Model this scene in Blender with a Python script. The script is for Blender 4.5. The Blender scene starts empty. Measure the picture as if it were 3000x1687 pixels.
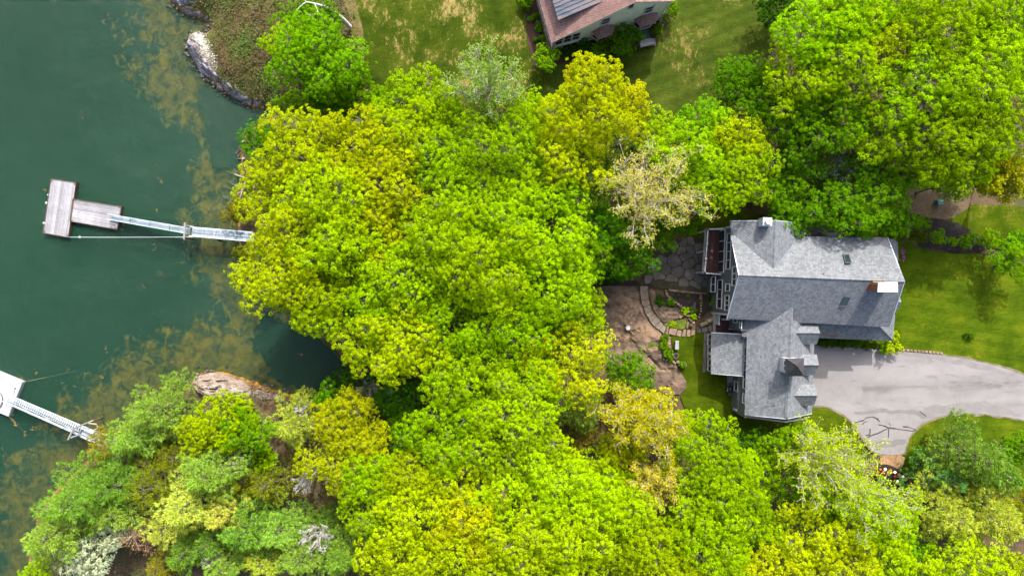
import bpy, math, random
import numpy as np
from mathutils import Vector, noise
from mathutils.geometry import delaunay_2d_cdt

S = bpy.context.scene
COL = S.collection
random.seed(7)
R = math.radians

# ------------------------------------------------------------------ camera, sky, sun, exposure
CAM_H = 80.0
cam_d = bpy.data.cameras.new("camera")
cam_d.sensor_width = 36.0
cam_d.lens = 24.0
cam_d.clip_start = 0.5
cam_d.clip_end = 6000
cam = bpy.data.objects.new("camera", cam_d)
cam.location = (0, 0, CAM_H)
COL.objects.link(cam)
S.camera = cam

SUN_AZ, SUN_EL = R(13.0), R(45.0)          # azimuth clockwise from +Y
W = bpy.data.worlds.new("World")
S.world = W
W.use_nodes = True
wn = W.node_tree
sky = wn.nodes.new("ShaderNodeTexSky")
sky.sky_type = 'NISHITA'
sky.sun_disc = False
sky.sun_elevation = SUN_EL
sky.sun_rotation = SUN_AZ
sky.air_density = 0.7
sky.dust_density = 5.0
sky.ozone_density = 0.6
bg = wn.nodes["Background"]
bg.inputs["Strength"].default_value = 0.15
wn.links.new(sky.outputs[0], bg.inputs["Color"])

sd = bpy.data.lights.new("sun", 'SUN')
sd.energy = 2.2
sd.angle = R(0.6)
sd.color = (1.0, 0.97, 0.92)
sun = bpy.data.objects.new("sun", sd)
to_sun = Vector((math.sin(SUN_AZ) * math.cos(SUN_EL), math.cos(SUN_AZ) * math.cos(SUN_EL), math.sin(SUN_EL)))
sun.rotation_euler = to_sun.to_track_quat('Z', 'Y').to_euler()
sun.location = to_sun * 200
COL.objects.link(sun)

S.view_settings.view_transform = 'Standard'
S.view_settings.look = 'None'
S.view_settings.exposure = 1.62
S.view_settings.gamma = 1.0
S.view_settings.use_curve_mapping = False
S.render.engine = 'CYCLES'
S.cycles.use_denoising = True
S.cycles.max_bounces = 7
S.cycles.diffuse_bounces = 3
S.cycles.glossy_bounces = 2
S.cycles.transmission_bounces = 4
S.cycles.transparent_max_bounces = 6
S.cycles.caustics_reflective = False
S.cycles.caustics_refractive = False

# ------------------------------------------------------------------ survey: where a point of the photograph (3000 px wide) lies at height z
def P(px, py, z=0.0):
    k = (CAM_H - z) / CAM_H / 25.0
    return Vector(((px - 1500.0) * k, (843.5 - py) * k, z))
VS = 1.1645963
def V(vx, vy, z=0.0):
    return P(vx * VS, vy * VS, z)
def zoomer(ox, oy, s):
    return lambda x, y: (ox + x / s, oy + y / s)
Z1 = zoomer(2000, 600, 2.1314)
Z3 = zoomer(1500, 0, 4.2933)
Z5 = zoomer(1700, 680, 2.898)
Z8 = zoomer(2350, 950, 2.898)
ZN = zoomer(2550, 480, 3.9156)
ZD = zoomer(100, 480, 3.963)
ZE = zoomer(0, 1050, 4.83)
ZG = zoomer(2200, 830, 3.534)
def on_wall(pxy, O, u):
    """ray through a photo point met with the vertical plane through O along u: (distance along u, height)"""
    d = P(pxy[0], pxy[1], 0) - Vector((0, 0, CAM_H))
    n = Vector((-u.y, u.x, 0))
    t = (O - Vector((0, 0, CAM_H))).dot(n) / d.dot(n)
    q = Vector((0, 0, CAM_H)) + d * t
    return (q - O).dot(u), q.z

# ------------------------------------------------------------------ objects
def tag(o, label=None, cat=None, group=None, kind=None):
    if label: o["label"] = label
    if cat: o["category"] = cat
    if group: o["group"] = group
    if kind: o["kind"] = kind
    return o
def empty(name, loc, label, cat, group=None):
    o = bpy.data.objects.new(name, None)
    o.empty_display_size = 0.3
    o.location = loc
    COL.objects.link(o)
    return tag(o, label, cat, group)
def origin_of(parent):
    v = Vector((0, 0, 0))
    while parent is not None:
        v += Vector(parent.location)
        parent = parent.parent
    return v
def link_mesh(name, me, mat, parent=None, color=None):
    o = bpy.data.objects.new(name, me)
    COL.objects.link(o)
    if mat is not None and len(me.materials) == 0:
        me.materials.append(mat)
    if parent is not None:
        o.parent = parent
    if color is not None:
        o.color = (*color[:3], 1.0)
    return o
def np_mesh(name, co, quads, mat, parent=None, color=None, smooth=False, tint=None):
    co = np.asarray(co, dtype=np.float32).reshape(-1, 3)
    if parent is not None:
        co = co - np.array(origin_of(parent), dtype=np.float32)
    quads = np.asarray(quads, dtype=np.int32)
    k = quads.shape[1]
    me = bpy.data.meshes.new(name)
    me.vertices.add(len(co)); me.vertices.foreach_set("co", co.ravel())
    me.loops.add(quads.size); me.loops.foreach_set("vertex_index", quads.ravel())
    me.polygons.add(len(quads)); me.polygons.foreach_set("loop_start", np.arange(0, quads.size, k, dtype=np.int32))
    if smooth:
        me.polygons.foreach_set("use_smooth", np.ones(len(quads), dtype=bool))
    if tint is not None:
        a = me.attributes.new("tint", 'FLOAT', 'FACE')
        a.data.foreach_set("value", np.asarray(tint, dtype=np.float32))
    me.update(calc_edges=True)
    return link_mesh(name, me, mat, parent, color)

class MB:
    """collects simple solids and links them as one mesh object"""
    def __init__(s):
        s.v, s.f = [], []
    def add(s, vs, fs):
        b = len(s.v)
        s.v += [Vector(x) for x in vs]
        s.f += [tuple(b + i for i in f) for f in fs]
        return s
    def box(s, c, sx, sy, sz, u=Vector((1, 0, 0)), w=Vector((0, 0, 1))):
        """centred box: sx along u, sz along w, sy across"""
        u = Vector(u).normalized(); w = Vector(w).normalized()
        v = w.cross(u).normalized(); w = u.cross(v)
        c = Vector(c)
        p = [c + u * (a * sx / 2) + v * (b * sy / 2) + w * (d * sz / 2) for d in (-1, 1) for b in (-1, 1) for a in (-1, 1)]
        return s.add(p, [(0, 2, 3, 1), (4, 5, 7, 6), (0, 1, 5, 4), (2, 6, 7, 3), (0, 4, 6, 2), (1, 3, 7, 5)])
    def bar(s, p0, p1, w, h, up=Vector((0, 0, 1))):
        p0, p1 = Vector(p0), Vector(p1)
        d = p1 - p0
        return s.box((p0 + p1) / 2, d.length, w, h, d, up - d * (up.dot(d) / d.length_squared))
    def slab(s, pts, t, down=None):
        """polygon pts (top) made t thick"""
        pts = [Vector(p) for p in pts]
        n = len(pts)
        nn = sum(((pts[i] - pts[0]).cross(pts[(i + 1) % n] - pts[0]) for i in range(1, n - 1)), Vector())
        if nn.z < 0: pts.reverse(); nn = -nn
        dn = Vector((0, 0, -t)) if down is None else Vector(down)
        lo = [p + dn for p in pts]
        return s.add(pts + lo, [tuple(range(n)), tuple(range(2 * n - 1, n - 1, -1))] + [(i, i + n, (i + 1) % n + n, (i + 1) % n) for i in range(n)])
    def poly(s, pts):
        return s.add(pts, [tuple(range(len(pts)))])
    def tube(s, p0, p1, r0, r1=None, n=8, cap=True):
        r1 = r0 if r1 is None else r1
        p0, p1 = Vector(p0), Vector(p1)
        d = (p1 - p0).normalized()
        a = d.cross(Vector((0, 0, 1)) if abs(d.z) < .9 else Vector((1, 0, 0))).normalized(); b = d.cross(a)
        vs = [p + (a * math.cos(2 * math.pi * i / n) + b * math.sin(2 * math.pi * i / n)) * r for p, r in ((p0, r0), (p1, r1)) for i in range(n)]
        fs = [(i, (i + 1) % n, n + (i + 1) % n, n + i) for i in range(n)]
        if cap: fs += [tuple(range(n - 1, -1, -1)), tuple(range(n, 2 * n))]
        return s.add(vs, fs)
    def path(s, pts, r, n=6):
        for a, b in zip(pts[:-1], pts[1:]): s.tube(a, b, r, r, n)
        return s
    def lathe(s, c, prof, n=20, sx=1.0, sy=1.0):
        c = Vector(c)
        vs = [c + Vector((r * math.cos(2 * math.pi * i / n) * sx, r * math.sin(2 * math.pi * i / n) * sy, z)) for r, z in prof for i in range(n)]
        fs = [(k * n + i, k * n + (i + 1) % n, (k + 1) * n + (i + 1) % n, (k + 1) * n + i) for k in range(len(prof) - 1) for i in range(n)]
        fs += [tuple(range(n - 1, -1, -1)), tuple((len(prof) - 1) * n + i for i in range(n))]
        return s.add(vs, fs)
    def build(s, name, mat, parent=None, smooth=False, color=None, bevel=0.0):
        o0 = origin_of(parent)
        me = bpy.data.meshes.new(name)
        me.from_pydata([tuple(v - o0) for v in s.v], [], s.f)
        if smooth:
            for p in me.polygons: p.use_smooth = True
        me.update()
        o = link_mesh(name, me, mat, parent, color)
        if bevel:
            m = o.modifiers.new("bevel", 'BEVEL'); m.width = bevel; m.segments = 1
        return o

# ------------------------------------------------------------------ materials
def lin(r, g, b, k=0.50):
    f = lambda c: (c / 12.92 if c <= 0.04045 else ((c + 0.055) / 1.055) ** 2.4)
    return tuple(f(c / 255.0) * k for c in (r, g, b))
def N(nt, t, **kw):
    n = nt.nodes.new(t)
    for k, v in kw.items(): setattr(n, k, v)
    return n
def ramp(nt, fac, stops):
    r = N(nt, "ShaderNodeValToRGB")
    while len(r.color_ramp.elements) > 1: r.color_ramp.elements.remove(r.color_ramp.elements[-1])
    r.color_ramp.elements[0].position = stops[0][0]; r.color_ramp.elements[0].color = (*stops[0][1][:3], 1)
    for p, c in stops[1:]:
        e = r.color_ramp.elements.new(p); e.color = (*c[:3], 1)
    nt.links.new(fac, r.inputs[0])
    return r.outputs[0]
def mixc(nt, fac, a, b, mode='MIX'):
    m = N(nt, "ShaderNodeMix", data_type='RGBA', blend_type=mode)
    for sock, val in ((m.inputs[0], fac), (m.inputs[6], a), (m.inputs[7], b)):
        if hasattr(val, "is_output"): nt.links.new(val, sock)
        elif isinstance(val, (tuple, list)): sock.default_value = (*val[:3], 1)
        else: sock.default_value = val
    return m.outputs[2]
def math_(nt, op, a, b=0.0, clamp=False):
    m = N(nt, "ShaderNodeMath", operation=op, use_clamp=clamp)
    for sock, val in ((m.inputs[0], a), (m.inputs[1], b)):
        if hasattr(val, "is_output"): nt.links.new(val, sock)
        else: sock.default_value = val
    return m.outputs[0]
def noise_(nt, scale, detail=4.0, rough=0.55, vec=None, dist=0.0):
    n = N(nt, "ShaderNodeTexNoise")
    n.inputs["Scale"].default_value = scale; n.inputs["Detail"].default_value = detail
    n.inputs["Roughness"].default_value = rough; n.inputs["Distortion"].default_value = dist
    if vec is not None: nt.links.new(vec, n.inputs["Vector"])
    return n.outputs[0]
def pos_(nt, scale=(1, 1, 1), rot=(0, 0, 0)):
    g = N(nt, "ShaderNodeNewGeometry")
    m = N(nt, "ShaderNodeMapping"); m.inputs["Scale"].default_value = scale; m.inputs["Rotation"].default_value = rot
    nt.links.new(g.outputs["Position"], m.inputs["Vector"])
    return m.outputs[0]
def attr_(nt, name):
    a = N(nt, "ShaderNodeAttribute", attribute_name=name)
    return a.outputs["Fac"]
def new_mat(name):
    m = bpy.data.materials.new(name); m.use_nodes = True
    nt = m.node_tree
    return m, nt, nt.nodes["Principled BSDF"]
def bump_(nt, bsdf, h, strength=0.4, dist=0.05):
    b = N(nt, "ShaderNodeBump"); b.inputs["Strength"].default_value = strength; b.inputs["Distance"].default_value = dist
    nt.links.new(h, b.inputs["Height"]); nt.links.new(b.outputs[0], bsdf.inputs["Normal"])
def mottled(name, stops, scale=1.0, fine=None, rough=0.8, bump=0.3, stretch=(1, 1, 1), rot=0.0, island=0.0, metal=0.0, detail=5.0, spec=0.3, fine_amt=0.35):
    """noise-mottled surface; island = brightness spread from piece to piece"""
    m, nt, b = new_mat(name)
    v = pos_(nt, stretch, (0, 0, rot))
    f = noise_(nt, scale, detail, 0.6, v)
    c = ramp(nt, f, stops)
    fn = noise_(nt, fine or scale * 9, 3, 0.6, v)
    g = ramp(nt, fn, [(0.3, (1 - fine_amt,) * 3), (0.7, (1 + fine_amt,) * 3)])
    c = mixc(nt, 1.0, c, g, 'MULTIPLY')
    if island:
        geo = N(nt, "ShaderNodeNewGeometry")
        oi = N(nt, "ShaderNodeObjectInfo")
        rnd = math_(nt, 'FRACT', math_(nt, 'ADD', geo.outputs["Random Per Island"], oi.outputs["Random"]))
        c = mixc(nt, 1.0, c, ramp(nt, rnd, [(0, (1 - island,) * 3), (1, (1 + island,) * 3)]), 'MULTIPLY')
    nt.links.new(c, b.inputs["Base Color"])
    b.inputs["Roughness"].default_value = rough; b.inputs["Metallic"].default_value = metal
    b.inputs["Specular IOR Level"].default_value = spec
    if bump: bump_(nt, b, fn, bump, 0.04)
    return m
def flat(name, col, rough=0.6, metal=0.0, spec=0.4):
    d = tuple(c * 0.86 for c in col)
    return mottled(name, [(0.35, d), (0.65, col)], 2.5, rough=rough, bump=0.08, metal=metal, spec=spec, fine_amt=0.06)

M = {}
M['trim'] = flat('white_trim', (0.50, 0.50, 0.495), 0.45)
M['white_metal'] = flat('white_metal', (0.50, 0.51, 0.52), 0.35)
M['siding'] = None
M['glass_dark'] = None
M['deck'] = mottled('deck_brown', [(0.3, lin(84, 55, 52)), (0.7, lin(112, 72, 66))], 1.2, fine=20, rough=0.6, bump=0.2, island=0.16)
M['grey_wood'] = mottled('weathered_wood', [(0.3, lin(152, 152, 156, .58)), (0.7, lin(184, 183, 188, .58))], 0.5, fine=5, rough=0.85, bump=0.2, island=0.24, fine_amt=.12, spec=.1)
M['dark_wood'] = mottled('wet_wood', [(0.3, lin(80, 70, 62)), (0.7, lin(120, 104, 88))], 1.2, fine=9, rough=0.8, bump=0.3, island=0.1)
M['drift'] = mottled('driftwood_surface', [(0.3, lin(160, 130, 100)), (0.7, lin(205, 190, 170))], 1.2, fine=9, rough=0.8, bump=0.3)
M['alu'] = flat('aluminium', (0.48, 0.53, 0.56), 0.35, 0.25)
M['pale_plank'] = mottled('pale_painted_plank', [(0.3, lin(188, 190, 198, .6)), (0.6, lin(222, 224, 230, .62))], 0.5, fine=6, rough=0.6, bump=0.15, island=0.08, fine_amt=.08)
M['alu_deck'] = mottled('pale_blue_slat', [(0.3, lin(165, 185, 200)), (0.7, lin(205, 220, 228))], 1.0, fine=10, rough=0.6, bump=0.15, island=0.15)
M['black'] = flat('black_enamel', (0.018, 0.019, 0.021), 0.35)
M['dark_metal'] = flat('dark_metal', (0.05, 0.055, 0.065), 0.4, 0.3)
M['copper'] = mottled('copper_flashing', [(0.3, lin(120, 84, 70)), (0.7, lin(165, 120, 100))], 2, rough=0.5, bump=0.1, metal=0.3)
M['green_box'] = flat('green_enamel', lin(88, 150, 138), 0.45)
M['brick'] = mottled('brick_face', [(0.3, lin(150, 85, 58)), (0.7, lin(186, 116, 80))], 3, rough=0.85, bump=0.3, island=0.2)
M['mortar'] = flat('mortar', lin(150, 140, 130), 0.9)
M['rope'] = flat('rope_fibre', (0.72, 0.73, 0.72), 0.8)
M['terracotta'] = mottled('pot_stone', [(0.3, lin(120, 112, 100)), (0.7, lin(160, 152, 138))], 4, rough=0.85)
M['granite'] = mottled('granite_slab', [(0.3, lin(165, 163, 166)), (0.7, lin(195, 193, 194))], 5, rough=0.8, bump=0.2)
M['flag'] = mottled('flagstone_face', [(0.25, lin(88, 84, 80)), (0.5, lin(118, 112, 106)), (0.75, lin(142, 136, 128))], 1.1, fine=14, rough=0.85, bump=0.3, island=0.22)
M['step'] = mottled('step_stone_face', [(0.25, lin(116, 108, 100)), (0.5, lin(150, 136, 120)), (0.75, lin(178, 162, 142))], 1.4, fine=14, rough=0.85, bump=0.35, island=0.16)
M['edge_stone'] = mottled('edging_stone_face', [(0.25, lin(130, 106, 86)), (0.5, lin(168, 142, 116)), (0.75, lin(190, 168, 144))], 1.6, fine=12, rough=0.9, bump=0.35, island=0.2)
M['roof_base'] = flat('roof_board', lin(92, 96, 100), 0.8)

def siding(name, col, pitch=0.15):
    m, nt, b = new_mat(name)
    geo = N(nt, "ShaderNodeNewGeometry"); sep = N(nt, "ShaderNodeSeparateXYZ")
    nt.links.new(geo.outputs["Position"], sep.inputs[0])
    saw = math_(nt, 'FRACT', math_(nt, 'DIVIDE', sep.outputs[2], pitch))
    n = noise_(nt, 1.2, 4, 0.6, pos_(nt))
    c = ramp(nt, n, [(0.3, tuple(x * 0.9 for x in col)), (0.7, tuple(x * 1.08 for x in col))])
    nt.links.new(c, b.inputs["Base Color"])
    b.inputs["Roughness"].default_value = 0.65
    bump_(nt, b, saw, 0.5, 0.02)
    return m
M['siding'] = siding('grey_clapboard', lin(128, 131, 132))
M['cream'] = siding('cream_clapboard', lin(232, 231, 210, .95))
def shingle(name, lo, mid, hi, spread=0.3):
    m, nt, b = new_mat(name)
    geo = N(nt, "ShaderNodeNewGeometry")
    rnd = geo.outputs["Random Per Island"]
    c = ramp(nt, rnd, [(0.0, lo), (0.45, mid), (1.0, hi)])
    big = noise_(nt, 0.55, 5, 0.62, pos_(nt))
    c = mixc(nt, 1.0, c, ramp(nt, big, [(0.35, (1 - spread,) * 3), (0.65, (1 + spread,) * 3)]), 'MULTIPLY')
    grit = noise_(nt, 26, 2, 0.7, pos_(nt))
    c = mixc(nt, 1.0, c, ramp(nt, grit, [(0.3, (0.82,) * 3), (0.7, (1.18,) * 3)]), 'MULTIPLY')
    nt.links.new(c, b.inputs["Base Color"])
    b.inputs["Roughness"].default_value = 0.72
    b.inputs["Specular IOR Level"].default_value = 0.35
    bump_(nt, b, grit, 0.3, 0.02)
    return m
M['shingle'] = shingle('grey_asphalt_shingle', lin(116, 122, 128), lin(132, 138, 143), lin(148, 153, 157), 0.07)
M['shingle_red'] = shingle('red_brown_shingle', lin(134, 102, 94, .62), lin(148, 114, 105, .62), lin(164, 130, 120, .62), 0.12)
m, nt, b = new_mat('window_glass')
b.inputs["Base Color"].default_value = (*lin(52, 64, 72), 1); b.inputs["Roughness"].default_value = 0.08
b.inputs["Specular IOR Level"].default_value = 0.8
M['glass'] = m
m, nt, b = new_mat('skylight_glass')
b.inputs["Base Color"].default_value = (*lin(48, 66, 58), 1); b.inputs["Roughness"].default_value = 0.06
b.inputs["Specular IOR Level"].default_value = 0.8
M['skyglass'] = m
m, nt, b = new_mat('patinated_metal_roof')
v = pos_(nt, (1.0, 0.12, 0.3), (0, 0, R(-16)))
v2 = pos_(nt, (0.12, 1.0, 0.3), (0, 0, R(-16)))
nn = noise_(nt, 2.2, 5, 0.6, v2)
c = ramp(nt, nn, [(0.3, lin(96, 112, 128)), (0.5, lin(140, 142, 152)), (0.62, lin(170, 150, 145)), (0.75, lin(150, 158, 170))])
nt.links.new(c, b.inputs["Base Color"]); b.inputs["Roughness"].default_value = 0.45; b.inputs["Metallic"].default_value = 0.25
M['seam_metal'] = m
m, nt, b = new_mat('cupola_metal')
nn = noise_(nt, 1.5, 4, 0.6, pos_(nt))
nt.links.new(ramp(nt, nn, [(0.3, lin(70, 72, 80)), (0.7, lin(96, 96, 102))]), b.inputs["Base Color"])
b.inputs["Roughness"].default_value = 0.5; b.inputs["Metallic"].default_value = 0.2
M['cupola'] = m

def leaf_material(name, trans=0.48, gloss=0.0, tint_col=None, spread=0.2, tint_amt=0.5):
    m = bpy.data.materials.new(name); m.use_nodes = True
    nt = m.node_tree; nt.nodes.clear()
    out = N(nt, "ShaderNodeOutputMaterial")
    oi = N(nt, "ShaderNodeObjectInfo")
    geo = N(nt, "ShaderNodeNewGeometry")
    rnd = geo.outputs["Random Per Island"]
    c = oi.outputs["Color"]
    t = attr_(nt, "tint")
    # tufts drift between the tree's own colour, a younger yellower one and an older greener one
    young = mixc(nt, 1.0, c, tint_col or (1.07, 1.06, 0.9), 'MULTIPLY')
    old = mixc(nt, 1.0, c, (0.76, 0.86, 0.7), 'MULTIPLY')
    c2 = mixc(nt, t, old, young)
    c2 = mixc(nt, 1.0, c2, ramp(nt, rnd, [(0, (1 - spread,) * 3), (1, (1 + spread,) * 3)]), 'MULTIPLY')
    d = N(nt, "ShaderNodeBsdfDiffuse"); tr = N(nt, "ShaderNodeBsdfTranslucent"); g = N(nt, "ShaderNodeBsdfGlossy")
    g.inputs["Roughness"].default_value = 0.45; g.inputs["Color"].default_value = (1, 1, 1, 1)
    nt.links.new(c2, d.inputs["Color"])
    nt.links.new(mixc(nt, 1.0, c2, (1.1, 1.1, 0.7), 'MULTIPLY'), tr.inputs["Color"])
    m1 = N(nt, "ShaderNodeMixShader"); m1.inputs[0].default_value = trans
    m2 = N(nt, "ShaderNodeMixShader"); m2.inputs[0].default_value = gloss
    nt.links.new(d.outputs[0], m1.inputs[1]); nt.links.new(tr.outputs[0], m1.inputs[2])
    nt.links.new(m1.outputs[0], m2.inputs[1]); nt.links.new(g.outputs[0], m2.inputs[2])
    nt.links.new(m2.outputs[0], out.inputs[0])
    return m
M['leaf'] = leaf_material('tree_leaf')
M['needle'] = leaf_material('conifer_needle', 0.28, 0.0, (1.15, 1.05, 0.8), 0.35)
m, nt, b = new_mat('tree_bark')
oi = N(nt, "ShaderNodeObjectInfo")
nn = noise_(nt, 3.0, 4, 0.6, pos_(nt, (1, 1, 0.4)))
nt.links.new(mixc(nt, 1.0, oi.outputs["Color"], ramp(nt, nn, [(0.3, (0.65,) * 3), (0.7, (1.25,) * 3)]), 'MULTIPLY'), b.inputs["Base Color"])
b.inputs["Roughness"].default_value = 0.9
M['bark'] = m
m, nt, b = new_mat('flower_petal')
oi = N(nt, "ShaderNodeObjectInfo")
nt.links.new(oi.outputs["Color"], b.inputs["Base Color"]); b.inputs["Roughness"].default_value = 0.6
M['petal'] = m
# ------------------------------------------------------------------ terrain
WATER = -6.0
SHORE = [(395, -900), (415, -60), (425, 2), (470, 38), (528, 52), (532, 82), (482, 92), (472, 122), (492, 160), (522, 196), (556, 226), (606, 252), (640, 268),
         (690, 272), (718, 286), (650, 312), (612, 345), (606, 400), (612, 440), (640, 470), (632, 525), (600, 552), (604, 610), (632, 680),
         (680, 740), (760, 800), (842, 872), (880, 915), (905, 940), (880, 975), (830, 990), (770, 998), (716, 992), (640, 962),
         (560, 936), (500, 938), (484, 962), (430, 1000), (340, 1050), (262, 1106), (205, 1175), (140, 1235), (95, 1300), (78, 1380), (72, 1450), (60, 1560), (30, 2600)]
_sh = np.array([V(x, y, WATER)[:2] for x, y in SHORE])
_land = np.vstack([_sh, [[4000, _sh[-1][1] - 4000], [4000, _sh[0][1] + 4000]]])
def inside(poly, pts):
    x, y = pts[:, 0], pts[:, 1]
    r = np.zeros(len(pts), bool)
    n = len(poly)
    for i in range(n):
        x0, y0 = poly[i]; x1, y1 = poly[(i + 1) % n]
        if y0 == y1: continue
        c = ((y0 > y) != (y1 > y)) & (x < (x1 - x0) * (y - y0) / (y1 - y0) + x0)
        r ^= c
    return r
def seg_dist(line, pts):
    d = np.full(len(pts), 1e9)
    for a, b in zip(line[:-1], line[1:]):
        ab = b - a
        t = np.clip(((pts - a) @ ab) / max(ab @ ab, 1e-9), 0, 1)
        d = np.minimum(d, np.hypot(*(pts - (a + t[:, None] * ab)).T))
    return d
def shore_dist(pts):
    d = seg_dist(_sh, pts)
    return np.where(inside(_land, pts), d, -d)
_ctl = [(2500, 780, 0), (2250, 1100, 0), (2700, 1100, 0), (2950, 1000, 0), (2800, 850, 0), (2950, 700, 0), (2500, 600, 0), (2750, 600, 0), (2300, 620, -0.6),
        (2400, 1400, 0), (2900, 1500, 0), (2650, 1330, 0), (2200, 1330, -0.4), (2060, 1250, -1.0), (2050, 1080, -1.1), (2000, 1020, -1.2), (2110, 1000, -0.9), (2070, 960, -0.8), (2100, 1200, -0.6),
        (1950, 740, -2.7), (2050, 700, -2.7), (2060, 830, -2.6), (1980, 790, -2.7), (1900, 720, -2.8), (2085, 620, -2.4),
        (1960, 900, -2.0), (2040, 900, -1.8), (1840, 880, -3.1), (1800, 1000, -3.2), (1900, 1080, -2.2), (1960, 1130, -1.6), (1760, 880, -3.4),
        (1600, 200, 0), (1900, 100, 0), (1900, 300, -0.4), (1400, 120, -0.6), (1150, 60, -1.3), (1150, 200, -1.5), (1300, 250, -1.2), (2150, 150, -0.2),
        (1500, 600, -3.2), (1200, 600, -4.2), (900, 600, -4.8), (1300, 1000, -4.0), (1600, 1200, -2.6), (1200, 1350, -2.8), (700, 1350, -3.2), (800, 1600, -2.2), (1500, 1600, -1.5), (2000, 1550, -0.8),
        (760, 100, -3.0), (760, 250, -3.4), (640, 120, -4.2)]
_cxy = np.array([P(a, b, z)[:2] for a, b, z in _ctl]); _cz = np.array([c[2] for c in _ctl], float)
def heights(pts):
    pts = np.asarray(pts, float).reshape(-1, 2)
    out = np.empty(len(pts))
    for s in range(0, len(pts), 20000):
        q = pts[s:s + 20000]
        d2 = ((q[:, None, :] - _cxy[None]) ** 2).sum(2)
        w = 1.0 / (d2 + 2.0) ** 1.7
        out[s:s + 20000] = (w * _cz).sum(1) / w.sum(1)
    d = shore_dist(pts)
    bank = WATER + 0.15 + 1.1 * (1 - np.exp(-np.maximum(d, 0) / 1.0)) + 0.32 * np.maximum(d, 0)
    k = 0.35
    h = np.clip(0.5 + 0.5 * (bank - out) / k, 0, 1)
    land = out * h + bank * (1 - h) - k * h * (1 - h)
    bed = WATER + 0.15 - 0.5 * (1 - np.exp(np.minimum(d, 0) / 1.5)) - np.minimum(3.2, 0.14 * np.maximum(-d, 0))
    return np.where(d > 0, land, bed)
def H(x, y): return float(heights([(x, y)])[0])
def ground_pts(pxs, dz=0.0):
    """photo points dropped onto the terrain"""
    pxs = np.asarray(pxs, float)
    z = np.zeros(len(pxs))
    for _ in range(6):
        k = (CAM_H - z) / CAM_H / 25.0
        xy = np.stack([(pxs[:, 0] - 1500) * k, (843.5 - pxs[:, 1]) * k], 1)
        z = heights(xy) + dz
    return np.column_stack([xy, z])
def G(px, py, dz=0.0): return Vector(ground_pts([(px, py)], dz)[0])

def spaced(lo, hi, step, far, n):
    fine = np.arange(lo, hi + 1e-6, step)
    t = np.linspace(0, 1, n + 1)[1:]
    return np.concatenate([(lo - (far + lo) * t ** 2.2)[::-1], fine, hi + (far - hi) * t ** 2.2])
gx = spaced(-66, 66, 0.55, 2600, 16); gy = spaced(-38, 38, 0.55, 2600, 16)
GX, GY = np.meshgrid(gx, gy)
gp = np.column_stack([GX.ravel(), GY.ravel()])
gh = heights(gp)
gd = shore_dist(gp)
nx, ny = len(gx), len(gy)
ii = (np.arange(ny - 1)[:, None] * nx + np.arange(nx - 1)[None]).ravel()
quads = np.column_stack([ii, ii + 1, ii + nx + 1, ii + nx])
# small uneven relief under the wood and on the sea bed
rel = np.array([noise.noise(Vector((x * .45, y * .45, 0))) * 0.10 + noise.noise(Vector((x * 1.3, y * 1.3, 5))) * 0.05 if abs(x) < 70 and abs(y) < 40 else 0.0 for x, y in gp])
wet = np.clip((-gd) / 2, 0, 1)
gz = gh - 0.16 + rel * (0.7 + wet)
m, nt, b = new_mat('wood_floor_and_sea_bed')
v = pos_(nt)
sd_ = attr_(nt, "shore")
floor_c = ramp(nt, noise_(nt, 0.35, 6, 0.65, v), [(0.25, lin(54, 56, 24)), (0.42, lin(84, 72, 40)), (0.53, lin(112, 88, 58)), (0.62, lin(80, 84, 34)), (0.8, lin(54, 72, 24))])
litter = noise_(nt, 6.0, 4, 0.7, v)
floor_c = mixc(nt, 1.0, floor_c, ramp(nt, litter, [(0.3, (0.55,) * 3), (0.7, (1.4,) * 3)]), 'MULTIPLY')
# sea bed: mud, with brown weed that thins out away from the shore
n1 = noise_(nt, 0.16, 6, 0.6, v, 0.6); n2 = noise_(nt, 0.8, 7, 0.66, v, 0.7)
weed = math_(nt, 'ADD', math_(nt, 'MULTIPLY', n1, 0.75), math_(nt, 'MULTIPLY', n2, 0.45))
near = N(nt, "ShaderNodeMapRange"); nt.links.new(sd_, near.inputs[0])
near.inputs[1].default_value = -16.0; near.inputs[2].default_value = -1.0; near.inputs[3].default_value = -0.34; near.inputs[4].default_value = 0.16
weed = math_(nt, 'ADD', weed, near.outputs[0])
mud_c = ramp(nt, noise_(nt, 0.22, 4, 0.6, v), [(0.3, lin(26, 44, 38)), (0.7, lin(40, 58, 50))])
weed_c = ramp(nt, n2, [(0.3, lin(36, 34, 20, .6)), (0.46, lin(130, 92, 16, .66)), (0.68, lin(200, 142, 34, .66))])
shoal = ramp(nt, n2, [(0.3, lin(70, 72, 66)), (0.7, lin(104, 100, 88))])
mr = N(nt, "ShaderNodeMapRange"); nt.links.new(sd_, mr.inputs[0]); mr.inputs[1].default_value = -9; mr.inputs[2].default_value = -0.5
bed_c = mixc(nt, mr.outputs[0], mud_c, shoal)
bed_c = mixc(nt, ramp(nt, weed, [(0.53, (0, 0, 0)), (0.64, (0.95,) * 3)]), bed_c, weed_c)
lr = N(nt, "ShaderNodeMapRange"); nt.links.new(sd_, lr.inputs[0]); lr.inputs[1].default_value = 0.0; lr.inputs[2].default_value = 0.5
nt.links.new(mixc(nt, lr.outputs[0], bed_c, floor_c), b.inputs["Base Color"])
b.inputs["Roughness"].default_value = 0.95
bump_(nt, b, litter, 0.5, 0.06)
M['ground'] = m
g = np_mesh("ground", np.column_stack([gp, gz]), quads, m, smooth=True)
a = g.data.attributes.new("shore", 'FLOAT', 'POINT'); a.data.foreach_set("value", gd.astype(np.float32))
tag(g, kind="structure")

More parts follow.
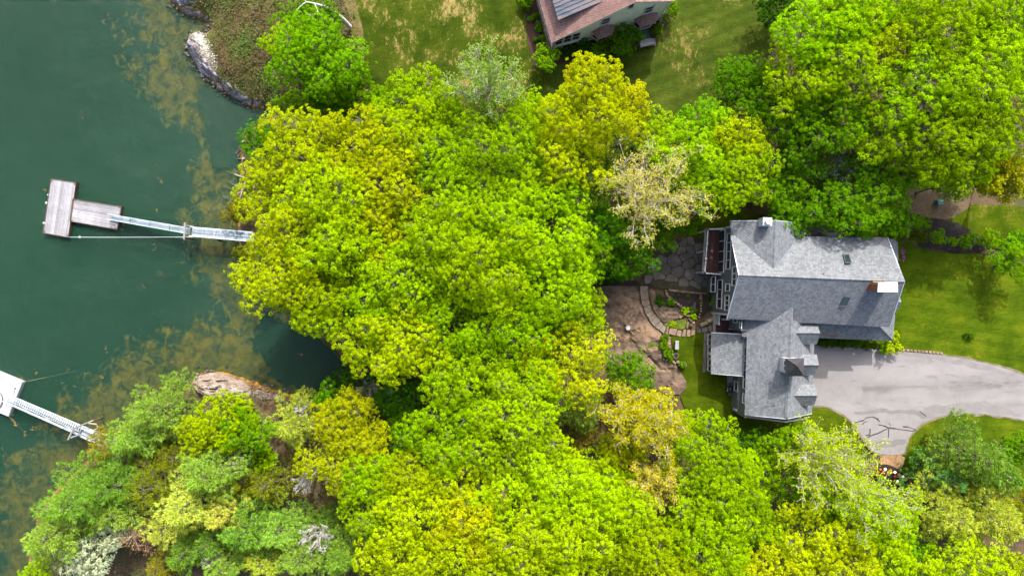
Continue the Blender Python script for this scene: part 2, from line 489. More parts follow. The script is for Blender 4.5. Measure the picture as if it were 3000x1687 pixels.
# water: turbid green sea with a fine ripple, the bed showing through where it is shallow
m = bpy.data.materials.new('sea_water'); m.use_nodes = True
nt = m.node_tree; nt.nodes.clear()
out = N(nt, "ShaderNodeOutputMaterial")
v = pos_(nt)
tp = N(nt, "ShaderNodeBsdfTransparent"); tp.inputs["Color"].default_value = (0.72, 0.86, 0.74, 1)
df = N(nt, "ShaderNodeBsdfDiffuse")
nt.links.new(ramp(nt, noise_(nt, 0.035, 3, 0.5, v), [(0.35, lin(30, 94, 66, .58)), (0.65, lin(44, 106, 77, .58))]), df.inputs["Color"])
gl = N(nt, "ShaderNodeBsdfGlossy"); gl.inputs["Roughness"].default_value = 0.06
wv = pos_(nt, (1.0, 1.6, 1.0), (0, 0, R(24)))
hh = math_(nt, 'ADD', noise_(nt, 1.9, 5, 0.62, wv, 0.3), math_(nt, 'MULTIPLY', noise_(nt, 0.25, 3, 0.5, wv), 1.5))
bp = N(nt, "ShaderNodeBump"); bp.inputs["Strength"].default_value = 1.0; bp.inputs["Distance"].default_value = 0.2
nt.links.new(hh, bp.inputs["Height"])
nt.links.new(bp.outputs[0], gl.inputs["Normal"])
nt.links.new(bp.outputs[0], df.inputs["Normal"])
fr = N(nt, "ShaderNodeFresnel"); fr.inputs["IOR"].default_value = 1.26; nt.links.new(bp.outputs[0], fr.inputs["Normal"])
m1 = N(nt, "ShaderNodeMixShader"); m1.inputs[0].default_value = 0.30
nt.links.new(tp.outputs[0], m1.inputs[1]); nt.links.new(df.outputs[0], m1.inputs[2])
m2 = N(nt, "ShaderNodeMixShader"); nt.links.new(fr.outputs[0], m2.inputs[0])
nt.links.new(m1.outputs[0], m2.inputs[1]); nt.links.new(gl.outputs[0], m2.inputs[2]); nt.links.new(m2.outputs[0], out.inputs[0])
M['water'] = m
tag(MB().poly([(-2600, -2600, WATER), (70, -2600, WATER), (70, 2600, WATER), (-2600, 2600, WATER)]).build("water", m), kind="structure")

# ------------------------------------------------------------------ sheets and rocks that lie on the terrain
def dense_poly(poly, step):
    out = []
    for i in range(len(poly)):
        a = np.array(poly[i], float); b = np.array(poly[(i + 1) % len(poly)], float)
        n = max(1, int(np.hypot(*(b - a)) / step))
        out += [a + (b - a) * t / n for t in range(n)]
    return np.array(out)
def smooth_poly(poly, it=2):
    p = [np.array(q, float) for q in poly]
    for _ in range(it):
        q = []
        for i in range(len(p)):
            a, b = p[i], p[(i + 1) % len(p)]
            q += [a * .75 + b * .25, a * .25 + b * .75]
        p = q
    return p
def sheet(name, poly, mat, dz=0.02, step=0.55, smooth=2, relief=None, wobble=0.0, kind="structure", parent=None, grow=0.0):
    """polygon in photo px laid over the terrain, finely meshed; relief(x, y, edge_distance) lifts it"""
    poly = smooth_poly(poly, smooth) if smooth else poly
    ring = ground_pts(dense_poly(poly, step * 25))[:, :2]
    if grow:
        t_ = np.roll(ring, -1, 0) - np.roll(ring, 1, 0); t_ /= np.maximum(np.hypot(t_[:, 0], t_[:, 1])[:, None], 1e-6)
        nr = np.column_stack([t_[:, 1], -t_[:, 0]])
        ar_ = 0.5 * np.sum(ring[:, 0] * np.roll(ring[:, 1], -1) - np.roll(ring[:, 0], -1) * ring[:, 1])
        ring = ring + nr * grow * (1 if ar_ > 0 else -1)
    if wobble:
        ring = ring + np.array([[noise.noise(Vector((x * .8, y * .8, 3))), noise.noise(Vector((x * .8, y * .8, 9)))] for x, y in ring]) * wobble
    lo, hi = ring.min(0), ring.max(0)
    X, Y = np.meshgrid(np.arange(lo[0], hi[0], step), np.arange(lo[1], hi[1], step))
    q = np.column_stack([X.ravel(), Y.ravel()]) + np.random.RandomState(3).uniform(-.12, .12, (X.size, 2)) * step
    q = q[inside(ring, q)]
    ed = seg_dist(np.vstack([ring, ring[:1]]), q) if len(q) else np.zeros(0)
    q = q[ed > step * .45]
    pts = [Vector(p) for p in ring] + [Vector(p) for p in q]
    r = delaunay_2d_cdt(pts, [], [list(range(len(ring)))], 1, 1e-5)
    xy = np.array([tuple(p) for p in r[0]])
    z = heights(xy) + dz
    if relief is not None:
        ed = seg_dist(np.vstack([ring, ring[:1]]), xy)
        z = z + np.array([relief(x, y, e) for (x, y), e in zip(xy, ed)])
    me = bpy.data.meshes.new(name)
    me.from_pydata([(x, y, zz) for (x, y), zz in zip(xy, z)], [], r[2])
    for p in me.polygons: p.use_smooth = relief is None
    me.update()
    if len(me.polygons) and me.polygons[0].normal.z < 0: me.flip_normals()
    o = link_mesh(name, me, mat, parent)
    if kind: tag(o, kind=kind)
    return o

def lawn_mat(name, greens, tan, tan_at, stripes=0.0, rot=0.0, width=1.4):
    m, nt, b = new_mat(name)
    v = pos_(nt)
    c = ramp(nt, noise_(nt, 0.32, 6, 0.6, v), [(0.3, greens[0]), (0.5, greens[1]), (0.7, greens[2])])
    tn = math_(nt, 'ADD', math_(nt, 'MULTIPLY', noise_(nt, 0.16, 4, 0.6, v), 0.52), math_(nt, 'MULTIPLY', noise_(nt, 2.0, 8, 0.8, pos_(nt, (1.2, .6, 1), (0, 0, .5)), 0.4), 0.56))
    c = mixc(nt, ramp(nt, tn, [(tan_at, (0, 0, 0)), (tan_at + 0.07, (0.9,) * 3)]), c, tan)
    if stripes:      # mowing stripes
        wv_ = N(nt, "ShaderNodeTexWave"); wv_.inputs["Scale"].default_value = 0.31 / width; wv_.inputs["Distortion"].default_value = 1.2; wv_.inputs["Detail"].default_value = 3
        nt.links.new(pos_(nt, (1, 1, 1), (0, 0, rot)), wv_.inputs["Vector"])
        c = mixc(nt, 1.0, c, ramp(nt, wv_.outputs[1], [(0.2, (1 - stripes,) * 3), (0.8, (1 + stripes,) * 3)]), 'MULTIPLY')
    st_ = noise_(nt, 2.6, 5, 0.7, pos_(nt, (.35, 1.6, 1), (0, 0, rot + .4)))
    c = mixc(nt, 1.0, c, ramp(nt, st_, [(0.3, (0.78,) * 3), (0.7, (1.22,) * 3)]), 'MULTIPLY')
    fine = noise_(nt, 9, 4, 0.75, v)
    c = mixc(nt, 1.0, c, ramp(nt, fine, [(0.25, (0.55,) * 3), (0.75, (1.4,) * 3)]), 'MULTIPLY')
    nt.links.new(c, b.inputs["Base Color"]); b.inputs["Roughness"].default_value = 0.9; b.inputs["Specular IOR Level"].default_value = 0.02
    bump_(nt, b, fine, 0.6, 0.06)
    return m
M['lawn_dry'] = lawn_mat('dry_lawn', [lin(50, 70, 14), lin(72, 90, 20), lin(98, 108, 34)], lin(176, 154, 96), 0.556)
M['lawn_mown'] = lawn_mat('mown_lawn', [lin(60, 78, 22), lin(76, 94, 28), lin(98, 108, 42)], lin(160, 140, 84), 0.60, .09, R(70))
M['lawn_back'] = lawn_mat('back_lawn', [lin(62, 82, 10), lin(82, 102, 14), lin(106, 120, 24)], lin(150, 130, 74), 0.62)  # slightly darker green, without mowing stripes
M['lawn'] = lawn_mat('lush_lawn', [lin(64, 88, 12), lin(84, 108, 16), lin(114, 128, 24)], lin(140, 138, 36), 0.625, .07, R(98))
M['mulch'] = mottled('dark_mulch', [(0.3, lin(38, 34, 34)), (0.7, lin(62, 54, 52))], 0.8, fine=12, rough=0.95, bump=0.6, fine_amt=0.5)
M['mulch_brown'] = mottled('brown_mulch', [(0.3, lin(62, 44, 36)), (0.7, lin(100, 70, 58))], 0.8, fine=12, rough=0.95, bump=0.6, fine_amt=0.5)
M['straw'] = mottled('dry_straw', [(0.3, lin(150, 116, 82)), (0.7, lin(196, 160, 118))], 1.2, fine=9, rough=0.95, bump=0.6, fine_amt=0.4, stretch=(1, .4, 1))
M['gravel'] = mottled('gravel_bed', [(0.3, lin(110, 106, 102)), (0.7, lin(150, 144, 136))], 1.5, fine=14, rough=0.95, bump=0.6, fine_amt=0.5)
M['dirt'] = mottled('bare_soil', [(0.3, lin(92, 80, 58)), (0.55, lin(128, 108, 82)), (0.75, lin(86, 86, 44))], 0.6, fine=8, rough=0.95, bump=0.5, fine_amt=0.35)
# asphalt: pale worn drive with darker wheel sweeps
m, nt, b = new_mat('worn_asphalt')
v = pos_(nt); vl = pos_(nt, (0.14, 1.0, 1.0), (0, 0, R(13)))
c = ramp(nt, noise_(nt, 0.45, 5, 0.55, vl), [(0.28, lin(125, 121, 121)), (0.42, lin(150, 147, 146)), (0.6, lin(161, 158, 157))])
c = mixc(nt, 1.0, c, ramp(nt, noise_(nt, 0.3, 5, 0.65, v), [(0.3, (0.88,) * 3), (0.55, (1.06,) * 3)]), 'MULTIPLY')
c = mixc(nt, 1.0, c, ramp(nt, noise_(nt, 0.9, 6, 0.7, pos_(nt, (.3, 1.3, 1), (0, 0, R(16))), 0.6), [(0.34, (0.76,) * 3), (0.44, (1.02,) * 3)]), 'MULTIPLY')
fine = noise_(nt, 22, 3, 0.7, v)
c = mixc(nt, 1.0, c, ramp(nt, fine, [(0.25, (0.84,) * 3), (0.75, (1.14,) * 3)]), 'MULTIPLY')
nt.links.new(c, b.inputs["Base Color"]); b.inputs["Roughness"].default_value = 0.9
bump_(nt, b, fine, 0.3, 0.01)
M['asphalt'] = m
M['tar'] = flat('crack_filler', lin(66, 68, 72), 0.6)
# ledge rock
m, nt, b = new_mat('bare_ledge')
v = pos_(nt); vs = pos_(nt, (0.5, 1.7, 1.0), (0, 0, R(32)))
c = ramp(nt, noise_(nt, 0.38, 7, 0.62, vs, 0.4), [(0.25, lin(54, 46, 38, .5)), (0.40, lin(110, 92, 76, .5)), (0.54, lin(146, 122, 100, .54)), (0.75, lin(180, 146, 116, .56))])
c = mixc(nt, ramp(nt, noise_(nt, 0.2, 5, 0.7, v), [(0.62, (0, 0, 0)), (0.72, (0.6,) * 3)]), c, lin(84, 84, 50))
fine = noise_(nt, 5, 6, 0.72, vs)
c = mixc(nt, 1.0, c, ramp(nt, fine, [(0.25, (0.62,) * 3), (0.7, (1.2,) * 3)]), 'MULTIPLY')
nt.links.new(c, b.inputs["Base Color"]); b.inputs["Roughness"].default_value = 0.9
bump_(nt, b, fine, 0.6, 0.1)
M['ledge'] = m
def shore_rock_mat(name, cols, lichen, rot):
    m, nt, b = new_mat(name)
    v = pos_(nt); vs = pos_(nt, (0.5, 2.2, 1.0), (0, 0, R(rot)))
    geo = N(nt, "ShaderNodeNewGeometry"); sep = N(nt, "ShaderNodeSeparateXYZ"); nt.links.new(geo.outputs["Position"], sep.inputs[0])
    c = ramp(nt, noise_(nt, 0.8, 7, 0.68, vs, 0.4), [(0.3, cols[0]), (0.5, cols[1]), (0.68, cols[2])])
    c = mixc(nt, ramp(nt, noise_(nt, 0.55, 5, 0.7, v), [(0.5, (0, 0, 0)), (0.58, (0.8,) * 3)]), c, lichen)
    band = N(nt, "ShaderNodeMapRange"); nt.links.new(sep.outputs[2], band.inputs[0]); band.inputs[1].default_value = WATER - .05; band.inputs[2].default_value = WATER + 0.4
    c = mixc(nt, band.outputs[0], mixc(nt, 1.0, c, lin(110, 100, 80), 'MULTIPLY'), c)   # the wave-wet weed band
    fine = noise_(nt, 3.2, 7, 0.78, vs)
    c = mixc(nt, 1.0, c, ramp(nt, fine, [(0.3, (0.32,) * 3), (0.5, (.9,) * 3), (0.72, (1.2,) * 3)]), 'MULTIPLY')
    nt.links.new(c, b.inputs["Base Color"]); b.inputs["Roughness"].default_value = 0.85
    bump_(nt, b, fine, 0.8, 0.12)
    return m
M['rock_pale'] = shore_rock_mat('pale_shore_rock', [lin(96, 88, 82), lin(160, 152, 146), lin(204, 196, 192)], lin(222, 220, 224), -50)
M['rock_tan'] = shore_rock_mat('tan_shore_rock', [lin(112, 98, 86), lin(164, 146, 128), lin(192, 174, 156)], lin(206, 194, 184), 10)
M['bank'] = mottled('scrubby_bank', [(0.25, lin(74, 78, 28)), (0.40, lin(122, 106, 62)), (0.48, lin(96, 106, 30)), (0.56, lin(132, 108, 76)), (0.64, lin(84, 92, 28)), (0.75, lin(110, 96, 62))], 0.5, fine=5, rough=0.95, bump=0.6, fine_amt=0.45, detail=7)

# N lawn round the cream house
sheet("lawn", [(1055, -60), (1080, -420), (2290, -420), (2290, -60), (2270, 120), (2230, 180), (2090, 380), (2000, 480), (1850, 470), (1700, 460), (1560, 420), (1450, 400), (1300, 360), (1130, 320), (1085, 235), (1050, 180), (1010, 110)], M['lawn_dry'], 0.02, 0.6, wobble=1.2)
sheet("lawn", [(1590, 160), (1700, 120), (1850, 80), (1960, 40), (1990, -60), (2040, -420), (2290, -420), (2290, -60), (2270, 120), (2230, 180), (2090, 380), (2000, 480), (1850, 470), (1700, 460), (1600, 400)], M['lawn_mown'], 0.035, 0.6)
# E lawn by the grey house
sheet("lawn", [(2600, 700), (2700, 730), (2780, 742), (2900, 745), (3080, 800), (3500, 900), (3500, 1420), (2985, 1125), (2870, 1075), (2640, 1035), (2400, 1030), (2380, 760)], M['lawn'], 0.02, 0.6, 1)
# lawn W and S of the garage
sheet("lawn", [(1965, 972), (2110, 965), (2200, 1010), (2400, 1150), (2420, 1195), (2475, 1215), (2520, 1290), (2560, 1345), (2480, 1350), (2300, 1340), (2230, 1320), (2130, 1270), (2060, 1250), (1985, 1170), (2017, 1130), (1987, 1075), (1975, 1045)], M['lawn_back'], 0.02, 0.5, 1)
# lawn SE of the drive
sheet("lawn", [(2640, 1400), (2648, 1330), (2660, 1275), (2695, 1235), (2740, 1215), (2840, 1200), (3080, 1225), (3500, 1420), (3500, 1600), (2800, 1500), (2690, 1420)], M['lawn'], 0.02, 0.6, 1)
# grass strip and soil NE
sheet("lawn", [(2590, 660), (2700, 600), (3090, 600), (3090, 740), (2950, 740), (2800, 690), (2690, 700)], M['lawn_back'], 0.02, 0.6)
sheet("soil_patch", [(2650, 530), (2760, 520), (2850, 560), (2840, 610), (2760, 650), (2720, 640), (2660, 620), (2640, 580)], M['dirt'], 0.05, 0.5, wobble=0.5)
sheet("soil_patch", [(2020, 640), (2110, 600), (2320, 650), (2500, 660), (2640, 680), (2640, 740), (2060, 760), (2010, 700)], M['lawn_back'], 0.03, 0.5)

# mulch beds
sheet("mulch_bed", [ZN(450, 600), ZN(560, 590), ZN(900, 640), ZN(1080, 720), ZN(1260, 840), ZN(1430, 950), ZN(1300, 990), ZN(1000, 1010), ZN(740, 980), ZN(520, 910), ZN(440, 700)], M['mulch'], 0.07, 0.4, wobble=0.3)
sheet("mulch_bed", [Z5(60, 340), Z5(300, 400), Z5(505, 410), Z5(503, 462), Z5(250, 452), Z5(60, 480)], M['mulch'], 0.08, 0.4)
sheet("mulch_bed", [Z5(705, 505), Z5(1120, 522), Z5(1112, 655), Z5(985, 745), Z5(900, 655)], M['mulch'], 0.09, 0.3, 0)
sheet("mulch_bed", [Z5(635, 560), Z5(690, 525), Z5(850, 635), Z5(770, 640), Z5(650, 605)], M['mulch'], 0.10, 0.3, 1)
sheet("mulch_bed", [(1545, -30), (1575, -30), (1600, 90), (1620, 150), (1790, 95), (1930, 60), (1975, 30), (1960, 75), (1900, 125), (1800, 165), (1640, 185), (1570, 215), (1550, 150), (1540, 60)], M['mulch_brown'], 0.06, 0.4, 1)
sheet("mulch_bed", [Z8(640, 1180), Z8(760, 1190), Z8(900, 1290), Z8(930, 1340), Z8(840, 1380), Z8(680, 1370), Z8(600, 1280)], M['mulch'], 0.09, 0.4)
sheet("mulch_bed", [(2030, 1195), (2080, 1225), (2130, 1268), (2230, 1315), (2210, 1345), (2100, 1310), (2020, 1250)], M['mulch'], 0.06, 0.4)
sheet("straw_patch", [Z8(660, 1095), Z8(870, 1100), Z8(860, 1200), Z8(800, 1225), Z8(640, 1180)], M['straw'], 0.07, 0.4, 1, wobble=0.3)
sheet("porch_bed", [Z8(110, 120), Z8(640, 150), Z8(690, 220), Z8(560, 205), Z8(300, 185), Z8(100, 180)], M['mulch'], 0.06, 0.4, 1)
sheet("gravel_strip", [(2062, 975), (2076, 975), (2072, 1085), (2058, 1092)], M['gravel'], 0.05, 0.4, 0)
sheet("gravel_strip", [(2345, 650), (2470, 665), (2470, 700), (2345, 700)], M['gravel'], 0.05, 0.4, 0)

# drive
drive = [Z8(40, 690), Z8(185, 688), Z8(290, 732), Z8(380, 780), Z8(440, 850), Z8(500, 940), Z8(560, 1030), Z8(600, 1078), Z8(690, 1100), Z8(862, 1102), Z8(878, 1030), Z8(915, 940), Z8(990, 860), Z8(1100, 797), Z8(1250, 762), Z8(1430, 750), Z8(1600, 767), Z8(1900, 812), Z8(2200, 900), Z8(3200, 1300),
         Z8(3200, 960), Z8(2200, 560), Z8(1900, 440), Z8(1700, 366), Z8(1500, 316), Z8(1300, 278), Z8(1150, 256), Z8(1000, 242), Z8(820, 228), Z8(680, 225), Z8(600, 204), Z8(400, 190), Z8(200, 182), Z8(40, 170)]
M['verge'] = mottled('gritty_verge', [(0.3, lin(112, 104, 78)), (0.7, lin(158, 146, 116))], 1.2, fine=9, rough=.95, bump=.5, fine_amt=.35)
sheet("drive_verge", drive, M['verge'], 0.045, 0.5, 1, grow=0.22, wobble=0.25)
road = sheet("driveway", drive, M['asphalt'], 0.07, 0.5, 1, wobble=0.06)
def stain_mat(name, k):
    m, nt, b = new_mat(name)
    v = pos_(nt)
    c = ramp(nt, noise_(nt, 1.1, 6, 0.7, v), [(0.3, lin(144, 141, 140, .5 * k)), (0.7, lin(162, 159, 158, .5 * k))])
    fine = noise_(nt, 22, 3, 0.7, v)
    c = mixc(nt, 1.0, c, ramp(nt, fine, [(0.25, (0.84,) * 3), (0.75, (1.14,) * 3)]), 'MULTIPLY')
    nt.links.new(c, b.inputs["Base Color"]); b.inputs["Roughness"].default_value = 0.9
    return m
M['patch_pale'] = stain_mat('asphalt_patch_pale', 1.04); M['patch_dark'] = stain_mat('asphalt_worn_dark', .78); M['patch_mid'] = stain_mat('asphalt_worn_mid', .9)
sheet("asphalt_patch", [Z8(450, 850), Z8(480, 790), Z8(600, 755), Z8(800, 742), Z8(960, 762), Z8(1040, 800), Z8(960, 880), Z8(890, 980), Z8(858, 1085), Z8(690, 1085), Z8(600, 1055), Z8(520, 950)], M['patch_pale'], 0.076, 0.5, 1, wobble=.25, parent=road)
sheet("worn_band", [Z8(420, 735), Z8(600, 722), Z8(820, 715), Z8(960, 730), Z8(1060, 775), Z8(1040, 800), Z8(960, 765), Z8(800, 745), Z8(600, 757), Z8(450, 772)], M['patch_dark'], 0.079, 0.4, 1, wobble=.35, parent=road)
sheet("worn_band", [Z8(590, 1000), Z8(700, 985), Z8(880, 960), Z8(880, 1010), Z8(760, 1040), Z8(620, 1045)], M['patch_dark'], 0.079, 0.4, 1, wobble=.5, parent=road)
sheet("worn_band", [Z8(140, 195), Z8(400, 205), Z8(640, 225), Z8(900, 238), Z8(1150, 262), Z8(1500, 325), Z8(1860, 440), Z8(1860, 480), Z8(1500, 372), Z8(1150, 300), Z8(860, 268), Z8(600, 250), Z8(300, 232), Z8(140, 222)], M['patch_mid'], 0.074, 0.5, 1, wobble=.5, parent=road)
sheet("worn_band", [Z8(1200, 420), Z8(1450, 440), Z8(1860, 520), Z8(1860, 550), Z8(1440, 470), Z8(1200, 440)], M['patch_mid'], 0.074, 0.5, 1, wobble=.4, parent=road)
sheet("worn_band", [Z8(1000, 690), Z8(1400, 660), Z8(1860, 720), Z8(1860, 790), Z8(1450, 738), Z8(1100, 765)], M['patch_mid'], 0.074, 0.5, 1, wobble=.5, parent=road)
sheet("asphalt_patch", [Z8(180, 520), Z8(300, 505), Z8(480, 512), Z8(508, 560), Z8(490, 640), Z8(380, 665), Z8(200, 640)], M['patch_pale'], 0.074, 0.5, 1, wobble=.2, parent=road)
cr = MB()
for line in ([(450, 833), (500, 822), (520, 815), (545, 792), (600, 785), (650, 805)], [(510, 848), (530, 825), (555, 822)], [(620, 790), (655, 825)], [(555, 960), (600, 940), (650, 925), (690, 900), (740, 877), (790, 885), (880, 897), (955, 905)],
             [(650, 853), (700, 865), (740, 877)], [(735, 890), (733, 957)], [(575, 885), (575, 935), (548, 940)], [(575, 935), (580, 950)], [(860, 870), (900, 872), (945, 888), (970, 900)], [(738, 838), (748, 855)], [(1000, 740), (1050, 775)]):
    q = [Vector(ground_pts([Z8(x + random.uniform(-3, 3), y + random.uniform(-3, 3))], 0.086)[0]) for x, y in line]
    for k, (a0, b0) in enumerate(zip(q[:-1], q[1:])):
        d = (b0 - a0).normalized(); nrm = Vector((-d.y, d.x, 0)) * random.uniform(.04, .09)
        a1, b1 = a0 - d * .05 + Vector((0, 0, k * .0006)), b0 + d * .05 + Vector((0, 0, k * .0006))
        cr.poly([a1 - nrm, b1 - nrm * .8, b1 + nrm * .8, a1 + nrm])
tag(cr.build("filled_cracks", M['tar'], road), kind="stuff")

# ledge rock
def ledge_relief(x, y, e):
    f = min(1.0, e / 0.7)
    st = noise.fractal(Vector((x * .55 + y * .2, y * .55, 0)), 0.8, 2.1, 6) * 0.30
    cr_ = abs(noise.noise(Vector((x * .33 + y * .12, y * .33 - x * .2, 7))))
    return f * (0.12 + st + (math.floor((x * .45 + y * .8 + st * 3) * 1.0) % 3) * .05 - (0.2 if cr_ < 0.03 else 0.0))
sheet("rock_ledge", [Z5(-60, 470), Z5(120, 460), Z5(300, 440), Z5(505, 462), Z5(515, 590), Z5(560, 700), Z5(640, 812), Z5(700, 870), Z5(702, 990), Z5(780, 1090), Z5(830, 1150), Z5(925, 1305), Z5(815, 1400), Z5(600, 1330), Z5(400, 1180), Z5(150, 1060), Z5(-60, 860)], M['ledge'], 0.03, 0.3, 1, relief=ledge_relief)
sheet("rock_ledge", [Z5(575, 470), Z5(640, 500), Z5(640, 620), Z5(840, 640), Z5(900, 690), Z5(860, 720), Z5(720, 770), Z5(680, 745), Z5(610, 640)], M['ledge'], 0.05, 0.25, 1, relief=ledge_relief)
M['moss'] = mottled('green_moss', [(0.3, lin(70, 92, 20)), (0.7, lin(122, 142, 36))], 1.5, fine=8, rough=0.95, bump=0.6, fine_amt=0.35)
sheet("moss_patch", [Z5(710, 775), Z5(770, 745), Z5(800, 750), Z5(770, 790), Z5(720, 800)], M['moss'], 0.2, 0.2, 2)
sheet("moss_patch", [Z5(800, 770), Z5(850, 740), Z5(905, 745), Z5(890, 815), Z5(840, 830), Z5(785, 800)], M['moss'], 0.12, 0.2, 2)
sheet("moss_patch", [Z5(490, 945), Z5(580, 930), Z5(690, 960), Z5(690, 1000), Z5(580, 1000)], M['moss'], 0.2, 0.25, 2)
sheet("bank", [(500, -40), (640, -30), (1020, -60), (1075, 120), (1060, 220), (950, 330), (830, 330), (780, 305), (785, 312), (705, 275), (645, 245), (590, 190), (575, 130), (600, 105), (625, 80)], M['bank'], 0.05, 0.4, 1, relief=lambda x, y, e: min(1, e / .8) * noise.fractal(Vector((x * .7, y * .7, 2)), 1.0, 2.0, 4) * 0.12)

def blocky(u, w):
    dd, pp = noise.voronoi(Vector((u * .55, w * 1.25, 0.5)))
    h_ = noise.noise(pp[0] * 3.1) * .6
    d2, p2_ = noise.voronoi(Vector((u * 1.3, w * 2.6, 4.5)))
    return h_ + noise.noise(p2_[0] * 5.3) * .25 - (.35 if dd[1] - dd[0] < .1 else 0.0)
def shore_rock(name, poly, mat, height, rot, label, cat="rock", step=0.17, strata=2.4, amp=0.3, base=WATER - 0.3, group=None):
    """a slab of rock risen from the outline it has in the photograph, with slanting beds"""
    ca, sa = math.cos(R(rot)), math.sin(R(rot))
    poly = smooth_poly(poly, 1)
    ring = np.array([P(x, y, WATER + .1)[:2] for x, y in dense_poly(poly, step * 25)])
    ring = ring + np.array([[noise.noise(Vector((x * 1.5, y * 1.5, 3))), noise.noise(Vector((x * 1.5, y * 1.5, 9)))] for x, y in ring]) * 0.3 + np.array([[noise.noise(Vector((x * 4, y * 4, 3))), noise.noise(Vector((x * 4, y * 4, 9)))] for x, y in ring]) * 0.16
    lo, hi = ring.min(0), ring.max(0)
    X, Y = np.meshgrid(np.arange(lo[0], hi[0], step), np.arange(lo[1], hi[1], step))
    q = np.column_stack([X.ravel(), Y.ravel()]); q = q[inside(ring, q)]
    closed = np.vstack([ring, ring[:1]])
    if len(q): q = q[seg_dist(closed, q) > step * .4]
    r = delaunay_2d_cdt([Vector(p) for p in ring] + [Vector(p) for p in q], [], [list(range(len(ring)))], 1, 1e-5)
    xy = np.array([tuple(p) for p in r[0]]); ed = seg_dist(closed, xy)
    hfun = True
    hh_ = dict(zip([(a, b) for a, b in xy], heights(xy)))
    H_near = lambda x, y: hh_[(x, y)]
    zs = []
    for (x, y), e in zip(xy, ed):
        u, w = x * ca + y * sa, -x * sa + y * ca
        f = min(1.0, e / 1.0) ** 0.62
        bed = noise.noise(Vector((u * .25, w * strata * .4, 1)))
        bed = math.floor(bed * 5) / 5 + 0.25 * (bed * 5 - math.floor(bed * 5))
        gz0 = max(base, H_near(x, y) - .15) if hfun else base
        zs.append(gz0 + f * (0.3 + height * .7 * (0.75 + 0.25 * noise.noise(Vector((u * .3, w * .3, 8)))) + amp * bed + 0.16 * noise.fractal(Vector((u, w * 2.2, 4)), 1.0, 2.0, 3) + blocky(u, w)))
    c = Vector((*xy.mean(0), base))
    me = bpy.data.meshes.new(name)
    me.from_pydata([(x - c.x, y - c.y, z - c.z) for (x, y), z in zip(xy, zs)], [], r[2]); me.update()
    if len(me.polygons) and me.polygons[0].normal.z < 0: me.flip_normals()
    o = link_mesh(name, me, mat); o.location = c
    return tag(o, label, cat, group)
K4 = zoomer(450, 0, 4.2625)
shore_rock("shore_rock", [K4(200, -40), K4(210, 20), K4(330, 80), K4(450, 115), K4(560, 110), K4(650, 60), K4(660, 10), K4(640, -40)], M['rock_pale'], 1.3, -15, "pale grey rock at the shore cut by the top edge of the photo", group="rocks along the northern shore")
shore_rock("shore_rock", [K4(330, 90), K4(460, 125), K4(560, 130), K4(690, 210), K4(670, 245), K4(520, 215), K4(400, 190), K4(330, 150)], M['rock_tan'], 0.5, -15, "low brown slab of rock just below the topmost pale shore rock", group="rocks along the northern shore")
shore_rock("shore_rock", [K4(430, 420), K4(520, 400), K4(640, 430), K4(690, 540), K4(740, 740), K4(800, 840), K4(870, 960), K4(870, 1040), K4(760, 1010), K4(640, 960), K4(540, 870), K4(470, 740), K4(410, 620), K4(410, 570), K4(450, 530)], M['rock_pale'], 1.1, -55, "long whitish outcrop of rock along the northern shore with pale dead grass", amp=0.45, group="rocks along the northern shore")
shore_rock("shore_rock", [K4(640, 975), K4(760, 1030), K4(880, 1060), K4(910, 1110), K4(850, 1160), K4(740, 1115)], M['rock_tan'], 0.6, -25, "dark brown ridged rock at the water beside the whitish outcrop", group="rocks along the northern shore")
shore_rock("shore_rock", [K4(870, 1030), K4(940, 970), K4(1030, 1010), K4(1120, 1130), K4(1240, 1230), K4(1250, 1350), K4(1150, 1320), K4(1010, 1250), K4(900, 1130)], M['rock_pale'], 1.0, -40, "grey cracked rock where the shore turns in above the green trees", group="rocks along the northern shore")
shore_rock("shore_rock", [K4(1060, 1270), K4(1180, 1290), K4(1250, 1330), K4(1240, 1360), K4(1120, 1320)], M['rock_tan'], 0.25, -20, "thin flat slab lying in the shallow water at the shore corner", group="rocks along the northern shore")
shore_rock("shore_rock", [K4(1250, 1230), K4(1330, 1220), K4(1390, 1260), K4(1380, 1310), K4(1300, 1330), K4(1260, 1310)], M['rock_pale'], 0.8, -40, "small pale block of rock at the end of the northern shore rocks", group="rocks along the northern shore")
shore_rock("shore_rock", [K4(1390, 1240), K4(1450, 1250), K4(1520, 1320), K4(1480, 1350), K4(1400, 1300)], M['rock_tan'], 0.5, -40, "small dark rock at the foot of the bank above the weedy shallows", group="rocks along the northern shore")
KS = zoomer(560, 1040, 4.2933)
shore_rock("shore_rock", [KS(20, 285), KS(120, 275), KS(200, 225), KS(300, 215), KS(400, 235), KS(460, 240), KS(560, 290), KS(680, 330), KS(760, 380), KS(800, 470), KS(740, 510), KS(420, 545), KS(250, 500), KS(120, 440), KS(40, 350)], M['rock_tan'], 1.3, 10, "big tan boulder at the southern shore of the cove", amp=0.4)
shore_rock("shore_rock", [KS(805, 470), KS(850, 430), KS(960, 460), KS(1060, 490), KS(1200, 525), KS(1190, 545), KS(1000, 545), KS(860, 520)], M['rock_tan'], 0.6, -12, "long low brown rock trailing off from the big tan boulder")

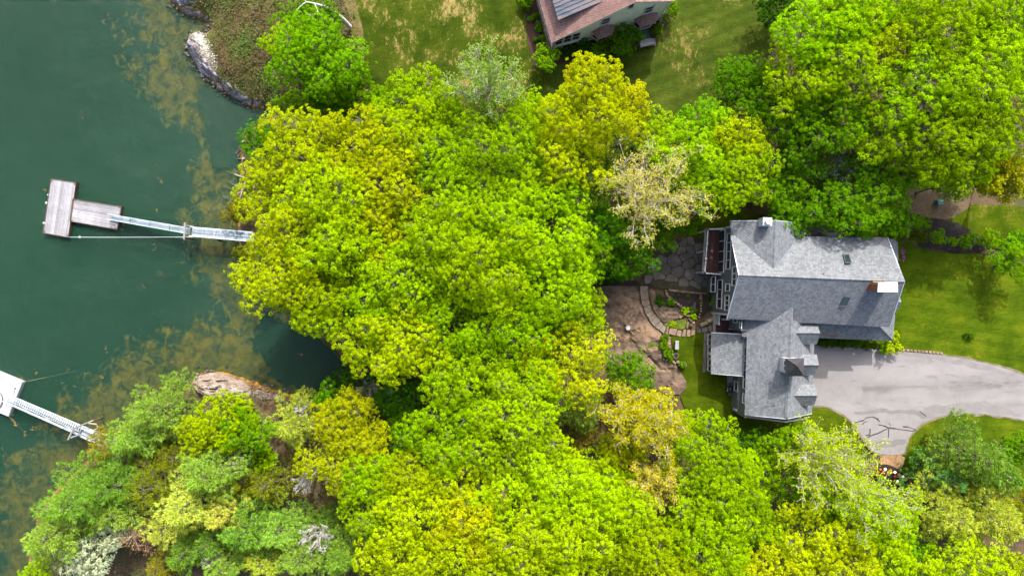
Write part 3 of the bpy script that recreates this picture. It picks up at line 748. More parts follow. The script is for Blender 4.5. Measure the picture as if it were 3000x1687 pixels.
# loose stones along the water's edge
rs_ = np.random.RandomState(21); sm_ = MB()
for seg, n_ in ((SHORE[2:16], 260), (SHORE[16:24], 60), (SHORE[30:37], 90)):
    for _ in range(n_):
        i = rs_.randint(len(seg) - 1); t = rs_.rand()
        p = V(seg[i][0] + (seg[i + 1][0] - seg[i][0]) * t, seg[i][1] + (seg[i + 1][1] - seg[i][1]) * t, WATER)
        p.x += rs_.normal(0, .55); p.y += rs_.normal(0, .55); p.z = H(p.x, p.y)
        s_ = rs_.uniform(.08, .3); a_ = rs_.uniform(0, 6.3)
        v8 = [p + Vector((math.cos(a_ + k * 1.047) * s_ * rs_.uniform(.7, 1.2), math.sin(a_ + k * 1.047) * s_ * .7 * rs_.uniform(.7, 1.2), 0)) for k in range(6)]
        top_ = [p + (q - p) * rs_.uniform(.5, .8) + Vector((0, 0, s_ * rs_.uniform(.4, .9))) for q in v8]
        sm_.add(v8 + top_, [tuple(range(6, 12))] + [(k, (k + 1) % 6, 6 + (k + 1) % 6, 6 + k) for k in range(6)])
tag(sm_.build("shore_stones", M['rock_tan']), "loose stones strewn along the water's edge", None, None, "stuff")

# dark mud and ledge under the shallow water; cove sheet paints a reflection
M['mud'] = mottled('dark_sea_mud', [(0.3, lin(48, 46, 48)), (0.6, lin(74, 70, 70)), (0.75, lin(92, 84, 76))], 0.7, fine=6, rough=.9, bump=.5, fine_amt=.3, detail=7)
def sea_sheet(name, poly, mat, z, wob=1.2):
    ring = np.array([P(x, y, z)[:2] for x, y in dense_poly(smooth_poly(poly, 2), 5)])
    ring = ring + np.array([[noise.noise(Vector((x * .5, y * .5, 3))), noise.noise(Vector((x * .5, y * .5, 9)))] for x, y in ring]) * wob + np.array([[noise.noise(Vector((x * 1.9, y * 1.9, 3))), noise.noise(Vector((x * 1.9, y * 1.9, 9)))] for x, y in ring]) * wob * .6
    o = MB().slab([(x, y, z + .02 * noise.noise(Vector((x, y, 0)))) for x, y in ring], .03).build(name, mat); tag(o, kind="structure")
sea_sheet("mud_flat", [(640, 262), (720, 290), (760, 340), (740, 480), (690, 520), (630, 470), (598, 400), (590, 330), (570, 270)], M['mud'], WATER - .14)
M['cove_sky_tint'] = mottled('cove_reflection', [(0.3, lin(34, 40, 48)), (0.7, lin(56, 60, 66))], 0.3, fine=4, rough=.95, bump=.2, fine_amt=.2)  # reflected sky's dark blue-grey painted into a sheet under the cove
sea_sheet("cove_reflection", [(760, 900), (860, 960), (1000, 1030), (1080, 1090), (1040, 1150), (960, 1160), (860, 1140), (790, 1090), (740, 1000)], M['cove_sky_tint'], WATER - .25, 2.0)
# bleached dead grass lying on the whitish outcrop
rs_ = np.random.RandomState(8); dg = MB()
for _ in range(900):
    t = rs_.rand(); x = 560 + 260 * t + rs_.normal(0, 38); y = 430 + 560 * t + rs_.normal(0, 26)
    p = P(*K4(x, y), 0); z = max(WATER + .75, H(p.x * .93, p.y * .93) + .45); p = P(*K4(x, y), z)
    a_ = rs_.uniform(0, 6.3); L_ = rs_.uniform(.12, .4); d_ = Vector((math.cos(a_), math.sin(a_), rs_.uniform(-.1, .5))) * L_
    s_ = Vector((-math.sin(a_), math.cos(a_), 0)) * .018
    dg.poly([p - s_, p + s_, p + d_])
M['bleached'] = flat('bleached_grass', lin(226, 220, 205, .8), .9)
tag(dg.build("dead_grass", M['bleached']), "bleached dead grass lying on the whitish outcrop", None, None, "stuff")
# ------------------------------------------------------------------ roofs
def plane_fit(pts):
    a = np.array([tuple(p) for p in pts]); c = a.mean(0)
    sol, *_ = np.linalg.lstsq(np.column_stack([a[:, 0] - c[0], a[:, 1] - c[1], np.ones(len(a))]), a[:, 2], rcond=None)
    return c, sol
def clip_convex(poly, hp):
    for (nx_, ny_, d) in hp:
        out = []
        for i in range(len(poly)):
            a, b = poly[i], poly[(i + 1) % len(poly)]
            da, db = nx_ * a[0] + ny_ * a[1] - d, nx_ * b[0] + ny_ * b[1] - d
            if da >= 0: out.append(a)
            if da * db < 0:
                t = da / (da - db); out.append((a[0] + (b[0] - a[0]) * t, a[1] + (b[1] - a[1]) * t))
        poly = out
        if len(poly) < 3: return []
    return poly
def roof_plane(parent, polys, mat, name="roof", tab=(0.31, 0.21), thick=0.16, edge=None, shingles=True):
    """polys: convex pieces of one slope, 3D points; a boarded slab with lapped shingle tabs on it"""
    allp = [Vector(p) for poly in polys for p in poly]
    c, (sx, sy, s0) = plane_fit(allp)
    flat_ = lambda p: Vector((p[0], p[1], (p[0] - c[0]) * sx + (p[1] - c[1]) * sy + s0))
    polys = [[flat_(p) for p in poly] for poly in polys]
    mb = MB()
    for poly in polys: mb.slab(poly, thick)
    roof = mb.build(name, edge or M['roof_base'], parent)
    n = Vector((-sx, -sy, 1)).normalized()
    e = Vector((0, 0, 1)).cross(n)
    e = e.normalized() if e.length > 1e-4 else Vector((1, 0, 0))
    u = n.cross(e)
    o = polys[0][0]
    vs, fs = [], []
    if not shingles: return roof
    tw, th = tab
    for poly in polys:
        q = [((p - o).dot(e), (p - o).dot(u)) for p in poly]
        area = sum(q[i][0] * q[(i + 1) % len(q)][1] - q[(i + 1) % len(q)][0] * q[i][1] for i in range(len(q)))
        if area < 0: q.reverse()
        hp = []
        for i in range(len(q)):
            a, b = q[i], q[(i + 1) % len(q)]
            nx_, ny_ = -(b[1] - a[1]), b[0] - a[0]
            L = math.hypot(nx_, ny_)
            if L > 1e-6: hp.append((nx_ / L, ny_ / L, (nx_ * a[0] + ny_ * a[1]) / L - 0.03))
        x0, x1 = min(p[0] for p in q) - .05, max(p[0] for p in q) + .05
        y0, y1 = min(p[1] for p in q) - .03, max(p[1] for p in q) + .03
        row = 0; y = y0
        while y < y1:
            x = x0 - tw * (row % 2) * 0.5 - tw * 0.13 * (row % 3)
            while x < x1:
                j = random.uniform(-.012, .012)
                t = [(x + .012, y + j), (x + tw - .012, y + j), (x + tw - .012, y + th), (x + .012, y + th)]
                if all(a * p[0] + b_ * p[1] >= d for a, b_, d in hp for p in t): tt = t
                else: tt = clip_convex(t, hp)
                if len(tt) >= 3:
                    b0 = len(vs)
                    for p in tt:
                        lift = 0.008 + 0.034 * max(0.0, min(1.0, 1 - (p[1] - y) / th))
                        vs.append(o + e * p[0] + u * p[1] + n * lift)
                    fs.append(tuple(range(b0, b0 + len(tt))))
                    if tt is t:   # the butt edge
                        vs += [vs[b0] - n * .03, vs[b0 + 1] - n * .03]
                        fs.append((b0 + 4, b0 + 5, b0 + 1, b0))
                x += tw
            y += th; row += 1
    mb = MB(); mb.v, mb.f = vs, fs
    sh = mb.build("shingles", mat, roof); tag(sh, kind="stuff")
    return roof
def ridge_cap(parent, p0, p1, mat, w=0.44, step=0.24):
    p0, p1 = Vector(p0), Vector(p1)
    d = (p1 - p0); L = d.length; d.normalize()
    side = Vector((-d.y, d.x, 0)).normalized()
    mb = MB(); k = int(L / step)
    for i in range(k):
        a = p0 + d * (i * L / k); b_ = p0 + d * ((i + 1) * L / k - .015)
        z0, z1 = Vector((0, 0, .09)), Vector((0, 0, .13))
        dn = Vector((0, 0, -.11))
        mb.add([a + side * w / 2 + dn, a + z0, a - side * w / 2 + dn, b_ + side * w / 2 + dn, b_ + z1, b_ - side * w / 2 + dn], [(0, 3, 4, 1), (1, 4, 5, 2), (3, 5, 4), (0, 1, 2)])
    o = mb.build("ridge_cap", mat, parent)
    return tag(o, kind="stuff")

def window(parent, O, u, n, u0, u1, z0, z1, cols=1, rows=1, fw=0.10, glass=None, frame=None, name="window", depth=0.07):
    """a framed window on the wall plane O + u, n outward; each pane its own child"""
    zv = Vector((0, 0, 1)); at = lambda a, z, d: O + u * a + zv * (z - O.z) + n * d
    mb = MB()
    bx = lambda a0, a1, za, zb, d0, d1: mb.box(at((a0 + a1) / 2, (za + zb) / 2, (d0 + d1) / 2), a1 - a0, d1 - d0, zb - za, u)
    bx(u0 - fw, u1 + fw, z1, z1 + fw, 0.0, depth + .02); bx(u0 - fw, u1 + fw, z0 - fw, z0, 0.0, depth + .04)
    bx(u0 - fw, u0, z0, z1, 0.0, depth); bx(u1, u1 + fw, z0, z1, 0.0, depth)
    cw, rh = (u1 - u0) / cols, (z1 - z0) / rows
    for i in range(1, cols): bx(u0 + i * cw - fw * .4, u0 + i * cw + fw * .4, z0, z1, 0.0, depth - .005)
    for i in range(1, rows): bx(u0, u1, z0 + i * rh - .03, z0 + i * rh + .03, 0.0, depth - .012)
    w = mb.build(name, frame or M['trim'], parent)
    for i in range(cols):
        for k in range(rows):
            a0, a1 = u0 + i * cw + .03, u0 + (i + 1) * cw - .03
            MB().box(at((a0 + a1) / 2, z0 + (k + .5) * rh, 0.02), a1 - a0, 0.03, rh - .04, u).build("pane", glass or M['glass'], w)
    return w
def px_window(parent, O, u, n, Z, xl, xr, y0, y1, cols=1, rows=1, horiz=False, **kw):
    """window given by the box it has in a zoomed part of the photograph; walls facing W read height along x"""
    xm, ym = (xl + xr) / 2, (y0 + y1) / 2
    z0 = on_wall(Z(xl, ym), O, u)[1]; z1 = on_wall(Z(xr, ym), O, u)[1]
    a0 = on_wall(Z(xm, y0), O, u)[0]; a1 = on_wall(Z(xm, y1), O, u)[0]
    if a0 > a1: a0, a1 = a1, a0
    if z0 > z1: z0, z1 = z1, z0
    f = kw.get("fw", 0.10)
    return window(parent, O, u, n, a0 + f, a1 - f, z0 + f * .8, z1 - f * .8, cols, rows, **kw)

def railing(parent, pts, h=0.95, w=0.11, gap=0.16, posts=True, bal=True):
    mb = MB(); zv = Vector((0, 0, 1))
    for a, b_ in zip(pts[:-1], pts[1:]):
        a, b_ = Vector(a), Vector(b_)
        mb.bar(a + zv * h, b_ + zv * h, .14, .06); mb.bar(a + zv * .1, b_ + zv * .1, .1, .06)
    r = mb.build("railing", M['trim'], parent)
    for a, b_ in zip(pts[:-1], pts[1:]):
        a, b_ = Vector(a), Vector(b_); L = (b_ - a).length; k = max(1, round(L / 1.55))
        for i in range(k + 1):
            p = a.lerp(b_, i / k)
            MB().box(p + zv * (h + .08) / 2, .16, .16, h + .08, b_ - a).box(p + zv * (h + .1), .22, .22, .06, b_ - a).build("post", M['trim'], r)
        if bal:
            q = int(L / gap)
            bb = MB()
            for i in range(1, q): bb.box(a.lerp(b_, i / q) + zv * (h / 2 + .05), .05, .05, h - .1, b_ - a)
            tag(bb.build("balusters", M['trim'], r), kind="stuff")
    return r
def board_floor(parent, c00, c10, c11, c01, n, mat, t=0.05, gap=0.012, name="deck_board"):
    """boards running from side 0 to side 1: n of them between edge c00-c01 and c10-c11"""
    c00, c10, c11, c01 = map(Vector, (c00, c10, c11, c01))
    for i in range(n):
        f0, f1 = i / n, (i + 1) / n
        a, b_, c, d = c00.lerp(c01, f0), c10.lerp(c11, f0), c10.lerp(c11, f1), c00.lerp(c01, f1)
        s = (d - a).normalized() * gap / 2
        dz = Vector((0, 0, random.uniform(-.006, .006)))
        MB().slab([a + s + dz, b_ + s + dz, c - s + dz, d - s + dz], t).build(name, mat, parent)

# ------------------------------------------------------------------ the grey house
th = R(2.2)
AX = Vector((math.cos(th), -math.sin(th), 0)); SO = Vector((-math.sin(th), -math.cos(th), 0))   # along the ridge (east), across it (south)
def z1p(x, y, z): return P(*Z1(x, y), z)
house = empty("grey_house", P(2390, 850, 0) , "large grey house with grey shingle roofs, cupola and three garage dormers beside the driveway", "house")
sh = M['shingle']
ZR, ZS, ZNo = 8.5, 5.5, 5.8
rW, rE = z1p(350, 440, ZR), z1p(1385, 480, ZR)
roof_plane(house, [[rW, rE, z1p(1280, 205, ZNo), z1p(300, 194, ZNo)]], sh)
roof_plane(house, [[rW, rE, z1p(1292, 762, ZS - .25), z1p(276, 709, ZS)]], sh)
ridge_cap(house, rW, rE, sh)
# cross gable at the north-west
ZC, ZCe = 7.95, 5.6
cN, cS = z1p(576, 98, ZC), z1p(566, 388, ZC)
roof_plane(house, [[cN, cS, z1p(560, 395, ZC), z1p(304, 196, ZCe), z1p(298, 101, ZCe)]], sh)
roof_plane(house, [[cN, cS, z1p(743, 215, ZCe + .05), z1p(743, 115, ZCe)]], sh)
ridge_cap(house, cN, cS, sh)
# low porch roof along the south, hipped at the east end
roof_plane(house, [[z1p(700, 735, 4.35), z1p(1225, 756, 4.35), z1p(1312, 846, 3.0), z1p(800, 827, 3.0)]], sh)
roof_plane(house, [[z1p(1225, 756, 4.35), z1p(1300, 660, 4.3), z1p(1316, 690, 3.0), z1p(1312, 846, 3.0)]], sh)
ridge_cap(house, z1p(1312, 846, 3.0), z1p(1225, 756, 4.37), sh, 0.24)
# low bay roof at the north-east and the small east gablet
roof_plane(house, [[z1p(1270, 213, 4.0), z1p(1320, 216, 3.4), z1p(1342, 236, 3.2), z1p(1342, 350, 3.2), z1p(1300, 340, 4.0)]], sh)
roof_plane(house, [[z1p(1300, 606, 5.6), z1p(1364, 607, 5.6), z1p(1350, 568, 5.0), z1p(1320, 560, 5.0)]], sh)
roof_plane(house, [[z1p(1300, 606, 5.6), z1p(1364, 607, 5.6), z1p(1345, 650, 5.0), z1p(1310, 650, 5.0)]], sh)
# garage wing
GR, GW, GE = 6.45, 4.0, 3.25
gN, gS = z1p(680, 644, GR), z1p(650, 1336, GR)
roof_plane(house, [[gN, gS, z1p(388, 1311, GW), z1p(402, 824, GW)], [gN, z1p(402, 824, GW), z1p(371, 820, GW - .25), z1p(386, 716, GW), z1p(445, 714, GW + .5)]], sh)
roof_plane(house, [[gN, gS, z1p(806, 1302, GE), z1p(826, 750, GE), z1p(745, 735, GE + 1.2)]], sh)
ridge_cap(house, gN, gS, sh)
# three gabled dormers over the garage doors
for (ry, xa, xb, yn, ys, xbn, xbs) in ((800, 705, 857, 744, 866, 838, 836), (1000, 700, 849, 936, 1060, 836, 825), (1190, 690, 841, 1122, 1250, 820, 818)):
    zr, ze = 5.65, 4.72
    a, b_ = z1p(xa, ry, zr), z1p(xb, ry, zr)
    roof_plane(house, [[a, b_, z1p(xbn, yn, ze), z1p(xa + 46, yn, ze)]], sh, tab=(0.27, 0.19))
    roof_plane(house, [[a, b_, z1p(xbs, ys, ze), z1p(xa + 50, ys, ze)]], sh, tab=(0.27, 0.19))
    ridge_cap(house, a, b_, sh, 0.28)
    e0, e1, e2 = z1p(xbn - 12, yn + 6, ze - .1), z1p(xb - 12, ry, zr - .14), z1p(xbs - 12, ys - 6, ze - .1)
    face = [Vector((e0.x, e0.y, 2.9)), e0, e1, e2, Vector((e2.x, e2.y, 2.9))]
    MB().slab(face, 0.2, (-0.2, 0, 0)).build("dormer_wall", M['siding'], house)
    for p in (e0, e2): MB().slab([p + Vector((0, 0, -.02)), Vector((p.x, p.y, 2.9)), Vector((p.x - 2.2, p.y, 2.9)), p + Vector((-2.2, 0, -.02))], 0.1, (0, .1 if p is e2 else -.1, 0)).build("dormer_cheek", M['siding'], house)
# sun porch and the low lean-to
SP0, SP1 = 1.9, 3.3
roof_plane(house, [[z1p(180, 800, SP0), z1p(400, 812, SP1), z1p(380, 1069, SP1), z1p(178, 1053, SP0)]], sh)
roof_plane(house, [[z1p(346, 1070, 1.6), z1p(392, 1072, 2.5), z1p(390, 1290, 2.5), z1p(344, 1283, 1.6)]], sh)

# walls
LOW = -3.2
W0 = Vector((24.05, 1.25, 0))
def wpt(a, s, z): return W0 + AX * a + SO * s + Vector((0, 0, z))
mb = MB()
# west gable wall, then the long north and south walls and the east gable
wl = [wpt(0, -5.6, LOW), wpt(0, -5.6, 5.35), wpt(0, -4.1, 5.35), wpt(0, 0, 8.25), wpt(0, 4.25, 5.3), wpt(0, 4.25, LOW)]
mb.slab(wl, 0.2, AX * 0.2)
mb.slab([wpt(0.2, -5.58, LOW), wpt(7.3, -5.58, LOW), wpt(7.3, -5.58, 5.3), wpt(3.7, -5.58, 7.6), wpt(0.2, -5.58, 5.3)], .2, SO * .2)
mb.slab([wpt(7.1, -5.3, LOW), wpt(7.1, -4.1, LOW), wpt(7.1, -4.1, 5.3), wpt(7.1, -5.3, 5.3)], .2, AX * .2)
mb.slab([wpt(7.3, -3.95, LOW), wpt(16.4, -3.95, LOW), wpt(16.4, -3.95, 5.6), wpt(7.3, -3.95, 5.6)], .2, SO * .2)
mb.slab([wpt(16.4, -3.95, LOW), wpt(16.4, -3.95, 5.5), wpt(16.4, 0, 8.2), wpt(16.4, 4.2, 5.2), wpt(16.4, 4.2, LOW)], .2, -AX * .2)
mb.slab([wpt(0.2, 4.24, LOW), wpt(16.2, 4.24, LOW), wpt(16.2, 4.24, 5.2), wpt(0.2, 4.24, 5.2)], .2, -SO * .2)
mb.slab([wpt(6.7, 6.0, LOW), wpt(16.9, 6.0, LOW), wpt(16.9, 6.0, 3.2), wpt(6.7, 6.0, 3.2)], .2, -SO * .2)
mb.slab([wpt(16.88, 5.78, LOW), wpt(16.88, 1.5, LOW), wpt(16.88, 1.5, 3.4), wpt(16.88, 5.78, 3.2)], .2, -AX * .2)
mb.build("house_wall", M['siding'], house)
# garage: measured from its own corner, same bearings
gO = z1p(409, 840, GW); gO.z = 0
def gpt(a, s, z): return gO + AX * a + SO * s + Vector((0, 0, z))
mb = MB()
mb.slab([gpt(0, 0, LOW), gpt(0, 8.75, LOW), gpt(0, 8.75, GW - .1), gpt(0, 0, GW - .1)], .2, AX * .2)
mb.slab([gpt(0.2, 8.7, LOW), gpt(7.4, 8.7, LOW), gpt(7.4, 8.7, 3.1), gpt(3.6, 8.7, 6.1), gpt(0.2, 8.7, 3.9)], .2, -SO * .2)
mb.slab([gpt(7.4, 8.5, LOW), gpt(7.4, 0, LOW), gpt(7.4, 0, 2.9), gpt(7.4, 8.5, 2.9)], .2, -AX * .2)
mb.slab([gpt(-.45, 0, LOW), gpt(-.45, -2.2, LOW), gpt(-.45, -2.2, 4.0), gpt(-.45, 0, 3.7)], .2, AX * .2)
mb.slab([gpt(-.45, -.02, LOW), gpt(.2, -.02, LOW), gpt(.2, -.02, 3.7), gpt(-.45, -.02, 3.7)], .2, -SO * .15)
mb.build("garage_wall", M['siding'], house)
# sun porch walls
sO = z1p(150, 803, -0.6); sO.z = 0
spt = lambda a, s, z: sO + AX * a + SO * s + Vector((0, 0, z))
sx0 = on_wall(Z1(150, 803), Vector((0, 0, 0)), Vector((1, 0, 0)))
spW = Vector((P(*Z1(182, 925), SP0).x + .28, 0, 0)); spW.y = P(*Z1(182, 808), SP0).y
spt = lambda a, s, z: spW + AX * a + SO * s + Vector((0, 0, z))
spL = (P(*Z1(178, 1044), SP0) - P(*Z1(180, 808), SP0)).length
mb = MB()
mb.slab([spt(0, 0, LOW), spt(0, spL, LOW), spt(0, spL, SP0 - .1), spt(0, 0, SP0 - .1)], .15, AX * .15)
mb.slab([spt(.15, 0, LOW), spt(4.3, 0, LOW), spt(4.3, 0, SP1 - .3), spt(.15, 0, SP0 - .1)], .15, SO * .15)
mb.slab([spt(.15, spL, LOW), spt(4.3, spL, LOW), spt(4.3, spL, SP1 - .3), spt(.15, spL, SP0 - .1)], .15, -SO * .15)
mb.build("sun_porch_wall", M['siding'], house)
# lean-to wall
lt = z1p(349, 1075, 1.6); lt.z = 0
ltp = lambda a, s, z: lt + AX * a + SO * s + Vector((0, 0, z))
mb = MB()
mb.slab([ltp(0, 0, LOW), ltp(0, 3.9, LOW), ltp(0, 3.9, 1.5), ltp(0, 0, 1.5)], .15, AX * .15)
mb.slab([ltp(.15, 3.88, LOW), ltp(1.0, 3.88, LOW), ltp(1.0, 3.88, 2.2), ltp(.15, 3.88, 1.5)], .15, -SO * .15)
mb.build("lean_to_wall", M['siding'], house)

# windows of the west gable
for xl, xr, y0, y1, c in ((277, 302, 178, 404, 4), (312, 338, 383, 507, 3), (218, 248, 467, 649, 3), (270, 296, 491, 541, 1), (266, 291, 562, 661, 3)):
    px_window(house, W0, SO, -AX, Z1, xl, xr, y0, y1, c)
dr = px_window(house, W0, SO, -AX, Z1, 222, 263, 158, 425, 4, name="glass_door", fw=0.12)
wb = W0 - AX * 0.45
mb = MB(); a0 = on_wall(Z1(195, 447), wb, SO)[0]; a1 = on_wall(Z1(195, 546), wb, SO)[0]
mb.slab([wb + SO * a0 + Vector((0, 0, -.45)), wb + SO * a1 + Vector((0, 0, -.45)), W0 + SO * a1 + Vector((0, 0, -.3)), W0 + SO * a0 + Vector((0, 0, -.3))], 2.0)
mb.build("basement_bay", M['siding'], house)
px_window(house, wb, SO, -AX, Z1, 180, 206, 447, 546, 2)
# garage upper windows on the west, lean-to window, porch glazing
for y0, y1, c, xl, xr in ((886, 948, 1, 389.5, 404), (970, 1150, 3, 382.5, 400), (1177, 1240, 1, 377.5, 391)):
    px_window(house, gO, SO, -AX, Z1, xl, xr, y0, y1, c, fw=.08)
px_window(house, lt, SO, -AX, Z1, 325, 346, 1100, 1164, 1)
for y0, y1, c in ((806, 880, 2), (884, 958, 2), (962, 1040, 2)):
    px_window(house, spW, SO, -AX, Z1, 160, 182, y0, y1, c, fw=.09)
# garage doors face the drive
gd_ = gpt(7.4, 0, 0)
for s in (0.5, 3.2, 5.9):
    w = window(house, gd_, SO, AX, s, s + 2.3, 0.05, 2.2, 4, 4, fw=.1, glass=M['trim'], name="garage_door")
# small entry bay between house and garage
eO = z1p(300, 720, 0.2); eO.z = 0
mb = MB()
mb.slab([z1p(302, 716, 4.2), z1p(386, 718, 4.2), z1p(372, 790, 3.0), z1p(302, 770, 1.2)], .12)
entry = z1p(305, 712, 1.0)
ev = SO
ep = lambda a, s, z: Vector((entry.x, entry.y, 0)) + AX * a + SO * s + Vector((0, 0, z))
mb = MB()
mb.slab([ep(0, -.4, LOW), ep(0, 1.15, LOW), ep(0, 1.15, 4.4), ep(0, -.4, 4.6)], .15, AX * .15)
mb.slab([ep(.15, 1.15, LOW), ep(2.0, 1.15, LOW), ep(2.0, 1.15, 4.2), ep(.15, 1.15, 4.2)], .15, -SO * .15)
mb.build("entry_wall", M['siding'], house)
px_window(house, ep(0, 0, 0), SO, -AX, Z1, 319, 343, 706, 738, 1)
px_window(house, ep(0, 0, 0), SO, -AX, Z1, 358, 370, 732, 772, 1, fw=.07)
MB().bar(ep(-.05, 1.2, 0.35), ep(1.6, 1.2, 1.6), .1, .25).build("trim_board", M['trim'], house)
# corner boards and rakes in white
for p in (wpt(-.03, -5.55, 0), wpt(-.03, 4.2, 0), ltp(-.03, 3.85, 0)):
    MB().box(Vector((p.x, p.y, .9)), .12, .2, 7.6 if p.y > -8 else 1.0, AX).build("corner_board", M['trim'], house)
for a_, b_, w_, h_ in ((wpt(-.33, 4.7, 5.2), wpt(-.33, 2.8, 6.45), .06, .3), (wpt(-.36, -4.25, 5.55), wpt(-.36, -3.4, 6.0), .06, .3), (ep(-.9, .1, .25), ep(0, .1, .45), .2, .25)):
    MB().bar(a_, b_, w_, h_).build("trim_board", M['trim'], house)
MB().bar(z1p(385, 713, 4.75), z1p(443, 716, 4.75), .14, .1).build("gutter", M['copper'], house)
MB().bar(z1p(860, 805, 3.4), z1p(966, 815, 3.4), .14, .08).build("gutter", M['copper'], house)
# pale drip edges along the eaves and rakes
for a_, b_ in ((rW, z1p(276, 709, ZS)), (rW, z1p(300, 194, ZNo)), (rE, z1p(1280, 205, ZNo)), (rE, z1p(1292, 762, ZS - .25)), (z1p(298, 101, ZCe), cN), (cN, z1p(743, 115, ZCe)), (gS, z1p(388, 1311, GW)), (gS, z1p(806, 1302, GE)), (z1p(178, 1053, SP0), z1p(380, 1069, SP1))):
    MB().bar(a_, b_, .07, .09).build("drip_edge", M['alu'], house)
mb = MB(); mb.bar(z1p(178, 797, SP0), z1p(398, 809, SP1), .1, .14); mb.build("gutter", M['trim'], house)

# brick chimney with a white cap
c0, c1, c2, c3 = (z1p(x, y, 10.0) for x, y in ((1222, 489), (1334, 486), (1336, 541), (1219, 539)))
ch = MB().slab([c0, c1, c2, c3], 3.4).build("chimney", M['mortar'], house)
u_ = (c1 - c0).normalized(); v_ = (c3 - c0).normalized()
LL, WW = (c1 - c0).length, (c3 - c0).length
bricks = []
for k in range(30):
    z = 9.95 - k * .085
    off = .12 * (k % 2)
    for (o_, d_, L_, nn_) in ((c0, u_, LL, -v_), (c3, u_, LL, v_), (c0, v_, WW, -u_), (c1, v_, WW, u_)):
        for i in range(int(L_ / .24)):
            if L_ > 1.5 and (i * .24 + off + .24 > L_): continue
            bricks.append((o_ + d_ * (i * .24 + off * .5 + .12) + nn_ * .012 + Vector((0, 0, z - o_.z)), d_))
vis = [b_ for b_ in bricks if (b_[0] - c0).dot(u_) < .05 or True]
bme = MB().box((0, 0, 0), .22, .05, .072).build("brick", M['brick']).data
bpy.data.objects.remove(bpy.data.objects["brick"])
west = [b_ for b_ in bricks if (b_[0] - c0).dot(u_) < 0.03][:120] + [b_ for b_ in bricks if (b_[0] - c0).dot(u_) >= 0.03][:170]
for q, d_ in west:
    o = link_mesh("brick", bme, None, ch); o.location = q - origin_of(ch); o.rotation_euler.z = math.atan2(d_.y, d_.x)
mb = MB(); up = Vector((0, 0, .12)); ex = (u_ * .06, v_ * .06)
mb.slab([c0 - ex[0] - ex[1] + up, c1 + ex[0] - ex[1] + up, c2 + ex[0] + ex[1] + up, c3 - ex[0] + ex[1] + up], .1).build("chimney_cap", flat('white_cap', (0.85, 0.86, 0.88), 0.4), ch)
mb = MB(); mb.slab([z1p(1188, 468, 8.45), z1p(1300, 472, 8.47), z1p(1300, 484, 8.62), z1p(1188, 484, 8.62)], .06).build("flashing", M['edge_stone'], ch)
# white flue on the cross gable
f = z1p(530, 105, 8.6)
fl = MB().box(f - Vector((0, 0, .7)), .95, .85, 1.4, AX).build("flue", M['trim'], house)
MB().lathe(f, [(.2, 0), (.2, .3), (.38, .3), (.34, .42), (.05, .46)]).build("flue_cap", M['white_metal'], fl, smooth=False)
# plumbing vent
q = z1p(872, 432, 8.0)
MB().tube(q - Vector((0, 0, .3)), q + Vector((0, 0, .4)), .06).build("vent_pipe", M['dark_metal'], house)
q = z1p(427, 642, 6.3); MB().tube(q - Vector((0, 0, .2)), q + Vector((0, 0, .2)), .06).build("vent_pipe", M['dark_metal'], house)
# skylights
for cs, z in ((((1003, 307), (1040, 305), (1056, 361), (1017, 363)), 6.95), (((1005, 574), (1051, 576), (1023, 632), (980, 631)), 7.25)):
    zz = [z + (0.0) for _ in cs]
    c4 = []
    for (x, y) in cs:
        t = (y - 460) / (730 - 460) if y > 460 else (445 - y) / (445 - 200)
        c4.append(z1p(x, y, 8.5 - t * (3.0 if y > 460 else 2.7) + .18))
    fr_ = MB().slab(c4, .2).build("skylight", M['dark_metal'], house)
    cc = sum(c4, Vector()) / 4
    MB().slab([cc + (p - cc) * .78 + Vector((0, 0, .03)) for p in c4], .025).build("pane", M['skyglass'], fr_)
    MB().bar(c4[3] + Vector((0, 0, .04)), c4[2] + Vector((0, 0, .04)), .1, .05).build("flashing", M['cupola'], fr_)

# cupola with a pyramid roof and weathervane
cu = z1p(705, 1010, 8.1)
cb = MB().box(Vector((cu.x - .05, cu.y, 6.95)), 1.55, 1.55, 2.6, AX).build("cupola_wall", M['trim'], house)
e4 = [z1p(x, y, 8.35) for x, y in ((641, 957), (757, 958), (757, 1069), (640, 1069))]
apex = z1p(712, 1004, 9.75)
cr_ = MB()
cr_.add(e4 + [apex], [(0, 1, 4), (1, 2, 4), (2, 3, 4), (3, 0, 4), (3, 2, 1, 0)])
cr_.build("cupola_roof", M['cupola'], cb)
hips = MB()
for e_ in e4: hips.tube(e_ + Vector((0, 0, .02)), apex + Vector((0, 0, .02)), .03, .03, 5)
hips.build("hip_cap", M['dark_metal'], cb)
cO = Vector((cu.x - .05, cu.y, 0)) - AX * .775
window(house, cO, SO, -AX, -.5, .5, 7.2, 7.95, 2, 1, fw=.12)
window(house, cO + AX * 1.55, SO, AX, -.5, .5, 7.2, 7.95, 2, 1, fw=.12)
wv_ = MB().tube(apex - Vector((0, 0, .1)), apex + Vector((0, 0, 1.0)), .03, .02, 6)
ar = (AX * .9 + SO * .45).normalized()
wv_.bar(apex + Vector((0, 0, .75)) - ar * .5, apex + Vector((0, 0, .75)) + ar * .5, .03, .05)
wv_.add([apex + Vector((0, 0, .6)) + ar * .2, apex + Vector((0, 0, .75)) + ar * .62, apex + Vector((0, 0, .95)) + ar * .2], [(0, 1, 2)])
wv_.box(apex + Vector((0, 0, .82)) - ar * .35, .3, .03, .2, ar)
wv_.build("weathervane", M['copper'], house)

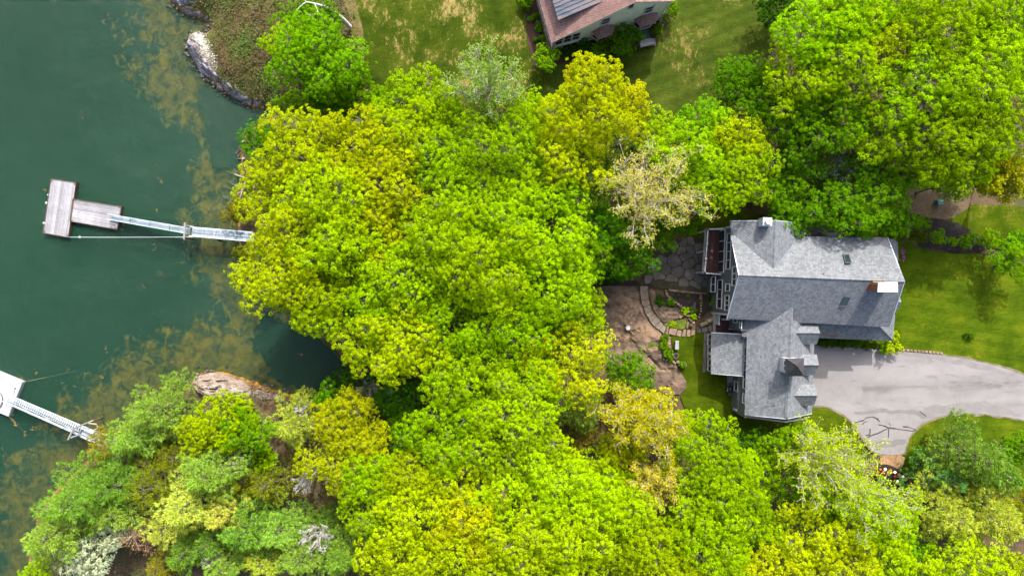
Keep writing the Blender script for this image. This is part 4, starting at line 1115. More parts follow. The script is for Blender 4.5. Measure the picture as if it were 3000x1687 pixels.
# west deck on its posts, and the entry landing
ZDk = 0.45
d = [z1p(142, 150, ZDk), z1p(240, 155, ZDk), z1p(226, 435, ZDk), z1p(122, 432, ZDk)]
dk = MB().slab([p - Vector((0, 0, .06)) for p in d], .22).build("deck", M['trim'], house)
board_floor(dk, d[0], d[3], d[2], d[1], 12, M['deck'])
i_ = lambda p, q: p.lerp(q, .02)
rl = railing(house, [i_(d[1], d[0]).lerp(d[0], .1), i_(d[0], d[2]), i_(d[3], d[1]), d[2].lerp(d[3], .1)], h=.95)
mb = MB()
for p in (d[0].lerp(d[2], .04), d[3].lerp(d[1], .04), d[0].lerp(d[3], .5)):
    mb.box(Vector((p.x, p.y, -1.2)), .16, .16, 3.2, AX)
mb.build("deck_post", M['trim'], house)
ld = [z1p(208, 677, 0.1), z1p(330, 690, 0.1), z1p(330, 800, 0.1), z1p(204, 800, 0.1)]
lk = MB().slab([p - Vector((0, 0, .06)) for p in ld], 1.4).build("landing", M['trim'], house)
board_floor(lk, ld[0], ld[3], ld[2], ld[1], 12, M['deck'])
railing(house, [ld[0].lerp(ld[2], .05), ld[0].lerp(ld[3], .52) + AX * .1], h=.9)
# lean-to doorstep slab
MB().slab([z1p(284, 1066, -.45), z1p(318, 1068, -.45), z1p(318, 1132, -.45), z1p(284, 1130, -.45)], .8).build("door_step", M['granite'], house)
# yard lamp on the sun porch corner
MB().lathe(z1p(172, 930, .9), [(.05, -.3), (.14, -.2), (.2, 0), (.16, .2), (.06, .3)], 10).build("wall_lamp", M['white_metal'], house)
# ------------------------------------------------------------------ the cream house at the top of the picture
cA = P(1617.6, 149.1, 0); cU = Vector((.962, .273, 0)).normalized(); cN_ = Vector((.273, -.962, 0)).normalized()
cp = lambda a, b_, z: cA + cU * a + cN_ * b_ + Vector((0, 0, z))
cream = empty("cream_house", cp(6.5, -7, 0), "cream clapboard house with red brown roof and metal shed dormer above the dry lawn", "house")
prof = [(0, 3.75), (8.5, 8.8), (13.0, 6.0)]
mb = MB()
mb.slab([cp(0, 0, -.6), cp(0, 0, 3.6), cp(8.5, 0, 8.6), cp(13, 0, 5.85), cp(13, 0, -.6)], .2, -cN_ * .2)
mb.slab([cp(0, -.2, -.6), cp(0, -14, -.6), cp(0, -14, 3.6), cp(0, -.2, 3.6)], .2, cU * .2)
mb.slab([cp(13, -.2, -.6), cp(13, -14, -.6), cp(13, -14, 5.8), cp(13, -.2, 5.8)], .2, -cU * .2)
mb.slab([cp(.2, -14, -.6), cp(.2, -14, 3.6), cp(8.5, -14, 8.6), cp(12.8, -14, 5.85), cp(12.8, -14, -.6)], .2, cN_ * .2)
mb.build("house_wall", M['cream'], cream)
shr = M['shingle_red']
roof_plane(cream, [[cp(-.35, .3, 3.6), cp(8.5, .3, 8.85), cp(8.5, -14.3, 8.85), cp(-.35, -14.3, 3.6)]], shr, edge=M['trim'])
roof_plane(cream, [[cp(8.5, .3, 8.85), cp(13.4, .3, 5.85), cp(13.4, -14.3, 5.85), cp(8.5, -14.3, 8.85)]], shr, edge=M['trim'])
# metal shed dormer
D0, D1, DB, DE = .75, 5.6, -1.35, -11
mb = MB(); mb.slab([cp(D0, DB, 5.25), cp(D1, DB, 7.1), cp(D1, DE, 7.1), cp(D0, DE, 5.25)], .1)
dm = mb.build("shed_dormer_roof", M['seam_metal'], cream)
k = 0; bb = DB - .02
sm = MB()
while bb > DE:
    sm.bar(cp(D0, bb, 5.28), cp(D1, bb, 7.13), .04, .07); bb -= .46
tag(sm.build("seam", M['seam_metal'], dm), kind="stuff")
mb = MB(); mb.slab([cp(D0 + .25, DB - .2, 4.1), cp(D0 + .25, DB - .2, 5.2), cp(D1 - .2, DB - .2, 6.95), cp(D1 - .2, DB - .2, 6.8)], .15, -cN_ * .15)
mb.slab([cp(D0 + .25, DB - .35, 4.0), cp(D0 + .25, DE + .3, 4.0), cp(D0 + .25, DE + .3, 5.2), cp(D0 + .25, DB - .35, 5.2)], .15, cU * .15)
mb.build("dormer_wall", M['cream'], cream)
for i in range(5): window(cream, cp(D0 + .25, 0, 0), -cN_, -cU, 2.0 + i * 1.7, 3.2 + i * 1.7, 4.45, 5.0, 2, 1)
def c_window(xc, yc, w, h, **kw):
    z0 = on_wall(Z3(xc, yc + h / 2), cA, cU)[1]; z1 = on_wall(Z3(xc, yc - h / 2), cA, cU)[1]
    a0 = on_wall(Z3(xc - w / 2, yc + w / 2 * .284), cA, cU)[0]; a1 = on_wall(Z3(xc + w / 2, yc - w / 2 * .284), cA, cU)[0]
    return window(cream, cA, cU, cN_, a0 + .1, a1 - .1, z0 + .08, z1 - .08, **kw)
for xc, yc in ((592, 517), (698, 487), (806, 457)): c_window(xc, yc, 104, 84, rows=2)
for xc, yc in ((573, 606), (678, 577), (782, 548)): c_window(xc, yc, 100, 44)
c_window(1178, 266, 112, 72, rows=2, fw=.16); c_window(1720, 122, 112, 72, rows=2, fw=.16); c_window(1498, 75, 80, 58, frame=M['trim'])
# windows along the W wall, white corner boards, downspouts
for i in range(6): window(cream, cp(0, 0, 0), -cN_, -cU, .9 + i * 1.9, 2.3 + i * 1.9, .7, 2.9, 1, 2, fw=.14)
mb = MB()
for p in (cp(-.02, -.04, 0), cp(13.02, -.02, 0)): mb.box(p + Vector((0, 0, 1.7 if p.x < 8 else 2.8)), .16, .16, 4.0 if p.x < 8 else 6.2, cU)
mb.bar(cp(13.2, .1, 5.6), cp(13.1, .15, .2), .1, .1); mb.bar(cp(13.1, .15, .3), cp(12.6, .6, .1), .1, .1)
mb.build("trim_board", M['trim'], cream)
# two bay windows under little hipped roofs
for x0, y0, x1, y1 in ((1000, 395, 1300, 300), (1525, 262, 1830, 165)):
    a0, a1 = on_wall(Z3(x0, y0), cA, cU)[0], on_wall(Z3(x1, y1), cA, cU)[0]
    zb, zt, dp_ = 1.15, 2.75, .75
    pts = [(a0 + .25, 0), (a0 + .75, dp_), (a1 - .75, dp_), (a1 - .25, 0)]
    bay = MB().slab([cp(a, b_, zb) for a, b_ in pts], .25).slab([cp(a, b_, zt) for a, b_ in pts], .15).build("bay_window", M['trim'], cream)
    for (pa, pb) in zip(pts[:-1], pts[1:]):
        p, q = cp(*pa, 0), cp(*pb, 0); d_ = (q - p); L = d_.length; d_.normalize()
        window(cream, p, d_, Vector((d_.y, -d_.x, 0)), .12, L - .12, zb + .1, zt - .15, 1, 1, fw=.1)
    rp = [(a0, .02), (a0 + .55, dp_ + .3), (a1 - .55, dp_ + .3), (a1, .02)]
    for f in ([(a0, .02, zt), (a0 + .55, dp_ + .3, zt - .05), (a0 + 1.0, .02, zt + .75)], [(a0 + .55, dp_ + .3, zt), (a1 - .55, dp_ + .3, zt), (a1 - 1.0, .02, zt + .8), (a0 + 1.0, .02, zt + .8)], [(a1 - .55, dp_ + .3, zt - .05), (a1, .02, zt), (a1 - 1.0, .02, zt + .75)]):
        roof_plane(cream, [[cp(*p) for p in f]], shr, name="bay_roof", thick=.06, tab=(.25, .18))
# back steps: green mat on a small deck
g4 = [P(*Z3(x, y), .9) for x, y in ((1572, 352), (1702, 318), (1742, 482), (1622, 498))]
pd = MB().slab([p - Vector((0, 0, .03)) for p in g4], .8).build("porch_deck", M['grey_wood'], cream)
MB().slab(g4, .025).build("mat", flat('green_mat', lin(62, 96, 84), .8), pd)
w4 = [P(*Z3(x, y), .85) for x, y in ((1612, 507), (1756, 482), (1775, 562), (1608, 604))]
board_floor(pd, w4[0], w4[1], w4[2], w4[3], 5, M['grey_wood'], name="deck_board")
for k in range(2):
    s4 = [P(*Z3(x, y), .55 - .3 * k) for x, y in ((1756 + 22 * k, 482 + 8 * k), (1778 + 22 * k, 487 + 8 * k), (1800 + 10 * k, 580), (1775 + 10 * k, 570))]
    MB().slab(s4, .12).build("step", M['grey_wood'], pd)
mb = MB(); mb.bar(w4[3] + Vector((0, 0, .5)), w4[2] + Vector((0, 0, .5)), .12, .1)
for p in (w4[3], w4[2]): mb.box(p + Vector((0, 0, .1)), .12, .12, .9, cU)
mb.build("railing", M['grey_wood'], pd)
# low stone edging along the W wall bed
ed = empty("stone_edging", G(1577, 70), "row of rough grey stones edging the brown bed beside the cream house", "edging")
for i in range(26):
    t = i / 25; q = G(1568 + 42 * t, -20 + 165 * t, .1)
    MB().box(q, random.uniform(.25, .4), random.uniform(.22, .3), .22, Vector((random.uniform(-.3, .3), -1, 0))).build("stone", M['edge_stone'], ed, bevel=.04)

# ------------------------------------------------------------------ docks
def dock_float(name, quad, Z, z, n, label, along, group=None, mat='grey_wood', thick=.55):
    q = [P(*Z(x, y), z) for x, y in quad]
    c = sum(q, Vector()) / 4
    r = empty(name, Vector((c.x, c.y, WATER)), label, "dock", group)
    MB().slab([p - Vector((0, 0, .05)) for p in q], thick).build("frame", M['dark_wood'] if mat == 'grey_wood' else M['alu'], r)
    inn = [p.lerp(c, .012) for p in q]
    if along: board_floor(r, inn[0], inn[3], inn[2], inn[1], n, M[mat], .05, .02, "plank")
    else: board_floor(r, inn[0], inn[1], inn[2], inn[3], n, M[mat], .05, .02, "plank")
    return r, q
fA, qA = dock_float("dock_float", [(197, 172), (490, 217), (398, 853), (106, 803)], ZD, WATER + .5, 17, "long weathered grey plank float forming the outer end of the dock", True, "plank floats of the long dock")
fB, qB = dock_float("dock_float", [(452, 408), (1015, 497), (967, 763), (418, 665)], ZD, WATER + .5, 15, "weathered grey plank float that the aluminium gangway lands on", False, "plank floats of the long dock")
for r, q in ((fA, qA), (fB, qB)):
    c = sum(q, Vector()) / 4
    for p in q:
        MB().box(p.lerp(c, .07) + Vector((0, 0, .03)), .2, .2, .06, q[1] - q[0]).build("corner_plate", M['copper'], r)
    for a, b_ in ((0, 1), (1, 2), (2, 3), (3, 0)):
        MB().bar(q[a] + Vector((0, 0, .0)), q[b_] + Vector((0, 0, .0)), .09, .16).build("rub_rail", M['dark_wood'], r)
for x, y, s in ((176, 365, .12), (158, 458, .2), (129, 690, .18)):
    p = P(*ZD(x, y), WATER + .3)
    fe = MB().lathe(p, [(.03, -.4), (s * .7, -.32), (s, -.1), (s, .1), (s * .7, .3), (.04, .36)], 10).build("fender", M['white_metal'], None, smooth=True)
    tag(fe, {365: "small white fender nearest the upper end of the outer float", 458: "large round white fender at the middle of the outer float", 690: "white fender nearest the lower end of the outer float"}[y], "fender", "white fenders on the outer float")

def gang(root, a0, a1, b0, b1, n, mat, post_h=.85, cross=True, lengthwise=False, railw=.07, name="slat", rails=True):
    """walkway between edge a0-a1 and edge b0-b1"""
    a0, a1, b0, b1 = map(Vector, (a0, a1, b0, b1)); zv = Vector((0, 0, 1))
    MB().bar(a0 - zv * .1, a1 - zv * .1, .08, .2).bar(b0 - zv * .1, b1 - zv * .1, .08, .2).build("side_beam", M['alu'], root)
    if lengthwise: board_floor(root, a0, a1, b1, b0, n, mat, .04, .02, name)
    else:
        for i in range(n):
            f = (i + .5) / n; w = (a1 - a0).length / n * (.42 if name == "rung" else .88)
            MB().bar(a0.lerp(a1, f) + zv * random.uniform(-.004, .004), b0.lerp(b1, f), w, .05).build(name, mat, root)
    if not rails: return
    for p, q in ((a0, a1), (b0, b1)):
        rm = MB(); rm.bar(p + zv * post_h, q + zv * post_h, railw, .06); rm.bar(p + zv * post_h * .5, q + zv * post_h * .5, .04, .04)
        L = (q - p).length; k = max(2, round(L / 1.6))
        for i in range(k + 1):
            s = p.lerp(q, i / k); rm.bar(s, s + zv * post_h, .06, .06, Vector((1, 0, 0)))
        if cross:
            for i in range(k): rm.bar(p.lerp(q, i / k) + zv * (post_h if i % 2 else .05), p.lerp(q, (i + 1) / k) + zv * (.05 if i % 2 else post_h), .035, .035)
        rm.build("railing", M['alu'], root)
gw = empty("gangway", P(*ZD(1350, 690), -5), "aluminium ramp with thin railings sloping from the wooden pier to the plank float", "gangway")
zl, zh = WATER + .65, -3.9
gang(gw, P(*ZD(893, 590), zl), P(*ZD(1812, 748), zh), P(*ZD(884, 650), zl), P(*ZD(1806, 815), zh), 6, M['alu_deck'], .75, True, True)
for f in (.25, .5, .75):
    a = P(*ZD(893, 590), zl).lerp(P(*ZD(1812, 748), zh), f); b_ = P(*ZD(884, 650), zl).lerp(P(*ZD(1806, 815), zh), f)
    MB().bar(a + Vector((0, 0, .03)), b_ + Vector((0, 0, .03)), .05, .03).build("cross_bar", M['dark_metal'], gw)
pier = empty("pier", P(*ZD(2100, 810), WATER), "wooden pier with pale blue cross slats running under the yellow green maple", "pier")
gang(pier, P(*ZD(1838, 738), -3.85), P(*ZD(2560, 800), -3.5), P(*ZD(1828, 840), -3.85), P(*ZD(2555, 905), -3.5), 38, M['alu_deck'], .7, False, False, .11)
MB().tube(P(*ZD(1752, 680), -2.9), P(*ZD(1740, 875), -2.9), .13, .12, 10).build("head_beam", M['grey_wood'], pier)
for x, y in ((1752, 700), (1742, 855), (2100, 745), (2090, 880)):
    q = P(*ZD(x, y), -3.0)
    MB().tube((q.x, q.y, -9.5), (q.x, q.y, -2.95 if x < 1800 else -3.9), .14, .12, 10).build("pile", M['dark_wood'], pier)
MB().bar(P(*ZD(1742, 712), -3.1), P(*ZD(1850, 724), -3.1), .1, .1).bar(P(*ZD(1735, 848), -3.1), P(*ZD(1845, 850), -3.1), .1, .1).build("strut", M['grey_wood'], pier)
# mooring rope with its float
r0, r1 = P(*ZD(396, 851), WATER + .5), P(*ZD(1742, 849), -3.0)
pts = [r0.lerp(r1, t) - Vector((0, 0, .35 * math.sin(math.pi * t))) for t in np.linspace(0, 1, 14)]
tag(MB().path(pts, .022, 5).build("mooring_rope", M['rope']), "straight white rope from the outer float to the pier head", "rope")
q = r0.lerp(r1, .096) - Vector((0, 0, .1))
tag(MB().lathe(q, [(.03, -.15), (.12, -.08), (.14, 0), (.11, .09), (.02, .14)], 10).build("buoy", M['white_metal'], smooth=True), "small white buoy threaded on the mooring rope", "buoy")
# boarding ladder shape lying on the inner float
q = P(*ZD(905, 715), WATER + .53)
tag(MB().bar(q, q + Vector((-.25, -.3, 0)), .03, .03).bar(q, q + Vector((.35, .1, 0)), .03, .03).bar(q + Vector((.35, .1, 0)), q + Vector((.2, -.35, 0)), .03, .03).build("boat_hook", M['dark_metal']), "thin dark boat hook lying on the inner plank float", "boat hook")

# second dock, with a pale metal float and ladder-like ramp
d23 = (P(*ZE(315, 330), 0) - P(*ZE(0, 200), 0)).normalized()
q2 = [(-480, 2), (315, 330), (115, 820), (-680, 490)]
f2, qq = dock_float("pale_float", q2, ZE, WATER + .55, 22, "pale white decked float cut by the edge of the photo below the long dock", False, None, 'pale_plank', .7)
g2 = empty("ramp", P(*ZE(640, 770), -5), "pale metal ramp with ladder like rungs leading to the white float", "gangway")
gang(g2, P(*ZE(118, 515), WATER + .75), P(*ZE(1178, 965), -4.0), P(*ZE(88, 585), WATER + .75), P(*ZE(1140, 1050), -4.0), 37, M['alu'], .8, False, False, .06, "rung")
for f in (0.0, .33, .66):
    a = P(*ZE(165, 650), WATER + 1.2).lerp(P(*ZE(1100, 1060), -3.4), f); b_ = P(*ZE(165, 650), WATER + 1.2).lerp(P(*ZE(1100, 1060), -3.4), f + .34)
    MB().bar(a, b_, .06, .06).bar(a + Vector((0, 0, -.7)), b_, .04, .04).build("brace", M['alu'], g2)
p2 = empty("pier", P(*ZE(1380, 1060), WATER), "pale slatted pier with driftwood posts under the olive cedar", "pier")
gang(p2, P(*ZE(1185, 965), -3.95), P(*ZE(1700, 1170), -3.6), P(*ZE(1145, 1065), -3.95), P(*ZE(1640, 1290), -3.6), 20, M['alu_deck'], .6, False, False, .16)
for a, b_, r_ in (((965, 1145), (1045, 985), .13), ((1045, 985), (1245, 905), .1), ((1000, 1120), (1140, 1070), .1), ((1245, 905), (1320, 875), .09), ((1255, 915), (1370, 930), .1), ((1335, 1005), (1460, 960), .08), ((1375, 945), (1390, 985), .09)):
    MB().tube(P(*ZE(*a), -3.2), P(*ZE(*b_), -3.1), r_, r_ * .85, 8).build("post", M['grey_wood'] if a[0] < 1100 else M['drift'], p2)
for x, y in ((1000, 1120), (1240, 908), (1500, 1110), (1420, 1190)):
    q = P(*ZE(x, y), -3.4); MB().tube((q.x, q.y, -9), (q.x, q.y, -3.3), .12, .11, 8).build("pile", M['dark_wood'], p2)
def rope(a, b_, label, dip=.3):
    pts = [a.lerp(b_, t) - Vector((0, 0, dip * math.sin(math.pi * t / 2))) for t in np.linspace(0, 1, 8)]
    tag(MB().path(pts, .02, 4).build("mooring_line", M['drift']), label, "rope")
rope(P(*ZE(310, 338), WATER + .4), P(*ZE(1060, 178), WATER - .1), "thin brown line running from the white float toward the cove")
rope(P(*ZE(120, 815), WATER + .4), P(*ZE(330, 1060), WATER - .2), "thin brown line trailing in the water below the white float")
q = P(*ZE(215, 418), WATER + .6)
tag(MB().bar(q, P(*ZE(192, 515), WATER + .62), .04, .04).bar(q + Vector((-.14, 0, 0)), q + Vector((.14, -.02, 0)), .08, .08).build("broom", M['black']), "dark broom lying on the white float beside the ramp", "broom")
q = P(*ZE(-30, 590), WATER + .56)
bt = empty("small_boat", q, "white upturned dinghy with a dark rim on the white float", "boat")
hull = [(1.02, 0), (1.0, .12), (.9, .26), (.65, .4), (.3, .47), (.02, .48)]
MB().lathe(q + Vector((0, 0, .06)), hull, 20, .62, 1.0).build("hull", M['white_metal'], bt, smooth=True)
MB().lathe(q, [(1.06, 0), (1.08, .05), (1.04, .1), (.98, .1)], 20, .64, 1.0).build("rim", M['black'], bt)
q = P(*ZE(105, 690), WATER + .58)
hs = [q + Vector((math.cos(t) * .22, math.sin(t) * .28, 0)) for t in np.linspace(0.5, 5.2, 12)]
tag(MB().path(hs, .025, 5).build("hose_loop", M['alu']), "grey loop of hose lying on the white float", "hose")

# ------------------------------------------------------------------ patio, steps and garden things
patio_px = [Z5(505, 455), Z5(505, 395), Z5(560, 330), Z5(610, 270), Z5(640, 180), Z5(760, 100), Z5(900, 50), Z5(1040, 40), Z5(1180, 60), Z5(1180, 370), Z5(1125, 370), Z5(1130, 515), Z5(780, 490), Z5(690, 480), Z5(600, 462)]
M['joint'] = mottled('mossy_joint', [(0.3, lin(58, 56, 42)), (0.7, lin(88, 84, 62))], 1.2, fine=12, rough=.95, bump=.5)
patio = sheet("patio", patio_px, M['joint'], 0.06, 0.4, 0)
ring = ground_pts(dense_poly(patio_px, 10))[:, :2]
rs = np.random.RandomState(11)
lo, hi = ring.min(0) - 1, ring.max(0) + 1
seeds = []
for _ in range(5000):
    q = rs.uniform(lo, hi)
    if all((q[0] - s[0]) ** 2 + (q[1] - s[1]) ** 2 > (.72 + .35 * ((s[2] + .0))) ** 2 for s in seeds): seeds.append((q[0], q[1], rs.rand()))
sx = np.array([s[:2] for s in seeds])
ins = inside(ring, sx)
bd = seg_dist(np.vstack([ring, ring[:1]]), sx)
for i in range(len(sx)):
    if not ins[i] or bd[i] < .22: continue
    c = sx[i]; hp = []
    for j in range(len(sx)):
        if j == i: continue
        d_ = sx[j] - c; L = math.hypot(*d_)
        if L < 3.5: hp.append((-d_[0] / L, -d_[1] / L, (-d_[0] * (c[0] + sx[j][0]) / 2 - d_[1] * (c[1] + sx[j][1]) / 2) / L + .045))
    cell = clip_convex([(c[0] - 2, c[1] - 2), (c[0] + 2, c[1] - 2), (c[0] + 2, c[1] + 2), (c[0] - 2, c[1] + 2)], hp)
    if len(cell) < 3: continue
    cc = []
    for a, b_ in zip(cell, cell[1:] + cell[:1]):      # knock the corners off
        t = .16; cc += [(a[0] + (b_[0] - a[0]) * t, a[1] + (b_[1] - a[1]) * t), (b_[0] + (a[0] - b_[0]) * t, b_[1] + (a[1] - b_[1]) * t)]
    z = H(*c) + .10 + random.uniform(-.012, .02)
    MB().slab([(x, y, z + random.uniform(-.004, .004)) for x, y in cc], .12).build("flagstone", M['flag'], patio)
def stone_at(pts, Z, parent, mat, name, dz=.2, t=.3, inset=.03):
    g4 = [Vector(v) for v in ground_pts([Z(*p) for p in pts], 0)]
    c = sum(g4, Vector()) / len(g4); z = c.z + dz
    # irregular outline
    out = []
    for i in range(len(g4)):
        a, b_ = g4[i], g4[(i + 1) % len(g4)]
        for f in (.06, .35, .65, .94):
            p = a.lerp(b_, f); p = p.lerp(c, inset + random.uniform(0, .05)); out.append(Vector((p.x, p.y, z + random.uniform(-.012, .012))))
    return MB().slab(out, t).build(name, mat, parent)
arc = [((502, 458), (574, 458)), ((502, 490), (577, 485)), ((511, 582), (584, 570)), ((530, 638), (596, 618)), ((548, 692), (610, 668)), ((572, 722), (630, 692)), ((592, 762), (658, 716)), ((628, 805), (682, 755)), ((664, 828), (706, 790)), ((706, 862), (730, 805))]
pa = empty("stone_path", G(*Z5(580, 650)), "curving path of large grey stones from the patio past the bare ledge", "path")
for (a, b_), (c, d_) in zip(arc[:-1], arc[1:]): stone_at([a, b_, d_, c], Z5, pa, M['step'], "path_stone", .22)
for s in ([(733, 795), (757, 795), (742, 868), (718, 860)], [(757, 808), (822, 820), (808, 878), (745, 862)], [(824, 828), (860, 835), (852, 885), (811, 878)], [(868, 826), (897, 824), (890, 888), (858, 884)], [(903, 828), (934, 826), (931, 888), (897, 888)], [(940, 835), (974, 830), (968, 870), (935, 880)], [(900, 760), (916, 762), (915, 818), (898, 815)]):
    stone_at(s, Z5, pa, M['edge_stone'], "path_stone", .2)
for s in ([(980, 820), (1020, 815), (1030, 850), (990, 855)], [(1025, 812), (1075, 800), (1085, 845), (1035, 850)], [(1080, 798), (1145, 780), (1145, 845), (1090, 845)], [(1040, 740), (1140, 690), (1145, 775), (1070, 795)]):
    stone_at(s, Z5, pa, M['flag'], "path_stone", .12)
be = empty("stone_edging", G(*Z5(760, 980)), "line of reddish stones edging the small lawn beside the ledge", "edging")
edge_line = [(742, 875), (750, 895), (752, 920), (752, 945), (756, 972), (766, 1008), (780, 1040), (800, 1072), (828, 1100)]
for x, y in edge_line: stone_at([(x - 14, y - 12), (x + 14, y - 11), (x + 15, y + 11), (x - 13, y + 12)], Z5, be, M['edge_stone'], "edging_stone", .15)
bw = empty("garden_edging", G(*Z5(860, 580)), "pale stone rows dividing the dark mulch beds by the patio", "edging")
for line in ([(725, 498), (740, 540), (790, 580), (850, 625), (900, 655), (940, 690), (975, 735)], [(1018, 520), (1022, 600), (1022, 670), (1005, 720)], [(760, 492), (880, 505), (1000, 517), (1120, 520)], [(850, 720), (890, 705), (940, 715), (985, 740), (960, 765), (930, 735)]):
    pp = dense_poly(line + line[::-1], 20)[: max(4, int(len(dense_poly(line + line[::-1], 20)) / 2))]
    for q in pp[::1]:
        x, y = q; a = random.uniform(8, 12)
        stone_at([(x - a, y - a * .8), (x + a, y - a * .8), (x + a, y + a * .8), (x - a, y + a * .8)], Z5, bw, M['edge_stone'], "edging_stone", .14)
sb = empty("drive_edging", G(*Z8(1000, 220)), "row of tan stones along the upper edge of the drive by the east lawn", "edging")
for i in range(15):
    t = i / 14; x = 735 + 440 * t; y = 205 + 8 * math.sin(t * 3) + 36 * t * t
    stone_at([(x - 13, y - 9), (x + 13, y - 8), (x + 13, y + 10), (x - 13, y + 9)], Z8, sb, M['edge_stone'], "edging_stone", .18)
# bench, pots, covers
q = G(*Z5(813, 956)); bn = empty("stone_bench", q, "plain pale grey stone bench on the small lawn beside the edging stones", "bench")
u_ = Vector((.02, 1, 0)).normalized()
MB().box(q + Vector((0, 0, .45)), 1.06, .44, .1, u_).build("seat", M['granite'], bn, bevel=.015)
for s in (-.36, .36): MB().box(q + u_ * s + Vector((0, 0, .2)), .14, .36, .4, u_).build("leg", M['granite'], bn)
for x, y, r_, lab in ((805, 1045, .30, "small round stone planter at the end of the edging stones"), (868, 1122, .38, "large round stone tub planted with green on the lawn edge below the bench")):
    q = G(*Z5(x, y)); pt = empty("planter", q, lab, "planter")
    MB().lathe(q, [(r_ * .75, 0), (r_ * .95, .3), (r_, .5), (r_ * .85, .5), (r_ * .8, .42)], 18).build("tub", M['terracotta'], pt)
    MB().lathe(q + Vector((0, 0, .43)), [(r_ * .84, 0), (.02, .03)], 14).build("soil", M['mulch'], pt)
stone = stone_at([(772, 1095), (790, 1085), (816, 1108), (800, 1122)], Z5, None, M['edge_stone'], "loose_stone", .25)
tag(stone, "flat loose stone beside the large round tub", "stone")
q = G(*Z5(940, 789)); tag(MB().lathe(q + Vector((0, 0, .1)), [(.2, 0), (.22, .2), (.05, .22)], 12).build("round_stone", M['dark_wood']), "round dark stone cover beside the mossy patch", "stone cover")
q = G(*Z5(400, 812)); tag(MB().lathe(q, [(.24, -.1), (.24, .32), (.28, .32), (.28, .4), (.2, .44), (.02, .46)], 20).build("well_cap", M['white_metal']), "round white well cap standing on the bare ledge", "well cap")
q = G(*Z5(413, 782)); tag(MB().lathe(q, [(.15, -.05), (.16, .2), (.1, .26), (.02, .28)], 10).build("small_boulder", M['edge_stone'], smooth=True), "little tan stone touching the white well cap", "stone")
q = G(*Z5(590, 282)); tag(MB().box(q + Vector((0, 0, .3)), .42, .5, .6, Vector((1, .2, 0))).box(q + Vector((0, 0, .62)), .5, .58, .05, Vector((1, .2, 0))).build("utility_box", M['alu'], bevel=.02), "pale blue utility box at the corner of the flagstone patio", "utility box")
# window boxes of flowers by the landing
for (x, y), lab in (((1043, 778), "flower box with yellow blooms further from the landing"), ((1102, 745), "flower box with yellow blooms next to the landing")):
    q = G(*Z5(x, y)); fb = empty("flower_box", q, lab, "flower box", "flower boxes by the landing")
    MB().box(q + Vector((0, 0, .28)), .85, .38, .35, Vector((.9, .38, 0))).build("box", M['granite'], fb)
    rr = np.random.RandomState(int(x)); fl = MB()
    for _ in range(26):
        o_ = Vector((.9, .38, 0)).normalized() * rr.uniform(-.36, .36) + Vector((-.38, .9, 0)).normalized() * rr.uniform(-.14, .14)
        fl.lathe(q + o_ + Vector((0, 0, rr.uniform(.5, .62))), [(.01, 0), (.06, .03), (.02, .06)], 6)
    o = fl.build("blooms", M['petal'], fb, color=lin(215, 190, 40)); tag(o, kind="stuff")
# barbecue
q = z1p(293, 1150, -.1); gz_ = H(q.x, q.y); q.z = gz_
gr = empty("barbecue", q, "black kettle style gas barbecue on a cart against the grey lean to wall", "barbecue")
MB().box(q + Vector((0, 0, .45)), .55, .8, .7, AX).build("cart", M['black'], gr)
mb = MB(); mb.v = []
hd = [(.0, .62), (.12, .58), (.26, .45), (.34, .25), (.36, 0)]
MB().lathe(q + Vector((0, 0, .82)), [(.38, 0), (.37, .12), (.3, .27), (.16, .36), (.02, .38)], 16, .8, 1.1).build("lid", M['black'], gr, smooth=True)
MB().box(q + Vector((0, .62, .82)), .42, .32, .04, AX).build("side_shelf", M['dark_metal'], gr); MB().box(q + Vector((0, -.62, .82)), .42, .32, .04, AX).build("side_shelf", M['dark_metal'], gr)
MB().bar(q + Vector((-.34, -.25, .95)), q + Vector((-.34, .25, .95)), .04, .04).build("handle", M['alu'], gr)
for sx_, sy_ in ((-1, -1), (1, -1), (-1, 1), (1, 1)): MB().tube(q + Vector((sx_ * .24, sy_ * .34, -.05)), q + Vector((sx_ * .24, sy_ * .34, .12)), .06, .06, 8).build("wheel", M['black'], gr)
# cabinets and covers along the north wall
def cabinet(name, px0, px1, z, label, cat, mat, parts=()):
    a, b_ = P(*Z1(*px0), z), P(*Z1(*px1), z)
    c = (a + b_) / 2; g_ = H(c.x, c.y); w, d_ = abs(b_.x - a.x), max(.3, abs(b_.y - a.y))
    r = empty(name, Vector((c.x, c.y, g_)), label, cat)
    MB().box(Vector((c.x, c.y, (z + g_) / 2)), w, d_, z - g_, AX).build("cabinet", mat, r, bevel=.02)
    MB().box(Vector((c.x, c.y, z + .02)), w + .06, d_ + .06, .04, AX).build("lid", mat, r)
cabinet("heat_pump", (748, 172), (800, 190), 2.4, "low white cabinet against the north wall beside the cross gable", "cabinet", M['trim'])
cabinet("heat_pump", (903, 176), (962, 194), 2.2, "wider white cabinet halfway along the north wall", "cabinet", M['trim'])
cabinet("meter_box", (864, 174), (896, 184), 2.2, "narrow cream box between the two white wall cabinets", "meter box", M['granite'])
cabinet("water_barrel", (1056, 176), (1072, 194), .9, "dark green bin by the north wall closer to the cabinets", "bin", M['green_box'])
cabinet("water_barrel", (1080, 176), (1096, 194), .9, "grey green bin by the north wall further from the cabinets", "bin", M['green_box'])
cabinet("window_hood", (1128, 190), (1156, 206), 2.6, "little white hood on the north wall near the east end", "hood", M['trim'])
